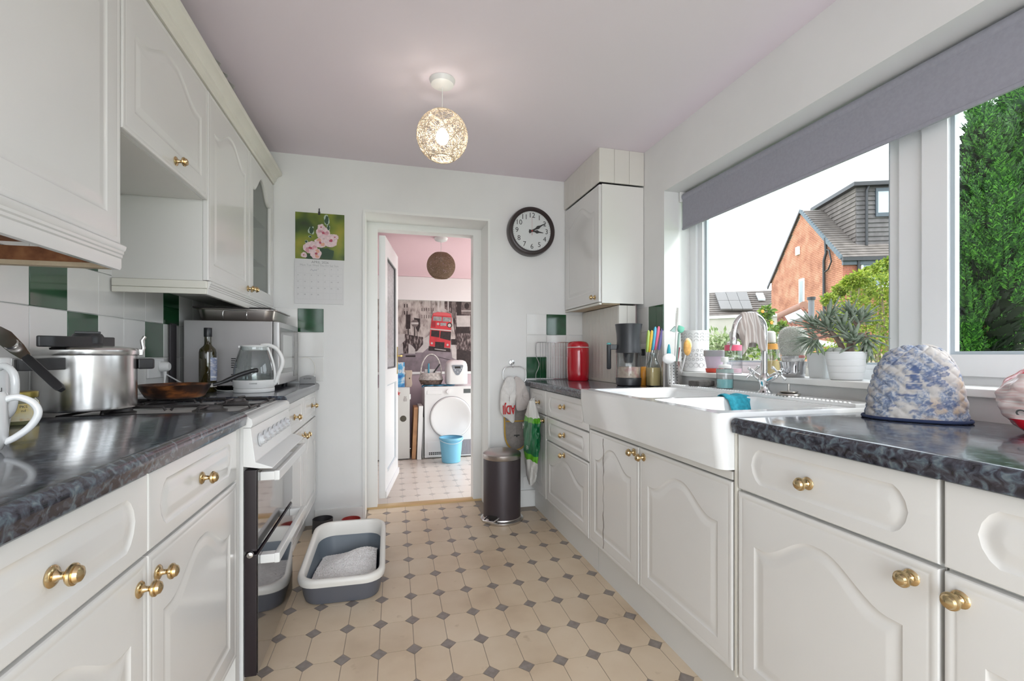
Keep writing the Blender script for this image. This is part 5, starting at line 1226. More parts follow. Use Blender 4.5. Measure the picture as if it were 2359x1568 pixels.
for sgn in (-1, 1):
    d = Vector((.05, sgn, .55)).normalized(); e0 = Vector((0, 0, .045)); e1 = e0 + d * .058
    vb = mk(MB().tube([e0, e0.lerp(e1, .3), e0.lerp(e1, .7), e1], [.015, .012, .013, .011], 14), 'valve_arm', chrome_m, tp_, world=False, smooth=50)
    q = Matrix.Translation(e1) @ d.to_track_quat('Z', 'X').to_matrix().to_4x4()
    mk(MB().lathe([(.0001, .030), (.009, .028), (.011, .02), (.008, .012), (.011, .004), (.012, 0)], 18, q, False, True), 'handle_hub', chrome_m, vb, world=False, smooth=50)
    for k in range(4):
        a = k * PI / 2 + .6; p0 = q @ Vector((.006 * math.cos(a), .006 * math.sin(a), .018)); p1 = q @ Vector((.030 * math.cos(a), .030 * math.sin(a), .018))
        m = MB().tube([p0, p0.lerp(p1, .6), p0.lerp(p1, .8), p1], [.0042, .0038, .0055, .0050], 10); m.sphere(tuple(p1), .0062, 10, 8)
        mk(m, 'cross_arm', chrome_m, vb, world=False, smooth=60)
# ---- striped cloth over the spout
dc = MB(); P = []; NS, NT = 26, 40
for i in range(NT + 1):
    t = -1 + 2 * i / NT; row = []
    for j in range(NS + 1):
        s_ = j / NS; x = TX - .138 + .118 * s_
        ztop = TZ + .312 + .013 - 9 * max(0, abs(s_ - .5) - .22) ** 2 * .118
        drop = TZ + .325 - ztop; L = max(.03, .105 + .016 * math.sin(s_ * 7.5 + 2.0) - drop * .75 + (.0 if t > 0 else .018)); r_ = .016
        al = abs(t) * (L + PI / 2 * r_)
        if al < PI / 2 * r_: an = al / r_; yy = r_ * math.sin(an); zz = ztop - r_ * (1 - math.cos(an))
        else:
            h_ = al - PI / 2 * r_; yy = r_ + .007 * (1 + math.sin(s_ * 17)) * min(1, h_ / .04) + .015 * h_ / .1; zz = ztop - r_ - h_
        xx = x + .005 * math.sin(al * 40 + s_ * 4) * min(1, al / .05) - (x - (TX - .085)) * .03 * min(1, al / .11)
        row.append((xx, TY + math.copysign(yy, t), zz))
    P.append(row)
dc.grid(P)
st = bpy.data.materials.new('striped_cloth'); st.use_nodes = True; nt = st.node_tree; b = nt.nodes['Principled BSDF']; b.inputs['Roughness'].default_value = .95
at = nt.nodes.new('ShaderNodeTexCoord'); sx = nt.nodes.new('ShaderNodeSeparateXYZ'); nt.links.new(at.outputs['Object'], sx.inputs[0])
wv = nt.nodes.new('ShaderNodeMath'); wv.operation = 'MULTIPLY'; wv.inputs[1].default_value = 520; nt.links.new(sx.outputs[0], wv.inputs[0])
sn = nt.nodes.new('ShaderNodeMath'); sn.operation = 'SINE'; nt.links.new(wv.outputs[0], sn.inputs[0])
cr = nt.nodes.new('ShaderNodeValToRGB'); cr.color_ramp.elements[0].position = .1; cr.color_ramp.elements[1].position = .8; cr.color_ramp.elements[0].color = (.42, .36, .33, 1); cr.color_ramp.elements[1].color = (.60, .56, .53, 1)
nt.links.new(sn.outputs[0], cr.inputs[0]); nt.links.new(cr.outputs[0], b.inputs['Base Color'])
do = mk(dc, 'dish_cloth', st, smooth=70); sm = do.modifiers.new('thick', 'SOLIDIFY'); sm.thickness = .002
tag(do, 'grey striped dishcloth draped over the tap spout', 'cloth')
# ---- sink strainer, scourer block, teal cloth
tag(mk(MB().lathe([(.0001, 0), (.036, 0), (.042, .003), (.040, .008), (.024, .011), (.030, .013), (.032, .016), (.012, .018), (.004, .019), (.004, .042), (.0035, .044), (.0001, .044)], 28, TR(1.452, 1.405, .936), False, False), 'sink_strainer', pm('worn_steel', (.50, .48, .45), .3, 1), smooth=30), 'steel sink strainer plug lying on the sink ledge', 'strainer')
sbk = MB().box(-.05, .05, -.036, .036, 0, .028, TR(1.470, 1.93, .936) @ RZ(.15))
tag(mk(sbk, 'scourer', pm('grey_scourer', (.105, .095, .09), .9, noise=(60, .3)), bevel=.005), 'dark grey scouring block on the sink ledge', 'scourer')
P = []
for i in range(31):
    t = -1 + 2 * i / 30; row = []
    for j in range(15):
        s_ = j / 14; x = 1.285 + .110 * s_ + .006 * math.sin(t * 5 + s_ * 3); L = .060 + .007 * math.sin(s_ * 6 + (1 if t > 0 else 0)); r_ = .030
        al = abs(t) * (L + PI / 2 * r_)
        if al < PI / 2 * r_: an = al / r_; yy = r_ * math.sin(an); zz = -r_ * (1 - math.cos(an)) * .35
        else: h_ = al - PI / 2 * r_; yy = r_ + .012 + .004 * math.sin(s_ * 11) + .22 * h_; zz = -r_ * .35 - h_
        row.append((x, 1.565 + math.copysign(yy, t), SZ + .004 + zz + .004 * (1 + math.sin(s_ * 12 + t))))
    P.append(row)
o = mk(MB().grid(P), 'washing_cloth', pm('teal_cloth', (.03, .33, .44), .95, noise=(80, .2), bump=(200, .6, .002)), smooth=70); o.modifiers.new('thick', 'SOLIDIFY').thickness = .003
tag(o, 'teal washing cloth draped over the divider between the sink bowls', 'cloth')
# ---- tea cosy
tcx, tcy = 1.398, .940; rz_t = math.atan2(-.80, .60)
tc = thing('tea_cosy', 'quilted blue and white willow-pattern tea cosy on the near right worktop', 'tea cosy', (tcx, tcy, .911), rz_t)
HL, HT, HH = .103, .070, .205; P = []; NU, NV = 200, 96
def cosy(u_, v_):
    a = 2 * PI * u_; th = v_ * PI / 2
    k = math.cos(th) ** .66 if v_ < 1 else 0; z = HH * math.sin(th) ** .92
    fl = 1 + .07 * (1 - v_) ** 3
    x = HL * k * fl * math.copysign(abs(math.cos(a)) ** .8, math.cos(a)); y = HT * (math.cos(th) ** .75 if v_ < 1 else 0) * fl * math.copysign(abs(math.sin(a)) ** .85, math.sin(a))
    return Vector((x, y, z))
for j in range(NV + 1):
    row = []
    for i in range(NU):
        p = cosy(i / NU, j / NV); n_ = Vector((p.x / HL ** 2, p.y / HT ** 2, max(0, p.z - .03) / HH ** 2)).normalized()
        s1 = (p.x + p.z) / .034; s2 = (p.x - p.z) / .034
        q = min(abs(math.sin(PI * s1)), abs(math.sin(PI * s2))); bump_ = .0058 * (q ** .45 - .65)
        seam = -.006 * math.exp(-(p.y / .006) ** 2) * (1 if p.z > .0 else 0)
        row.append(tuple(p + n_ * (bump_ + seam)))
    P.append(row)
willow = bpy.data.materials.new('willow_print'); willow.use_nodes = True; nt = willow.node_tree; b = nt.nodes['Principled BSDF']; b.inputs['Roughness'].default_value = .9
tco = nt.nodes.new('ShaderNodeTexCoord')
def nz(scale, det, dist):
    n = nt.nodes.new('ShaderNodeTexNoise'); n.inputs['Scale'].default_value = scale; n.inputs['Detail'].default_value = det; n.inputs['Distortion'].default_value = dist; nt.links.new(tco.outputs['Object'], n.inputs['Vector']); return n.outputs['Fac']
def rmp(f, st_):
    c = nt.nodes.new('ShaderNodeValToRGB'); e = c.color_ramp.elements
    while len(e) < len(st_): e.new(.5)
    for q, (p, col) in zip(e, st_): q.position = p; q.color = (*col, 1)
    nt.links.new(f, c.inputs[0]); return c.outputs[0]
base = rmp(nz(9, 3, 0), [(.36, (.50, .47, .44)), (.54, (.58, .545, .51)), (.64, (.52, .40, .29))])
blue = rmp(nz(85, 6, 1.2), [(.40, (.14, .185, .29)), (.52, (.29, .335, .43)), (.60, (.47, .47, .48))])
fac = rmp(nz(24, 5, .6), [(.42, (.1, .1, .1)), (.56, (.95, .95, .95))])
mx = nt.nodes.new('ShaderNodeMix'); mx.data_type = 'RGBA'; nt.links.new(fac, mx.inputs[0]); nt.links.new(base, mx.inputs[6]); nt.links.new(blue, mx.inputs[7]); nt.links.new(mx.outputs[2], b.inputs['Base Color'])
m = MB(); m.grid(P, True); cv = mk(m, 'quilted_cover', willow, tc, world=False, smooth=70)
mk(MB().tube([cosy(i / 64, .0) * 1.03 + Vector((0, 0, .0045)) for i in range(64)], .0045, 8, True), 'hem', pm('blue_hem', (.02, .032, .085), .9), tc, world=False, smooth=60)
mk(MB().tube([Vector((HL * (math.cos(t) ** .66 if abs(math.cos(t)) > 1e-6 else 0) * 1.0, 0, HH * math.sin(t) ** .92)) for t in [PI / 2 * i / 24 for i in range(24)]][::-1], .0045, 6), 'seam_piping', willow, tc, world=False, smooth=60)
# printed pagoda, terrace, tree and willow (print weights stored on the cloth)
shapes = [('r', -.022, .085, .014, .100), ('r', -.020, .103, .012, .108), ('r', -.012, .110, .006, .120), ('r', -.008, .128, .008, .137), ('t', -.026, .120, .016, .127), ('t', -.016, .137, .014, .151), ('r', -.042, .066, .006, .074)]
rnd = random.Random(4)
for i in range(16): shapes.append(('e', rnd.uniform(.022, .060), rnd.uniform(.095, .150), rnd.uniform(.006, .011), rnd.uniform(.0035, .006)))
for i in range(10): shapes.append(('e', rnd.uniform(-.050, -.010), rnd.uniform(.150, .180), rnd.uniform(.007, .011), rnd.uniform(.002, .0035)))
for i in range(14): shapes.append(('e', rnd.uniform(-.09, .08), rnd.uniform(.025, .060), rnd.uniform(.008, .018), rnd.uniform(.002, .004)))
def printed(x, z):
    for k in shapes:
        if k[0] == 'r' and k[1] <= x <= k[3] and k[2] <= z <= k[4]: return .95 if (int((x - k[1]) / .006) + int((z - k[2]) / .005)) % 3 else .55
        if k[0] == 't' and k[2] <= z <= k[4]:
            f_ = 1 - (z - k[2]) / (k[4] - k[2]); c_ = (k[1] + k[3]) / 2
            if abs(x - c_) <= (k[3] - k[1]) / 2 * f_: return 1.0
        if k[0] == 'e':
            d = ((x - k[1]) / k[3]) ** 2 + ((z - k[2] - (x - k[1]) * .25) / k[4]) ** 2
            if d < 1: return .45 + .5 * d
    return 0.0
at_ = cv.data.attributes.new('print', 'FLOAT', 'POINT')
at_.data.foreach_set('value', [printed(v.co.x, v.co.z) if v.co.y < 0 else 0.0 for v in cv.data.vertices])
an = nt.nodes.new('ShaderNodeAttribute'); an.attribute_name = 'print'; m3 = nt.nodes.new('ShaderNodeMix'); m3.data_type = 'RGBA'
nt.links.new(an.outputs['Fac'], m3.inputs[0]); nt.links.new(mx.outputs[2], m3.inputs[6]); m3.inputs[7].default_value = (.085, .125, .25, 1); nt.links.new(m3.outputs[2], b.inputs['Base Color'])
# ---- red and clear plastic bag at the right edge
rb_ = thing('plastic_food_bag', 'red and white printed plastic food bag at the right edge of the photo', 'bag', (1.432, .664, .911), math.atan2(-.86, .5))
bagred = pm('red_film', (.62, .012, .03), .18, coat=.5); P = []; rnd = random.Random(8)
for j in range(29):
    v_ = j / 28; row = []
    for i in range(48):
        a = 2 * PI * i / 48; k = (math.sin(PI * (.06 + .90 * v_)) ** .38); tw = 1 - .12 * max(0, v_ - .7) / .3
        wob = 1 + .035 * math.sin(5 * a + v_ * 9) + .025 * math.sin(11 * a - v_ * 14) + .02 * math.sin(v_ * 40 + 3 * a)
        row.append((.100 * k * wob * tw * math.copysign(abs(math.cos(a)) ** .75, math.cos(a)), .058 * k * wob * math.copysign(abs(math.sin(a)) ** .75, math.sin(a)), .155 * v_ + .004 * math.sin(7 * a) * v_))
    P.append(row)
m = MB(); m.grid(P, True); m.f.append(tuple(range(47, -1, -1))); m.f.append(tuple(28 * 48 + i for i in range(48))); mk(m, 'bag_film', bagred, rb_, world=False, smooth=60)
m = MB(); sub = []
for j in range(6, 25):
    sub.append([tuple(Vector(P[j][i % 48]) + Vector((0, -.0012, 0))) for i in range(24, 49)])
m.grid(sub); mk(m, 'printed_panel', ramp_mat('pink_white_print', [(.35, (.62, .40, .40)), (.47, (.70, .62, .60)), (.6, (.66, .45, .43)), (.7, (.76, .72, .70))], 9, 5, rough=.25, stretch=(1, 1, 9), coat=.3), rb_, world=False, smooth=60)
tv, tf = textmesh('2'); lt_ = MB().add([(-.062 - v[1] * .034, -.0595 - .002, .052 + v[0] * .034) for v in tv], tf); mk(lt_, 'printed_digit', ink_m, rb_, world=False)
# ---- pedal bin
pb = thing('pedal_bin', 'dark purple-brown pedal bin with steel lid by the doorway', 'bin', (.722, 2.968, 0))
mk(MB().lathe([(.0001, 0), (.138, 0), (.142, .006), (.141, .016), (.132, .022), (.126, .024), (.124, .03)], 48, None, False, False), 'base_ring', steel_m, pb, world=False, smooth=40)
mk(MB().lathe([(.1235, .026), (.1235, .405), (.1225, .408)], 48, None, True, True), 'bin_body', pm('aubergine_lacquer', (.052, .040, .045), .42, .2), pb, world=False, smooth=40)
mk(MB().lathe([(.1245, .409), (.126, .411), (.126, .440), (.122, .444), (.10, .457), (.06, .466), (.0001, .469)], 48, None, True, False), 'lid', pm('satin_steel', (.50, .47, .46), .3, 1), pb, world=False, smooth=40)
pa = math.atan2(-.75, -.66)
mk(MB().tube([RZ(pa) @ Vector(p) for p in ((.118, -.04, .05), (.185, -.035, .042), (.185, .035, .042), (.118, .04, .05))], .006, 8), 'pedal', chrome_m, pb, world=False, smooth=50)
mk(MB().box(.1234, .1250, -.030, .030, .024, .06, RZ(pa)), 'pedal_slot', dark_m, pb, world=False)
# ---- hook with ring, cotton bag, oven glove
hk = thing('wall_hook', 'chrome hook with oval towel ring on the back wall', 'hook', (.842, YB, .98))
mk(MB().lathe([(.0001, .012), (.018, .010), (.022, 0)], 24, TR(.842, YB - .0005, 1.035) @ RX(PI / 2), False, True), 'hook_plate', chrome_m, hk, smooth=40)
mk(MB().tube(crom([(.842, YB - .01, 1.035), (.842, YB - .03, 1.03), (.842, YB - .036, 1.01), (.842, YB - .03, 1.0)], 5), .004, 8), 'hook_arm', chrome_m, hk, smooth=50)
mk(MB().tube([(.855 + .085 * math.copysign(abs(math.cos(a)) ** .6, math.cos(a)), YB - .034, .945 + .062 * math.copysign(abs(math.sin(a)) ** .6, math.sin(a))) for a in [2 * PI * i / 36 for i in range(36)]], .0035, 8, True), 'towel_ring', chrome_m, hk, smooth=60)
def pillow(outline, y0, th, n=9, wob=.004, seed=1):
    """closed soft shape from an outline in (x, z)"""
    rnd = random.Random(seed); c = (sum(p[0] for p in outline) / len(outline), sum(p[1] for p in outline) / len(outline)); m = MB()
    P = []
    for k in range(-n, n + 1):
        t = k / n; s_ = math.sqrt(max(0, 1 - abs(t) ** 2.2)); s_ = max(s_, .02)
        P.append([(c[0] + (p[0] - c[0]) * s_ if abs(t) > .99 else c[0] + (p[0] - c[0]) * (.15 + .85 * s_), y0 + th * t + wob * math.sin(i * 1.7 + k) * s_, c[1] + (p[1] - c[1]) * (.15 + .85 * s_)) for i, p in enumerate(outline)])
    m.grid(P, True); return m
cot = pm('white_cotton', (.72, .70, .68), .95, noise=(30, .08), bump=(60, .5, .004))
ot = [(p.x, p.y) for p in crom([Vector((.792, .935, 0)), Vector((.842, .925, 0)), Vector((.855, .85, 0)), Vector((.848, .72, 0)), Vector((.840, .615, 0)), Vector((.79, .645, 0)), Vector((.745, .69, 0)), Vector((.742, .80, 0)), Vector((.758, .875, 0))], 5, True)]
cb_ = thing('cotton_bag', 'white cotton bag with red lettering hanging from the towel ring', 'bag', (.80, YB - .06, .62))
mk(pillow(ot, YB - .068, .026), 'bag_cloth', cot, cb_, smooth=70)
ot2 = [(p.x, p.y) for p in crom([Vector((.845, .93, 0)), Vector((.90, .915, 0)), Vector((.945, .83, 0)), Vector((.958, .77, 0)), Vector((.94, .715, 0)), Vector((.865, .70, 0)), Vector((.852, .80, 0))], 5, True)]
mk(pillow(ot2, YB - .062, .020, seed=3), 'bag_fold', pm('grey_cotton', (.56, .51, .49), .95, bump=(60, .5, .004)), cb_, smooth=70)
tv, tf = textmesh('ADJI'); lm_ = MB()
for k_ in range(4): lm_.add([(.795 - v[0] * .046 + v[1] * .004 + (k_ % 2) * .003, YB - .0995 - .001 - k_ * .0002, .712 - v[1] * .085 + (k_ // 2) * .003) for v in tv], tf)
mk(lm_, 'red_lettering', pm('red_print', (.48, .03, .035), .8), cb_)
og = thing('oven_glove', 'grey oven glove with mustard edging hanging below the cotton bag', 'oven glove', (.87, YB - .03, .42))
ogp = [(p.x, p.y) for p in crom([Vector((.784, .74, 0)), Vector((.784, .60, 0)), Vector((.79, .50, 0)), Vector((.82, .44, 0)), Vector((.87, .418, 0)), Vector((.92, .44, 0)), Vector((.945, .50, 0)), Vector((.948, .60, 0)), Vector((.948, .74, 0))], 5)]
mk(pillow(ogp, YB - .030, .013, wob=.001), 'glove_cloth', pm('grey_linen', (.25, .225, .21), .95, noise=(50, .12), bump=(160, .5, .002)), og, smooth=70)
mk(MB().tube([(p[0], YB - .030, p[1]) for p in ogp], .0065, 6), 'edging', pm('mustard_tape', (.55, .33, .06), .9), og, smooth=60)
mk(MB().tube([(.79, YB - .044, .622), (.945, YB - .044, .622)], .005, 6), 'edging', pm('mustard_tape', (.55, .33, .06), .9), og, smooth=60)
m = MB().sphere((.868, YB - .0455, .518), .010, 10, 6, (.6, .15, 1)).sphere((.856, YB - .0452, .522), .010, 10, 6, (1, .12, .5)).sphere((.880, YB - .0452, .522), .010, 10, 6, (1, .12, .5))
mk(m, 'bee_motif', ink_m, og)
# ---- green plastic carrier bag on the cabinet knobs
gbm = bpy.data.materials.new('carrier_bag_print'); gbm.use_nodes = True; nt = gbm.node_tree; b = nt.nodes['Principled BSDF']; b.inputs['Roughness'].default_value = .35
tco = nt.nodes.new('ShaderNodeTexCoord'); sx = nt.nodes.new('ShaderNodeSeparateXYZ'); nt.links.new(tco.outputs['Object'], sx.inputs[0])
nn = nt.nodes.new('ShaderNodeTexNoise'); nn.inputs['Scale'].default_value = 9; nt.links.new(tco.outputs['Object'], nn.inputs['Vector'])
ad = nt.nodes.new('ShaderNodeMath'); ad.operation = 'MULTIPLY_ADD'; ad.inputs[1].default_value = .06; nt.links.new(nn.outputs['Fac'], ad.inputs[0]); nt.links.new(sx.outputs[2], ad.inputs[2])
mr = nt.nodes.new('ShaderNodeMapRange'); mr.inputs['From Min'].default_value = .03; mr.inputs['From Max'].default_value = .55; nt.links.new(ad.outputs[0], mr.inputs[0])
cr = nt.nodes.new('ShaderNodeValToRGB'); cr.color_ramp.interpolation = 'CONSTANT'; e = cr.color_ramp.elements
stp = [(0, (.62, .62, .60)), (.27, (.10, .36, .02)), (.36, (.006, .13, .045)), (.76, (.10, .36, .02)), (.82, (.70, .70, .67))]
while len(e) < len(stp): e.new(.5)
for q, (p, c) in zip(e, stp): q.position = p; q.color = (*c, 1)
nt.links.new(mr.outputs[0], cr.inputs[0]); nt.links.new(cr.outputs[0], b.inputs['Base Color'])
pbg = thing('carrier_bag', 'green and white plastic carrier bag hanging on the corner cabinet knobs', 'bag', (.902, 2.90, .26))
P = []
for j in range(31):
    v_ = j / 30; row = []
    wy = .118 * (math.sin(PI * min(1, .12 + v_ * .75)) ** .6) * (1 if v_ < .8 else 1 - (v_ - .8) / .2 * .80); wx = .033 * (math.sin(PI * min(1, .10 + .80 * v_)) ** .6) + .004
    for i in range(40):
        a = 2 * PI * i / 40; wob = 1 + .12 * math.sin(4 * a + v_ * 6) + .08 * math.sin(9 * a - v_ * 13) + .05 * math.sin(15 * a + v_ * 27)
        row.append((wx * wob * math.cos(a), wy * wob * math.sin(a) - .03 * v_ + .0, .53 * v_ - .02 * math.sin(2 * a) * (1 - v_)))
    P.append(row)
m = MB(); m.grid(P, True); m.f.append(tuple(range(39, -1, -1))); mk(m, 'bag_film', gbm, pbg, world=False, smooth=70)
mk(MB().tube([(.0, -.035, .51), (.012, -.015, .535), (.03, .0, .548), (.012, .012, .535), (.0, .02, .50)], [.014, .010, .006, .010, .014], 8), 'bag_handle', pm('white_film', (.70, .70, .68), .4), pbg, world=False, smooth=60)
for body, yy, zz, sz in (('M', .015, .36, .055), ('Po', -.075, .235, .04)):
    tv, tf = textmesh(body); mk(MB().add([(-.047, yy - v[0] * sz, zz + v[1] * sz + v[0] * sz * .3) for v in tv], tf), 'lettering', pm('white_print', (.75, .75, .73), .5), pbg, world=False)
# ---- low socket on the back wall
so3 = thing('wall_socket', 'white double wall socket low on the back wall beside the bin', 'socket', (.97, YB, .13))
mk(MB().box(.925, 1.01, YB - .012, YB - .001, .135, .215), 'face_plate', whitep_m, so3, bevel=.003)
for xx in (.950, .985): mk(MB().box(xx - .006, xx + .006, YB - .014, YB - .012, .185, .20), 'switch', whitep_m, so3, bevel=.001)
# ================================================================== lower room beyond the doorway
ZF = -.13; Y2 = 6.14; X2a, X2b = -1.3, 2.4; Z2 = 2.105
floor2 = struct(mk(MB().box(X2a, X2b, 3.47, Y2, ZF - .05, ZF - .0012), 'floor_lower', pm('sheen_washed_joint', (.56, .52, .47), .5)))
sheen_f = ramp_mat('sheen_washed_vinyl', [(.3, (.66, .60, .53)), (.7, (.74, .69, .63))], 3.2, 5, rough=.3, obj=False)  # glossy reflection's pale wash put into the vinyl and joint colours
sheen_d = ramp_mat('sheen_washed_inset', [(.3, (.46, .42, .38)), (.7, (.54, .50, .46))], 40, 5, rough=.3, obj=False)
def keep2(x, y): return -.35 < x < 1.5 and 3.62 < y < 5.95
lay_floor(floor2, (.113, 4.274), math.radians(-.5), .1255, .199, .029, .031, keep2, lambda x, y: y < 5.62 and -.2 < x < 1.15, ZF, 'u', sheen_f, sheen_d)
struct(mk(MB().box(X2a, X2b, 3.452, Y2 + .1, Z2, Z2 + .05), 'ceiling_lower', ceil2_m))
struct(mk(MB().box(X2a, X2b, Y2, Y2 + .1, ZF, Z2), 'wall_far', wall2_m))
struct(mk(MB().box(X2a - .1, X2a, 3.452, Y2, ZF, Z2), 'wall_far_left', wall_m))
m = MB(); m.box(X2b, X2b + .1, 3.452, 3.9, ZF, Z2); m.box(X2b, X2b + .1, 5.9, Y2, ZF, Z2); m.box(X2b, X2b + .1, 3.9, 5.9, 1.98, Z2)
struct(mk(m, 'wall_far_right', wall_m))
m = MB(); m.box(X2a, DX0, 3.452, 3.47, ZF - .05, Z2); m.box(DX1, X2b, 3.452, 3.47, ZF - .05, Z2); struct(mk(m, 'wall_near', wall_m))
# bulkhead over the mural, dado rail
m = MB(); m.box(X2a, X2b, Y2 - .05, Y2, 1.80, Z2); struct(mk(m, 'trim_6', pm('white_bulkhead', (.80, .765, .765), .6), bevel=.01))['label'] = 'white boxed beam above the mural'
struct(mk(MB().box(X2a, X2b, Y2 - .02, Y2, .835, .868), 'trim_7', trim_m, bevel=.004))['label'] = 'white dado rail under the mural'
# ---- mural: flat print, laid out in millimetre-thin layers on its board
MXa, MXb, MZa, MZb = -.50, 1.55, .868, 1.800; YM = Y2 - .008
mu = thing('street_mural', 'grey city street wall mural with a red double-decker bus', 'mural', ((MXa + MXb) / 2, Y2, MZa))
stone = ramp_mat('print_stone', [(.30, (.10, .075, .07)), (.42, (.30, .25, .235)), (.55, (.46, .40, .375)), (.75, (.56, .50, .475))], 7, 7, rough=.7, stretch=(2.5, 1, 1.2), dist=.4)
mk(MB().box(MXa, MXb, YM, Y2, MZa, MZb), 'print_board', stone, mu)
lay = [0]
def mp(u, v): p = pix(u, v, Y=YM); return (p.x, p.z)
def poly(name, mat, pts, lab=None):
    lay[0] += 1; y = YM - .0003 - lay[0] * .00004
    pp = [mp(905 + a / 6.816, 640 + b / 6.817) for a, b in pts]
    return mk(MB().add([(p[0], y, p[1]) for p in pp], [tuple(range(len(pp)))]), name, mat, mu)
def rect(name, mat, x0, y0, x1, y1): return poly(name, mat, [(x0, y0), (x1, y0), (x1, y1), (x0, y1)])
def disc(name, mat, x, y, r, ry=None, n=14): return poly(name, mat, [(x + r * math.cos(2 * PI * i / n), y + (ry or r) * math.sin(2 * PI * i / n)) for i in range(n)])
dk = pm('print_dark', (.030, .018, .018), .7, noise=(30, .4)); mid = pm('print_mid', (.16, .125, .12), .7, noise=(20, .4)); lt = pm('print_light', (.50, .455, .44), .7, noise=(15, .12)); road = pm('print_road', (.235, .19, .21), .7, noise=(12, .2)); redp = pm('print_red', (.55, .035, .045), .6, noise=(10, .2)); redd = pm('print_red_dark', (.30, .015, .025), .6); glp = pm('print_glass', (.30, .29, .29), .6, noise=(30, .3))
dkn = ramp_mat('print_crowd', [(.38, (.02, .012, .012)), (.52, (.09, .06, .06)), (.64, (.28, .23, .22))], 26, 5, rough=.7, stretch=(2, 1, .7))
poly('printed_road', road, [(-200, 1230), (350, 1150), (560, 1100), (960, 1120), (1290, 1290), (1700, 1500), (1700, 1480), (-200, 1480)])
poly('printed_pavement', lt, [(480, 960), (570, 900), (575, 1080), (470, 1170), (330, 1170)])
poly('printed_buildings', dkn, [(815, 360), (1700, 360), (1700, 1250), (1010, 1200), (930, 560), (815, 480)])
for x, w_ in ((700, 30), (760, 45), (860, 20)): rect('printed_pilaster', lt, x, 345, x + w_, 520)
rect('printed_pilaster', mid, 925, 370, 985, 620); rect('printed_pilaster', dk, 1005, 370, 1070, 600); rect('printed_facade', mid, 1080, 380, 1300, 570); rect('printed_cornice', lt, 1080, 510, 1300, 525)
disc('printed_arch', dk, 1160, 440, 38, 50)
for y in (410, 520):
    for x in (60, 175, 215): rect('printed_window', dk, x, y, x + 16, y + 55)
for x in range(450, 660, 36):
    rect('printed_window', mid, x, 470, x + 14, 520); rect('printed_window', mid, x, 580, x + 14, 635); rect('printed_pilaster', lt, x + 18, 350, x + 26, 440)
rect('printed_billboard', lt, 1000, 590, 1215, 765); rect('printed_hoarding', dk, 990, 768, 1200, 870)
poly('printed_railing', dk, [(1000, 1120), (1300, 1160), (1500, 1250), (1500, 1480), (1180, 1480), (1000, 1290)])
rect('printed_signal', dk, 205, 575, 275, 800); rect('printed_pole', dk, 232, 800, 250, 960); rect('printed_pole', dk, 335, 640, 350, 950); rect('printed_pole', mid, 375, 640, 388, 940)
poly('printed_signs', dk, [(330, 625), (425, 640), (430, 760), (400, 850), (365, 800)])
disc('printed_sign_disc', mid, 345, 712, 58); rect('printed_sign_bar', lt, 290, 698, 402, 728)
poly('printed_crowd', dkn, [(135, 980), (200, 880), (300, 900), (475, 930), (475, 1040), (380, 1150), (250, 1180), (165, 1190), (160, 1040)])
poly('printed_car', lt, [(40, 890), (185, 880), (190, 980), (130, 1040), (120, 1200), (40, 1220)]); disc('printed_wheel', dk, 318, 1150, 32, 42); poly('printed_car', lt, [(245, 1030), (300, 1060), (350, 1120), (350, 1190), (245, 1190)])
disc('printed_badge', dk, 122, 1085, 26); rect('printed_bag', lt, 85, 1060, 160, 1190); rect('printed_kerb', dk, 200, 1215, 355, 1240)
poly('printed_van', lt, [(905, 1040), (960, 1040), (1000, 1120), (1000, 1290), (930, 1250)]); rect('printed_taxi', dk, 915, 960, 1000, 1050)
# bus
bus = poly('printed_bus', redp, [(630, 555), (700, 535), (850, 545), (915, 565), (925, 640), (915, 800), (905, 1010), (900, 1100), (580, 1070), (572, 1000), (590, 800), (610, 640)])
poly('printed_roof', pm('print_red_light', (.62, .10, .11), .6), [(640, 556), (700, 538), (850, 548), (912, 570), (915, 600), (630, 585)])
poly('printed_windscreen', glp, [(636, 602), (768, 610), (764, 678), (628, 668)]); poly('printed_windscreen', glp, [(785, 612), (915, 622), (912, 690), (780, 682)])
rect('printed_blind_box', redd, 605, 685, 670, 770); disc('printed_route', lt, 710, 722, 20); rect('printed_route', glp, 745, 705, 838, 752)
disc('printed_roundel', dk, 890, 742, 40, 42); disc('printed_roundel', lt, 888, 745, 26, 28)
poly('printed_band', lt, [(590, 790), (918, 820), (916, 840), (588, 808)])
poly('printed_windscreen', dk, [(605, 820), (735, 830), (730, 935), (598, 915)]); poly('printed_windscreen', dk, [(750, 832), (915, 845), (905, 985), (740, 945)])
poly('printed_grille', dk, [(665, 1000), (812, 1010), (805, 1105), (662, 1090)]); disc('printed_headlamp', lt, 612, 1025, 17); disc('printed_headlamp', lt, 860, 1050, 17)
poly('printed_shadow', dk, [(565, 1070), (900, 1105), (905, 1165), (560, 1140)]); poly('printed_bumper', lt, [(655, 1108), (835, 1130), (830, 1142), (655, 1120)])
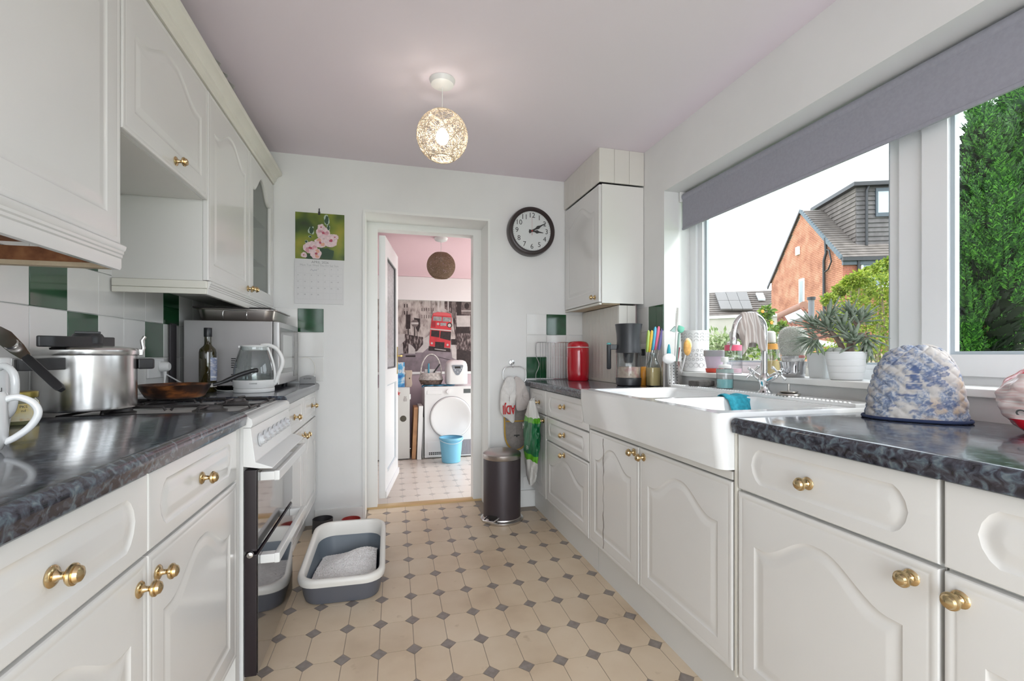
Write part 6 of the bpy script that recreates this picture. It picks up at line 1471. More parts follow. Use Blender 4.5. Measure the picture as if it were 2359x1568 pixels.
# ---- tumble dryer
YD = pix(980, 1057, Z=ZF).y; DRX0 = pix(978, 1000, Y=YD).x; DRX1 = DRX0 + .60
dy = thing('tumble_dryer', 'white tumble dryer with a large round door against the mural wall', 'dryer', ((DRX0 + DRX1) / 2, YD + .3, ZF))
mk(MB().box(DRX0, DRX1, YD, YD + .58, ZF + .012, ZF + .845), 'case', enam_m, dy, bevel=.006)
for x in (DRX0 + .06, DRX1 - .06):
    for y in (YD + .06, YD + .5): mk(MB().lathe([(.02, ZF), (.02, ZF + .014)], 12, TR(x, y, 0)), 'foot', black_m, dy)
cxd, czd = pix(1039, 961, Y=YD).x, pix(1039, 961, Y=YD).z
DM = TR(cxd, YD, czd) @ RX(PI / 2)
dd = mk(MB().lathe([(.245, .001), (.247, .012), (.235, .022), (.205, .020), (.19, .014), (.0001, .010)], 56, DM, True, False), 'door', enam_m, dy, smooth=30)
mk(MB().tube([tuple(DM @ Vector((.250 * math.cos(a), .250 * math.sin(a), .002))) for a in [2 * PI * i / 56 for i in range(56)]], .0025, 6, True), 'door_gap', grey_m, dd)
mk(MB().box(DRX0 + .03, DRX0 + .20, YD - .004, YD + .01, ZF + .755, ZF + .80), 'water_drawer', whitep_m, dy, bevel=.002)
mk(MB().lathe([(.0001, .022), (.026, .020), (.028, 0)], 24, TR(cxd - .03, YD, ZF + .785) @ RX(PI / 2), False, True), 'programme_dial', whitep_m, dy, smooth=40)
mk(MB().box(cxd + .15, cxd + .235, YD - .002, YD + .01, ZF + .762, ZF + .812), 'display', pm('display_grey', (.10, .11, .11), .2), dy)
ff = mk(MB().box(DRX0 + .03, DRX0 + .26, YD - .004, YD + .01, ZF + .03, ZF + .20), 'filter_flap', whitep_m, dy, bevel=.002)
for r in range(2):
    for i in range(9): mk(MB().box(DRX0 + .05 + i * .022, DRX0 + .066 + i * .022, YD - .005, YD, ZF + .045 + r * .018, ZF + .058 + r * .018), 'vent_slot', dark_m, ff)
vg = mk(MB().box(DRX0 + .33, DRX0 + .57, YD - .004, YD + .01, ZF + .03, ZF + .21), 'vent_grille', grey_m, dy, bevel=.002)
sl_ = mesh(MB().box(0, .008, -.008, 0, 0, .155), 'grille_slat'); sl_.materials.append(pm('mauve_grey', (.42, .40, .43), .5))
for i in range(15): inst(sl_, 'grille_slat', vg, (DRX0 + .338 + i * .0155, YD - .004, ZF + .042))
# ---- on the dryer: bread maker, basket, blue cloth
ZD = ZF + .8455
tag(mk(MB().grid([[(DRX0 - .02 + .38 * i / 16, YD + .03 + .20 * j / 8, ZD + .002 + .006 * (1 + math.sin(i * 1.3 + j)) + (0 if i else -.02)) for i in range(17)] for j in range(9)]), 'blue_cloth', pm('blue_cloth', (.10, .34, .52), .95, noise=(40, .3)), smooth=70), 'crumpled blue cloth on top of the tumble dryer', 'cloth').modifiers.new('t', 'SOLIDIFY').thickness = .003
bxm = pix(1051, 888, Y=YD + .14).x
bm_ = thing('bread_maker', 'white bread maker with grey control shield on the tumble dryer', 'bread maker', (bxm, YD + .16, ZD + .017))
P = []
for ins, z in ((.02, 0), (.004, .006), (0, .03), (0, .20), (.006, .245), (.02, .275), (.05, .292), (.10, .297)): P.append([(p[0], p[1], z) for p in rrect(.255 - 2 * ins, .27 - 2 * ins, .05)])
m = MB(); m.grid(P, True); n = len(P[0]); m.f += [tuple(range(n - 1, -1, -1)), tuple(range(len(m.v) - n, len(m.v)))]; mk(m, 'case', whitep_m, bm_, world=False, smooth=50)
m = MB().prism([(-.068, .225), (-.06, .235), (.06, .235), (.068, .225), (.05, .165), (.02, .118), (0, .112), (-.02, .118), (-.05, .165)], .134, .139, RX(PI / 2)); pn = mk(m, 'control_shield', pm('slate_shield', (.22, .24, .27), .35), bm_, world=False)
mk(MB().box(-.034, .034, -.141, -.1385, .196, .218), 'display', dark_m, pn, world=False)
for x, z in ((-.045, .196), (.045, .196), (-.03, .175), (.03, .175), (0, .15)): mk(MB().sphere((x, -.1395, z), .008, 10, 6, (1, .3, .7)), 'button', pm('pale_button', (.55, .57, .60), .4), pn, world=False)
bkx = pix(993, 888, Y=YD + .16).x
bk = thing('wicker_basket', 'two-tone wicker basket with tall hoop handle on the tumble dryer', 'basket', (bkx, YD + .17, ZD + .017))
wk1 = pm('pale_wicker', (.60, .56, .53), .8, noise=(40, .3), bump=(70, .8, .005)); wk2 = pm('brown_wicker', (.18, .12, .095), .8, noise=(40, .4), bump=(70, .8, .005))
m = MB()
for k in range(6): z = .008 + k * .009; m.tube([((.118 + .004 * k) * math.cos(a), (.09 + .003 * k) * math.sin(a), z + .002 * math.sin(a * 14 + k * PI)) for a in [2 * PI * i / 56 for i in range(56)]], .0062, 5, True)
mk(m, 'brown_weave', wk2, bk, world=False, smooth=60, kind='stuff')
m = MB()
for k in range(9): z = .062 + k * .009; m.tube([((.142 - .003 * k) * math.cos(a), (.108 - .003 * k) * math.sin(a), z + .002 * math.sin(a * 14 + k * PI)) for a in [2 * PI * i / 56 for i in range(56)]], .0062, 5, True)
mk(m, 'pale_weave', wk1, bk, world=False, smooth=60, kind='stuff')
mk(MB().lathe([(.0001, .01), (.11, .01)], 30, Matrix.Diagonal((1, .78, 1, 1)), False, False), 'basket_floor', wk2, bk, world=False)
mk(MB().tube([(.122 * math.cos(a), -.02, .13 + .235 * math.sin(a)) for a in [PI * i / 24 for i in range(25)]], .008, 8), 'hoop_handle', wk1, bk, world=False, smooth=60)
tag(mk(MB().box(bkx - .075, bkx + .055, YD + .13, YD + .20, ZD + .05, ZD + .20), 'napkin_pack', pm('white_card', (.66, .65, .64), .7), bevel=.004), 'white pack standing inside the wicker basket', 'pack')
tag(mk(MB().tube([(bkx - .03, YD + .125, ZD + .10), (bkx - .032, YD + .12, ZD + .27)], .010, 8), 'blue_tube', pm('blue_tube', (.05, .28, .40), .4), smooth=50), 'blue tube sticking out of the wicker basket', 'tube')
tag(mk(MB().tube([(bkx + .03, YD + .125, ZD + .16), (bkx + .10, YD + .12, ZD + .26)], .008, 8), 'black_stick', black_m, smooth=50), 'black stick leaning out of the wicker basket', 'stick')
# ---- bucket
pbk = pix(1041, 1066, Z=ZF); bu = thing('bucket', 'light blue plastic bucket on the floor in front of the dryer', 'bucket', (pbk.x, pbk.y + .07, ZF))
blu = pm('light_blue_plastic', (.20, .52, .72), .4)
mk(MB().lathe([(.0001, 0), (.098, 0), (.104, .004), (.130, .262), (.128, .275), (.124, .275), (.100, .008), (.0001, .006)], 40, None, False, False), 'bucket_body', blu, bu, world=False, smooth=40)
mk(MB().lathe([(.129, .254), (.137, .256), (.138, .276), (.135, .282), (.127, .282)], 40, None, False, False), 'rim', blu, bu, world=False, smooth=40)
mk(MB().tube([(.137 * math.cos(a), -.01 - .137 * abs(math.sin(a)), .262 - .035 * abs(math.sin(a)) ** 2) for a in [PI * i / 20 for i in range(21)]], .0045, 6), 'handle', pm('pale_blue_handle', (.50, .68, .76), .4), bu, world=False, smooth=60)
# ---- white cabinet with magnets, on it a cereal box and a carton
cR = pix(944, 1058, Y=YD + .02).x
fr = thing('white_fridge', 'low white fridge with small magnets beside the dryer', 'fridge', (cR - .275, YD + .3, ZF))
mk(MB().box(cR - .55, cR, YD + .06, YD + .58, ZF + .01, ZF + .84), 'case', enam_m, fr, bevel=.004)
frd = mk(MB().box(cR - .55, cR, YD + .02, YD + .057, ZF + .012, ZF + .835), 'door', pm('off_white_enamel', (.70, .70, .66), .35), fr, bevel=.004)
mk(MB().box(cR - .004, cR + .012, YD + .03, YD + .05, ZF + .70, ZF + .76), 'hinge_cap', whitep_m, frd)
mk(MB().box(cR - .53, cR - .02, YD + .05, YD + .55, ZF, ZF + .0115), 'plinth', black_m, fr)
def magnet(name, lab, u, v, mat, r, shape=None):
    p = pix(u, v, Y=YD + .018); M = TR(p.x, YD + .0199, p.z) @ RX(PI / 2)
    if shape is None: m = MB().lathe([(.0001, .004), (r * .9, .004), (r, .002), (r, 0)], 20, M, False, True)
    else: m = MB().prism([(a * r, b * r) for a, b in shape], 0, .004, M)
    return tag(mk(m, name, mat), lab, 'magnet', 'magnets on the white fridge')
star = [(math.cos(a) * (1 if i % 2 == 0 else .45), math.sin(a) * (1 if i % 2 == 0 else .45)) for i, a in enumerate([PI / 2 + PI * k / 5 for k in range(10)])]
magnet('fridge_magnet', 'red star-shaped magnet on the white fridge', 917, 906, pm('red_magnet', (.55, .05, .05), .5), .030, star)
magnet('fridge_magnet', 'white animal-shaped magnet with dark outline on the white fridge', 934, 918, pm('grey_magnet', (.50, .48, .46), .6), .032, [(-.5, -1), (.5, -1), (.6, -.2), (.3, .4), (.45, .9), (0, .7), (-.3, 1), (-.35, .3), (-.6, -.3)])
magnet('fridge_magnet', 'dark round magnet with gold star on the white fridge', 929, 964, pm('bronze_magnet', (.08, .07, .05), .4, .4), .036)
magnet('fridge_magnet', 'small red round magnet at the edge of the white fridge', 911.5, 947, pm('red_magnet', (.55, .05, .05), .5), .02)
ZFR = ZF + .8405
cbx = pix(911, 888, Y=YD + .10)
cb2 = thing('cereal_box', 'blue cereal box standing on the white fridge', 'box', (cbx.x + .05, YD + .10, ZFR))
mk(MB().box(-.11, .055, 0, .06, 0, .29), 'carton', ramp_mat('cereal_print', [(.38, (.03, .16, .48)), (.5, (.10, .42, .70)), (.6, (.72, .76, .78)), (.7, (.60, .34, .20))], 12, 2, rough=.5), cb2, world=False)
tv, tf = textmesh('krus'); mk(MB().add([(-.02 + v[0] * .072, -.0012, .185 + v[1] * .072) for v in tv], tf), 'lettering', whitep_m, cb2, world=False)
kb = thing('flour_bag', 'brown paper bag standing beside the cereal box on the fridge', 'bag', (pix(937, 888, Y=YD + .12).x + .022, YD + .13, ZFR))
P = [[(p[0] + (.004 if k % 2 else -.004), p[1], z) for p in rrect(w_, d_, .008)] for k, (w_, d_, z) in enumerate(((.07, .05, 0), (.076, .055, .03), (.074, .05, .11), (.078, .03, .16), (.086, .012, .195)))]
m = MB(); m.grid(P, True); m.f += [tuple(range(23, -1, -1)), tuple(range(96, 120))]; mk(m, 'paper', pm('kraft_paper', (.50, .41, .33), .85), kb, world=False, smooth=40)
mk(MB().sphere((.01, -.027, .10), .010, 8, 6, (.6, .3, 1)), 'printed_mark', ink_m, kb, world=False)
# ---- boards leaning between fridge and dryer
def lean(name, lab, u0, u1, v0, v1, mat, yo, tilt=.02):
    a = pix((u0 + u1) / 2, v1, Z=ZF); w_ = (u1 - u0) / FPX * 5.5; h_ = (v1 - v0) / FPX * 5.55
    tag(mk(MB().box(-w_ / 2, w_ / 2, 0, .30, 0, h_, TR(a.x, a.y + yo, ZF + .001) @ RY(tilt)), name, mat, bevel=.004), lab, 'board', 'boards leaning beside the dryer')
lean('pine_board', 'orange pine board leaning beside the dryer', 949, 958, 944, 1059, pm('orange_pine', (.62, .34, .17), .6, noise=(8, .2)), .03, .045)
lean('white_board', 'taller white board leaning between pine board and dryer', 961, 970.5, 941, 1060, trim_m, .02, .035)
lean('white_board', 'shorter white board leaning tight against the dryer side', 973.5, 976.5, 965, 1057, pm('off_white_board', (.66, .65, .62), .6), .05, .0)
# ---- door leaf
dl = bpy.data.objects.new('door_1', None); COL.objects.link(dl); dl.location = (-.074, 3.515, 0); dl.rotation_euler = (0, 0, math.radians(82)); ORG[dl.name] = dl.location.copy(); struct(dl)
dl['label'] = 'white half-glazed door standing open into the lower room'
LW, LT = .745, .045
def lbox(x0, x1, z0, z1, y0=-LT, y1=0): return MB().box(x0, x1, y0, y1, z0, z1)
DZ0, DZ1 = .035, 1.965
m = MB(); m.box(0, .11, -LT, 0, DZ0, DZ1); m.box(LW - .11, LW, -LT, 0, DZ0, DZ1); m.box(.11, LW - .11, -LT, 0, DZ0, DZ0 + .16); m.box(.11, LW - .11, -LT, 0, DZ1 - .13, DZ1); m.box(.11, LW - .11, -LT, 0, .86, .98)
mk(m, 'leaf_frame', upvc_m, dl, world=False)
mk(MB().box(.11, LW - .11, -LT + .014, -.014, DZ0 + .16, .86), 'lower_panel', upvc_m, dl, world=False)
m = MB()
for a in (-LT + .010, -.014): m.box(.11, LW - .11, a, a + .004, DZ0 + .16, DZ0 + .172); m.box(.11, LW - .11, a, a + .004, .848, .86); m.box(.11, .122, a, a + .004, DZ0 + .172, .848); m.box(LW - .122, LW - .11, a, a + .004, DZ0 + .172, .848)
mk(m, 'panel_bead', gasket_m, dl, world=False, kind='stuff')
fg = pm('obscured_glass', (.42, .41, .43), .25, noise=(60, .25), bump=(140, .6, .003)); mk(MB().box(.11, LW - .11, -LT + .018, -.018, .98, DZ1 - .13), 'glass_panel', fg, dl, world=False)
m = MB(); 
for a in (-LT + .008, -.016): m.box(.11, LW - .11, a, a + .008, .98, .99); m.box(.11, LW - .11, a, a + .008, DZ1 - .14, DZ1 - .13); m.box(.11, .12, a, a + .008, .99, DZ1 - .14); m.box(LW - .12, LW - .11, a, a + .008, .99, DZ1 - .14)
mk(m, 'glass_bead', pm('dark_gasket', (.07, .07, .075), .5), dl, world=False, kind='stuff')
mk(MB().box(LW - .075, LW - .035, -LT - .004, -LT, .92, 1.16), 'handle_plate', pm('brass_plate', (.55, .42, .16), .3, 1), dl, world=False, bevel=.002)
mk(MB().tube([(LW - .055, -LT - .004, 1.08), (LW - .055, -LT - .045, 1.08), (LW - .16, -LT - .048, 1.08)], .008, 8), 'lever', pm('brass_plate', (.55, .42, .16), .3, 1), dl, world=False, smooth=50)
mk(MB().box(0, LW, -LT - .012, -LT, DZ0, DZ0 + .05), 'weather_bar', upvc_m, dl, world=False, bevel=.004)
# ---- pendant in the lower room
pp_ = pix(1016, 548, Z=Z2); pc_ = pix(1016, 612, Y=pp_.y)
pendant('unlit pendant lamp with brown woven ball shade in the lower room', pp_.x, pp_.y, Z2, pc_.z, .122, pm('brown_rattan', (.24, .155, .10), .75), False, 6, 420)
# ================================================================== outside
ZG = -.22
lawn_m = pm('lawn', (.10, .19, .045), .95, noise=(2, .3), obj=False)
g_ = MB().box(1.80, 70, -30, 60, ZG - .1, ZG); struct(mk(g_, 'ground', lawn_m))['label'] = 'garden ground outside the window'
g_ = MB().box(-40, 1.80, -30, YR - .13, ZG - .1, ZG); struct(mk(g_, 'ground', pm('patio', (.40, .38, .35), .9, noise=(3, .1), obj=False)))['label'] = 'paved ground behind the house'
# ---- neighbouring brick house: gable towards us, tiled roof with a dormer
PR = pix(1942, 595, D=17.0); PLf = pix(1777, 657, D=23.0)
e2 = Vector((PLf.x - PR.x, PLf.y - PR.y, 0)); GL = e2.length; e2.normalize(); e1 = Vector((e2.y, -e2.x, 0))
ZE = PR.z; ZA = pix(1846, 487, D=(Vector(((PR.x + PLf.x) / 2, (PR.y + PLf.y) / 2, 0)).dot(Vector((ST, CT, 0))))).z
HM = Matrix(((e1.x, e2.x, 0, PR.x), (e1.y, e2.y, 0, PR.y), (0, 0, 1, 0), (0, 0, 0, 1)))   # local: x along the facade, y into the house, z up
hs = bpy.data.objects.new('neighbour_house', None); COL.objects.link(hs); hs.matrix_world = HM; ORG['neighbour_house'] = Vector((PR.x, PR.y, 0))
tag(hs, 'red brick house with tile-hung dormer beyond the garden', 'house')
def hmk(m, name, mat, par=None, **k): return mk(m, name, mat, par or hs, world=False, **k)
brick_m = ramp_mat('orange_brick', [(.3, (.33, .125, .07)), (.5, (.46, .195, .115)), (.7, (.55, .265, .165))], 2.2, 6, rough=.9, obj=False)
mortar_m = pm('mortar', (.42, .31, .24), .95); rooft_m = ramp_mat('grey_brown_tile', [(.3, (.105, .088, .078)), (.6, (.16, .135, .12)), (.8, (.205, .175, .155))], 3, 5, rough=.85, obj=False)
hang_m = ramp_mat('dark_hung_tile', [(.3, (.075, .066, .066)), (.7, (.125, .112, .112))], 4, 5, rough=.8, obj=False)
verge_m = pm('blue_grey_verge', (.095, .12, .14), .6); gutter_m = pm('black_gutter', (.015, .015, .017), .4); slate_p = pm('dark_slate_frame', (.05, .065, .08), .4)
HG = GL; RS = (ZA - ZE) / (HG / 2)
gab = [(0, ZG), (HG, ZG), (HG, ZE), (HG / 2, ZA), (0, ZE)]
gx = Matrix(((0, 0, 1, 0), (1, 0, 0, 0), (0, 1, 0, 0), (0, 0, 0, 1)))
hmk(MB().prism(gab, .02, 9.0, gx), 'wall_core', mortar_m)
# bricks of the gable (a stretch in view) and of the facade
def inside(y, z): return z < ZE or (z < ZE + RS * min(y, HG - y))
m = MB(); bh, bl_, jt = .065, .215, .010; z = 1.2; r = 0
while z < ZA:
    y = -(bl_ + jt) / 2 * (r % 2)
    while y < HG:
        a, b = max(0, y), min(HG, y + bl_)
        if b - a > .03 and inside((a + b) / 2, z + bh): m.box(-.0, .03, a, b, z, z + bh)
        y += bl_ + jt
    z += bh + jt; r += 1
hmk(m, 'gable_bricks', brick_m, kind='stuff', merge=False)
m = MB(); z = 1.2; r = 0
while z < ZE - .05:
    x = .0 - (bl_ + jt) / 2 * (r % 2)
    while x < 4.2:
        a, b = max(0.0, x), min(4.2, x + bl_)
        if b - a > .03: m.box(a, b, -.012, .02, z, z + bh)
        x += bl_ + jt
    z += bh + jt; r += 1
hmk(m, 'facade_bricks', ramp_mat('red_brick', [(.3, (.27, .08, .05)), (.7, (.40, .14, .09))], 3, 6, rough=.9, obj=False), kind='stuff', merge=False)
# roof slopes with lapped courses
def slope(side, x0, x1, nc, mat, name):
    L = math.hypot(HG / 2, ZA - ZE); out = []
    for i in range(nc):
        t0, t1 = i / nc, (i + 1.12) / nc
        def P(t, up): yy = HG / 2 * t; zz = ZE + (ZA - ZE) * t; yy2 = yy if side == 0 else HG - yy; s_ = 1 if side == 0 else -1; return (yy2 - s_ * up * .65, zz + up * .76)
        a, b, c, d = P(t0, .02), P(t0, .075), P(min(1, t1), .045), P(min(1, t1), .0)
        hmk(MB().prism([a, d, c, b] if side == 0 else [a, b, c, d], x0, x1, gx), name, mat)
slope(0, -.06, 9.0, 22, rooft_m, 'tile_course'); slope(1, -.06, 9.0, 22, rooft_m, 'tile_course')
# verge caps down the gable edge, bargeboard on the far slope
L = 22
for i in range(L):
    t0, t1 = i / L, (i + 1.05) / L
    y0, y1 = HG / 2 * t0, HG / 2 * t1; z0, z1 = ZE + RS * y0, ZE + RS * y1
    hmk(MB().prism([(y0 - .05, z0 - .05), (y1 - .05, z1 - .09), (y1 - .06, z1 + .07), (y0 - .07, z0 + .115)], -.12, -.055, gx), 'verge_cap', verge_m)
hmk(MB().prism([(HG + .25, ZE - .25), (HG / 2, ZA - .02), (HG / 2, ZA + .10), (HG + .28, ZE - .12)], -.10, -.05, gx), 'bargeboard', gutter_m)
hmk(MB().box(-.1, 9, -.20, -.07, ZE - .12, ZE + .01), 'gutter', gutter_m)
hmk(MB().box(-.05, 9, -.10, -.02, ZE - .26, ZE - .10), 'fascia', slate_p)
# gable details
def gpt(u, v):
    o_ = HM.inverted() @ pix(u, v, D=1); c_ = HM.inverted() @ Vector((0, 0, ZC)); d = o_ - c_; t = (-.03 - c_.x) / d.x; return c_ + d * t
w0, w1 = gpt(1841, 702), gpt(1852, 640)
wn = hmk(MB().box(-.05, .0, min(w0.y, w1.y), max(w0.y, w1.y), w0.z, w1.z), 'gable_window', upvc_m)
ya, yb = sorted((w0.y, w1.y)); hmk(MB().box(-.06, -.045, ya + .07, yb - .07, w0.z + .10, w1.z - .10), 'pane', pm('pale_pane', (.24, .27, .28), .3), wn)
vp = gpt(1838.5, 578); hmk(MB().box(-.10, .0, vp.y - .12, vp.y + .12, vp.z - .18, vp.z + .18), 'wall_vent', upvc_m, bevel=.02)
pA = [gpt(1905, 548), gpt(1907, 582), gpt(1902, 600), gpt(1902, 690), gpt(1903, 740)]
hmk(MB().tube([(-.09, p.y, p.z) for p in pA], .055, 8), 'drainpipe', gutter_m, smooth=50)
pA = [gpt(1908, 575), gpt(1914, 576), gpt(1919, 602), gpt(1912, 620), gpt(1904, 626)]
hmk(MB().tube([(-.09, p.y, p.z) for p in pA], .03, 8), 'overflow_pipe', gutter_m, smooth=50)
# facade window, drainpipe
def fpt(u, v):
    o_ = HM.inverted() @ pix(u, v, D=1); c_ = HM.inverted() @ Vector((0, 0, ZC)); d = o_ - c_; t = (-.02 - c_.y) / d.y; return c_ + d * t
w0, w1 = fpt(1983, 664), fpt(2050, 600); xa, xb = w0.x, w1.x
fw = hmk(MB().box(xa, xb, -.05, .05, w0.z, w1.z), 'facade_window', upvc_m)
zt_ = w1.z - (w1.z - w0.z) * .28
hmk(MB().box(xa + .08, xb - .08, -.056, -.045, zt_ + .03, w1.z - .08), 'pane', pm('dark_pane', (.16, .20, .24), .1), fw); hmk(MB().box(xa + .08, xb - .08, -.056, -.045, w0.z + .08, zt_ - .05), 'pane', pm('dark_pane', (.16, .20, .24), .1), fw)
p0 = fpt(1975, 595); hmk(MB().tube([(p0.x, -.10, ZE - .1), (p0.x, -.10, 1.0)], .05, 8), 'drainpipe', gutter_m, smooth=50)
# dormer, tile hung
def rpt(u, v):   # on the front roof slope
    o_ = HM.inverted() @ pix(u, v, D=1); c_ = HM.inverted() @ Vector((0, 0, ZC)); d = o_ - c_
    t = (ZE + RS * c_.y - c_.z) / (d.z - RS * d.y); return c_ + d * t
db = rpt(1973, 566); dx0, dy0, dz0 = db.x, db.y, db.z
o_ = HM.inverted() @ pix(1973, 432, D=1); c_ = HM.inverted() @ Vector((0, 0, ZC)); d = o_ - c_; dz1 = (c_ + d * ((dy0 - c_.y) / d.y)).z
ye = (dz1 - .12 - ZE) / RS; ye = min(ye, HG / 2)
dm_ = hmk(MB().box(dx0, 8.9, dy0, HG / 2 + .6, dz0, dz1), 'dormer_core', hang_m)
nr = 13
for i in range(nr):   # lapped tile courses, front and cheek
    z0 = dz0 + (dz1 - dz0) * i / nr; z1 = dz0 + (dz1 - dz0) * (i + 1.06) / nr
    hmk(MB().prism([(dy0 - .05, z0), (dy0, z0), (dy0, z1), (dy0 - .012, z1)], dx0 - .02, 8.9, gx), 'hung_tile_course', hang_m, dm_)
    yend = min(HG / 2 + .5, (z0 - ZE) / RS + .35)
    mm_ = MB().prism([(dx0 - .05, z0), (dx0, z0), (dx0, z1), (dx0 - .012, z1)], dy0, yend, Matrix(((1, 0, 0, 0), (0, 0, 1, 0), (0, 1, 0, 0), (0, 0, 0, 1)))); hmk(mm_, 'hung_tile_course', rooft_m, dm_)
hmk(MB().box(dx0 - .22, 8.9, dy0 - .25, HG / 2 + .6, dz1, dz1 + .14), 'dormer_roof', gutter_m, dm_)
hmk(MB().box(dx0 - .20, 8.9, dy0 - .22, HG / 2 + .6, dz1 + .14, dz1 + .17), 'roof_edge', pm('lead_grey', (.30, .31, .31), .5), dm_)
def dpt(u, v):
    o_ = HM.inverted() @ pix(u, v, D=1); c_ = HM.inverted() @ Vector((0, 0, ZC)); d = o_ - c_; return c_ + d * ((dy0 - .06 - c_.y) / d.y)
w0, w1 = dpt(2017, 499), dpt(2100, 430)
dw = hmk(MB().box(w0.x, w1.x, dy0 - .09, dy0, w0.z, w1.z), 'dormer_window', slate_p, dm_)
cw_ = (w1.x - w0.x)
# panes as parts of the house, flush in the dormer window frame
for a, b in ((.06, .40), (.46, .94)): hmk(MB().box(w0.x + cw_ * a, w0.x + cw_ * b, dy0 - .096, dy0 - .088, w0.z + .14, w1.z - .14), 'dormer_pane', pm('sky_pane', (.38, .46, .50), .1), dm_)
q0 = dpt(2000, 426); q1 = dpt(1994, 440); q2 = dpt(1994, 566)
hmk(MB().tube([(q0.x, dy0 - .12, q0.z), (q1.x, dy0 - .12, q1.z), (q2.x, dy0 - .12, q2.z)], .05, 8), 'drainpipe', gutter_m, dm_, smooth=50)
# ---- single-storey lean-to with clay roof in front of the gable
A, Bq, Cq = pix(1776, 742, D=15.5), pix(1853, 708, D=13.0), pix(1905, 790, D=9.5)
clay_m = ramp_mat('clay_pantile', [(.3, (.20, .075, .045)), (.6, (.31, .125, .075)), (.8, (.38, .18, .12))], 3, 5, rough=.9, obj=False)
lt_ = thing('garden_extension', 'low brick extension with a red clay tiled hip roof', 'extension', (A.x, A.y, ZG))
r0, r1 = A, Bq; ev0 = pix(1790, 770, D=12.5); ev1 = pix(1925, 790, D=9.8)
dn0 = (ev0 - r0); dn1 = (ev1 - r1); NC = 11
for i in range(NC):
    t0, t1 = i / NC, (i + 1.15) / NC
    a, b, c, d = r0 + dn0 * t0, r1 + dn1 * t0, r1 + dn1 * t1, r0 + dn0 * t1
    n_ = (b - a).cross(d - a).normalized(); n_ = n_ if n_.z > 0 else -n_
    m = MB(); P = []
    for k in range(49):
        f = k / 48; wv_ = .022 * math.sin(k * 2 * PI / 4)
        p, q = a.lerp(b, f), d.lerp(c, f); P.append((tuple(p + n_ * (.02 + wv_)), tuple(q + n_ * (.06 + wv_)), tuple(q + n_ * (wv_ - .0))))
    m.grid([[r[0] for r in P], [r[1] for r in P], [r[2] for r in P]]); mk(m, 'pantile_course', clay_m, lt_, smooth=60)
mk(MB().tube([r0 + Vector((0, 0, .05)), r1 + Vector((0, 0, .05))], .13, 10), 'ridge_tiles', pm('brown_ridge', (.26, .13, .09), .85), lt_, smooth=50)
mk(MB().tube([ev0 + Vector((-.1, 0, -.05)), ev1 + Vector((0, 0, -.05))], .07, 8), 'gutter', trim_m, lt_, smooth=50)
mk(MB().add([tuple(ev0), tuple(ev1), (ev1.x, ev1.y, ZG), (ev0.x, ev0.y, ZG)], [(0, 1, 2, 3)]), 'extension_wall', brick_m, lt_)
sp0 = pix(1770, 742, D=14.5); mk(MB().lathe([(.22, 0), (.12, .2), (.0001, .55)], 4, TR(*(ev0.lerp(r0, .55) + Vector((-.05, 0, -.25))))), 'soffit_cap', trim_m, lt_)
rw = (r1 + dn1 * .30).lerp(r0 + dn0 * .30, .30); n_ = (r1 - r0).cross(dn0).normalized(); n_ = n_ if n_.z > 0 else -n_
ux = (r1 - r0).normalized(); uy = dn1.normalized()
mk(MB().add([tuple(rw + ux * a + uy * b + n_ * c) for c in (.05, .16) for a, b in ((-.55, -.3), (.55, -.3), (.55, .45), (-.55, .45))], [(0, 3, 2, 1), (4, 5, 6, 7), (0, 1, 5, 4), (1, 2, 6, 5), (2, 3, 7, 6), (3, 0, 4, 7)]), 'rooflight', pm('pale_rooflight', (.36, .39, .39), .4), lt_)
fl_ = pix(1869, 715, D=12.0); mk(MB().tube([fl_ + Vector((0, 0, -.7)), fl_ + Vector((0, 0, .28))], .07, 10), 'flue', pm('grey_flue', (.15, .15, .16), .5), lt_, smooth=50)
mk(MB().lathe([(.0001, 0), (.10, 0), (.10, .07), (.0001, .08)], 12, TR(fl_.x, fl_.y, fl_.z + .28), False, False), 'flue_cap', gutter_m, lt_)
# ---- distant low house with solar panels
D0 = 27.0
a0, a1, b1, b0 = pix(1560, 676, D=29), pix(1785, 668, D=27), pix(1812, 742, D=23.5), pix(1560, 745, D=25)
fh = thing('distant_bungalow', 'distant house roof with six dark solar panels', 'house', (a0.x, a0.y, ZG))
NC = 15
for i in range(NC):
    t0, t1 = i / NC, (i + 1.2) / NC
    p = [a0.lerp(b0, t0), a1.lerp(b1, t0), a1.lerp(b1, t1), a0.lerp(b0, t1)]; n_ = (p[1] - p[0]).cross(p[3] - p[0]).normalized(); n_ = n_ if n_.z > 0 else -n_
    mk(MB().add([tuple(p[0] + n_ * .01), tuple(p[1] + n_ * .01), tuple(p[2] + n_ * .07), tuple(p[3] + n_ * .07), tuple(p[2]), tuple(p[3])], [(0, 1, 2, 3), (3, 2, 4, 5)]), 'tile_course', rooft_m, fh)
mk(MB().add([tuple(b0), tuple(b1), (b1.x, b1.y, ZG), (b0.x, b0.y, ZG)], [(0, 1, 2, 3)]), 'house_wall', brick_m, fh)
def rp(u, v):
    n_ = (a1 - a0).cross(b0 - a0).normalized(); c_ = Vector((0, 0, ZC)); d = pix(u, v, D=1) - c_; t = (a0 - c_).dot(n_) / d.dot(n_); return c_ + d * t
n_ = (a1 - a0).cross(b0 - a0).normalized(); n_ = n_ if n_.z > 0 else -n_
sol_m = pm('solar_panel', (.13, .12, .115), .6)
gu = [[(1646, 679), (1671, 679), (1696, 679), (1720, 679)], [(1653, 699), (1678, 699), (1703, 699), (1727, 699)], [(1660, 719), (1686, 719), (1711, 719), (1734, 719)]]
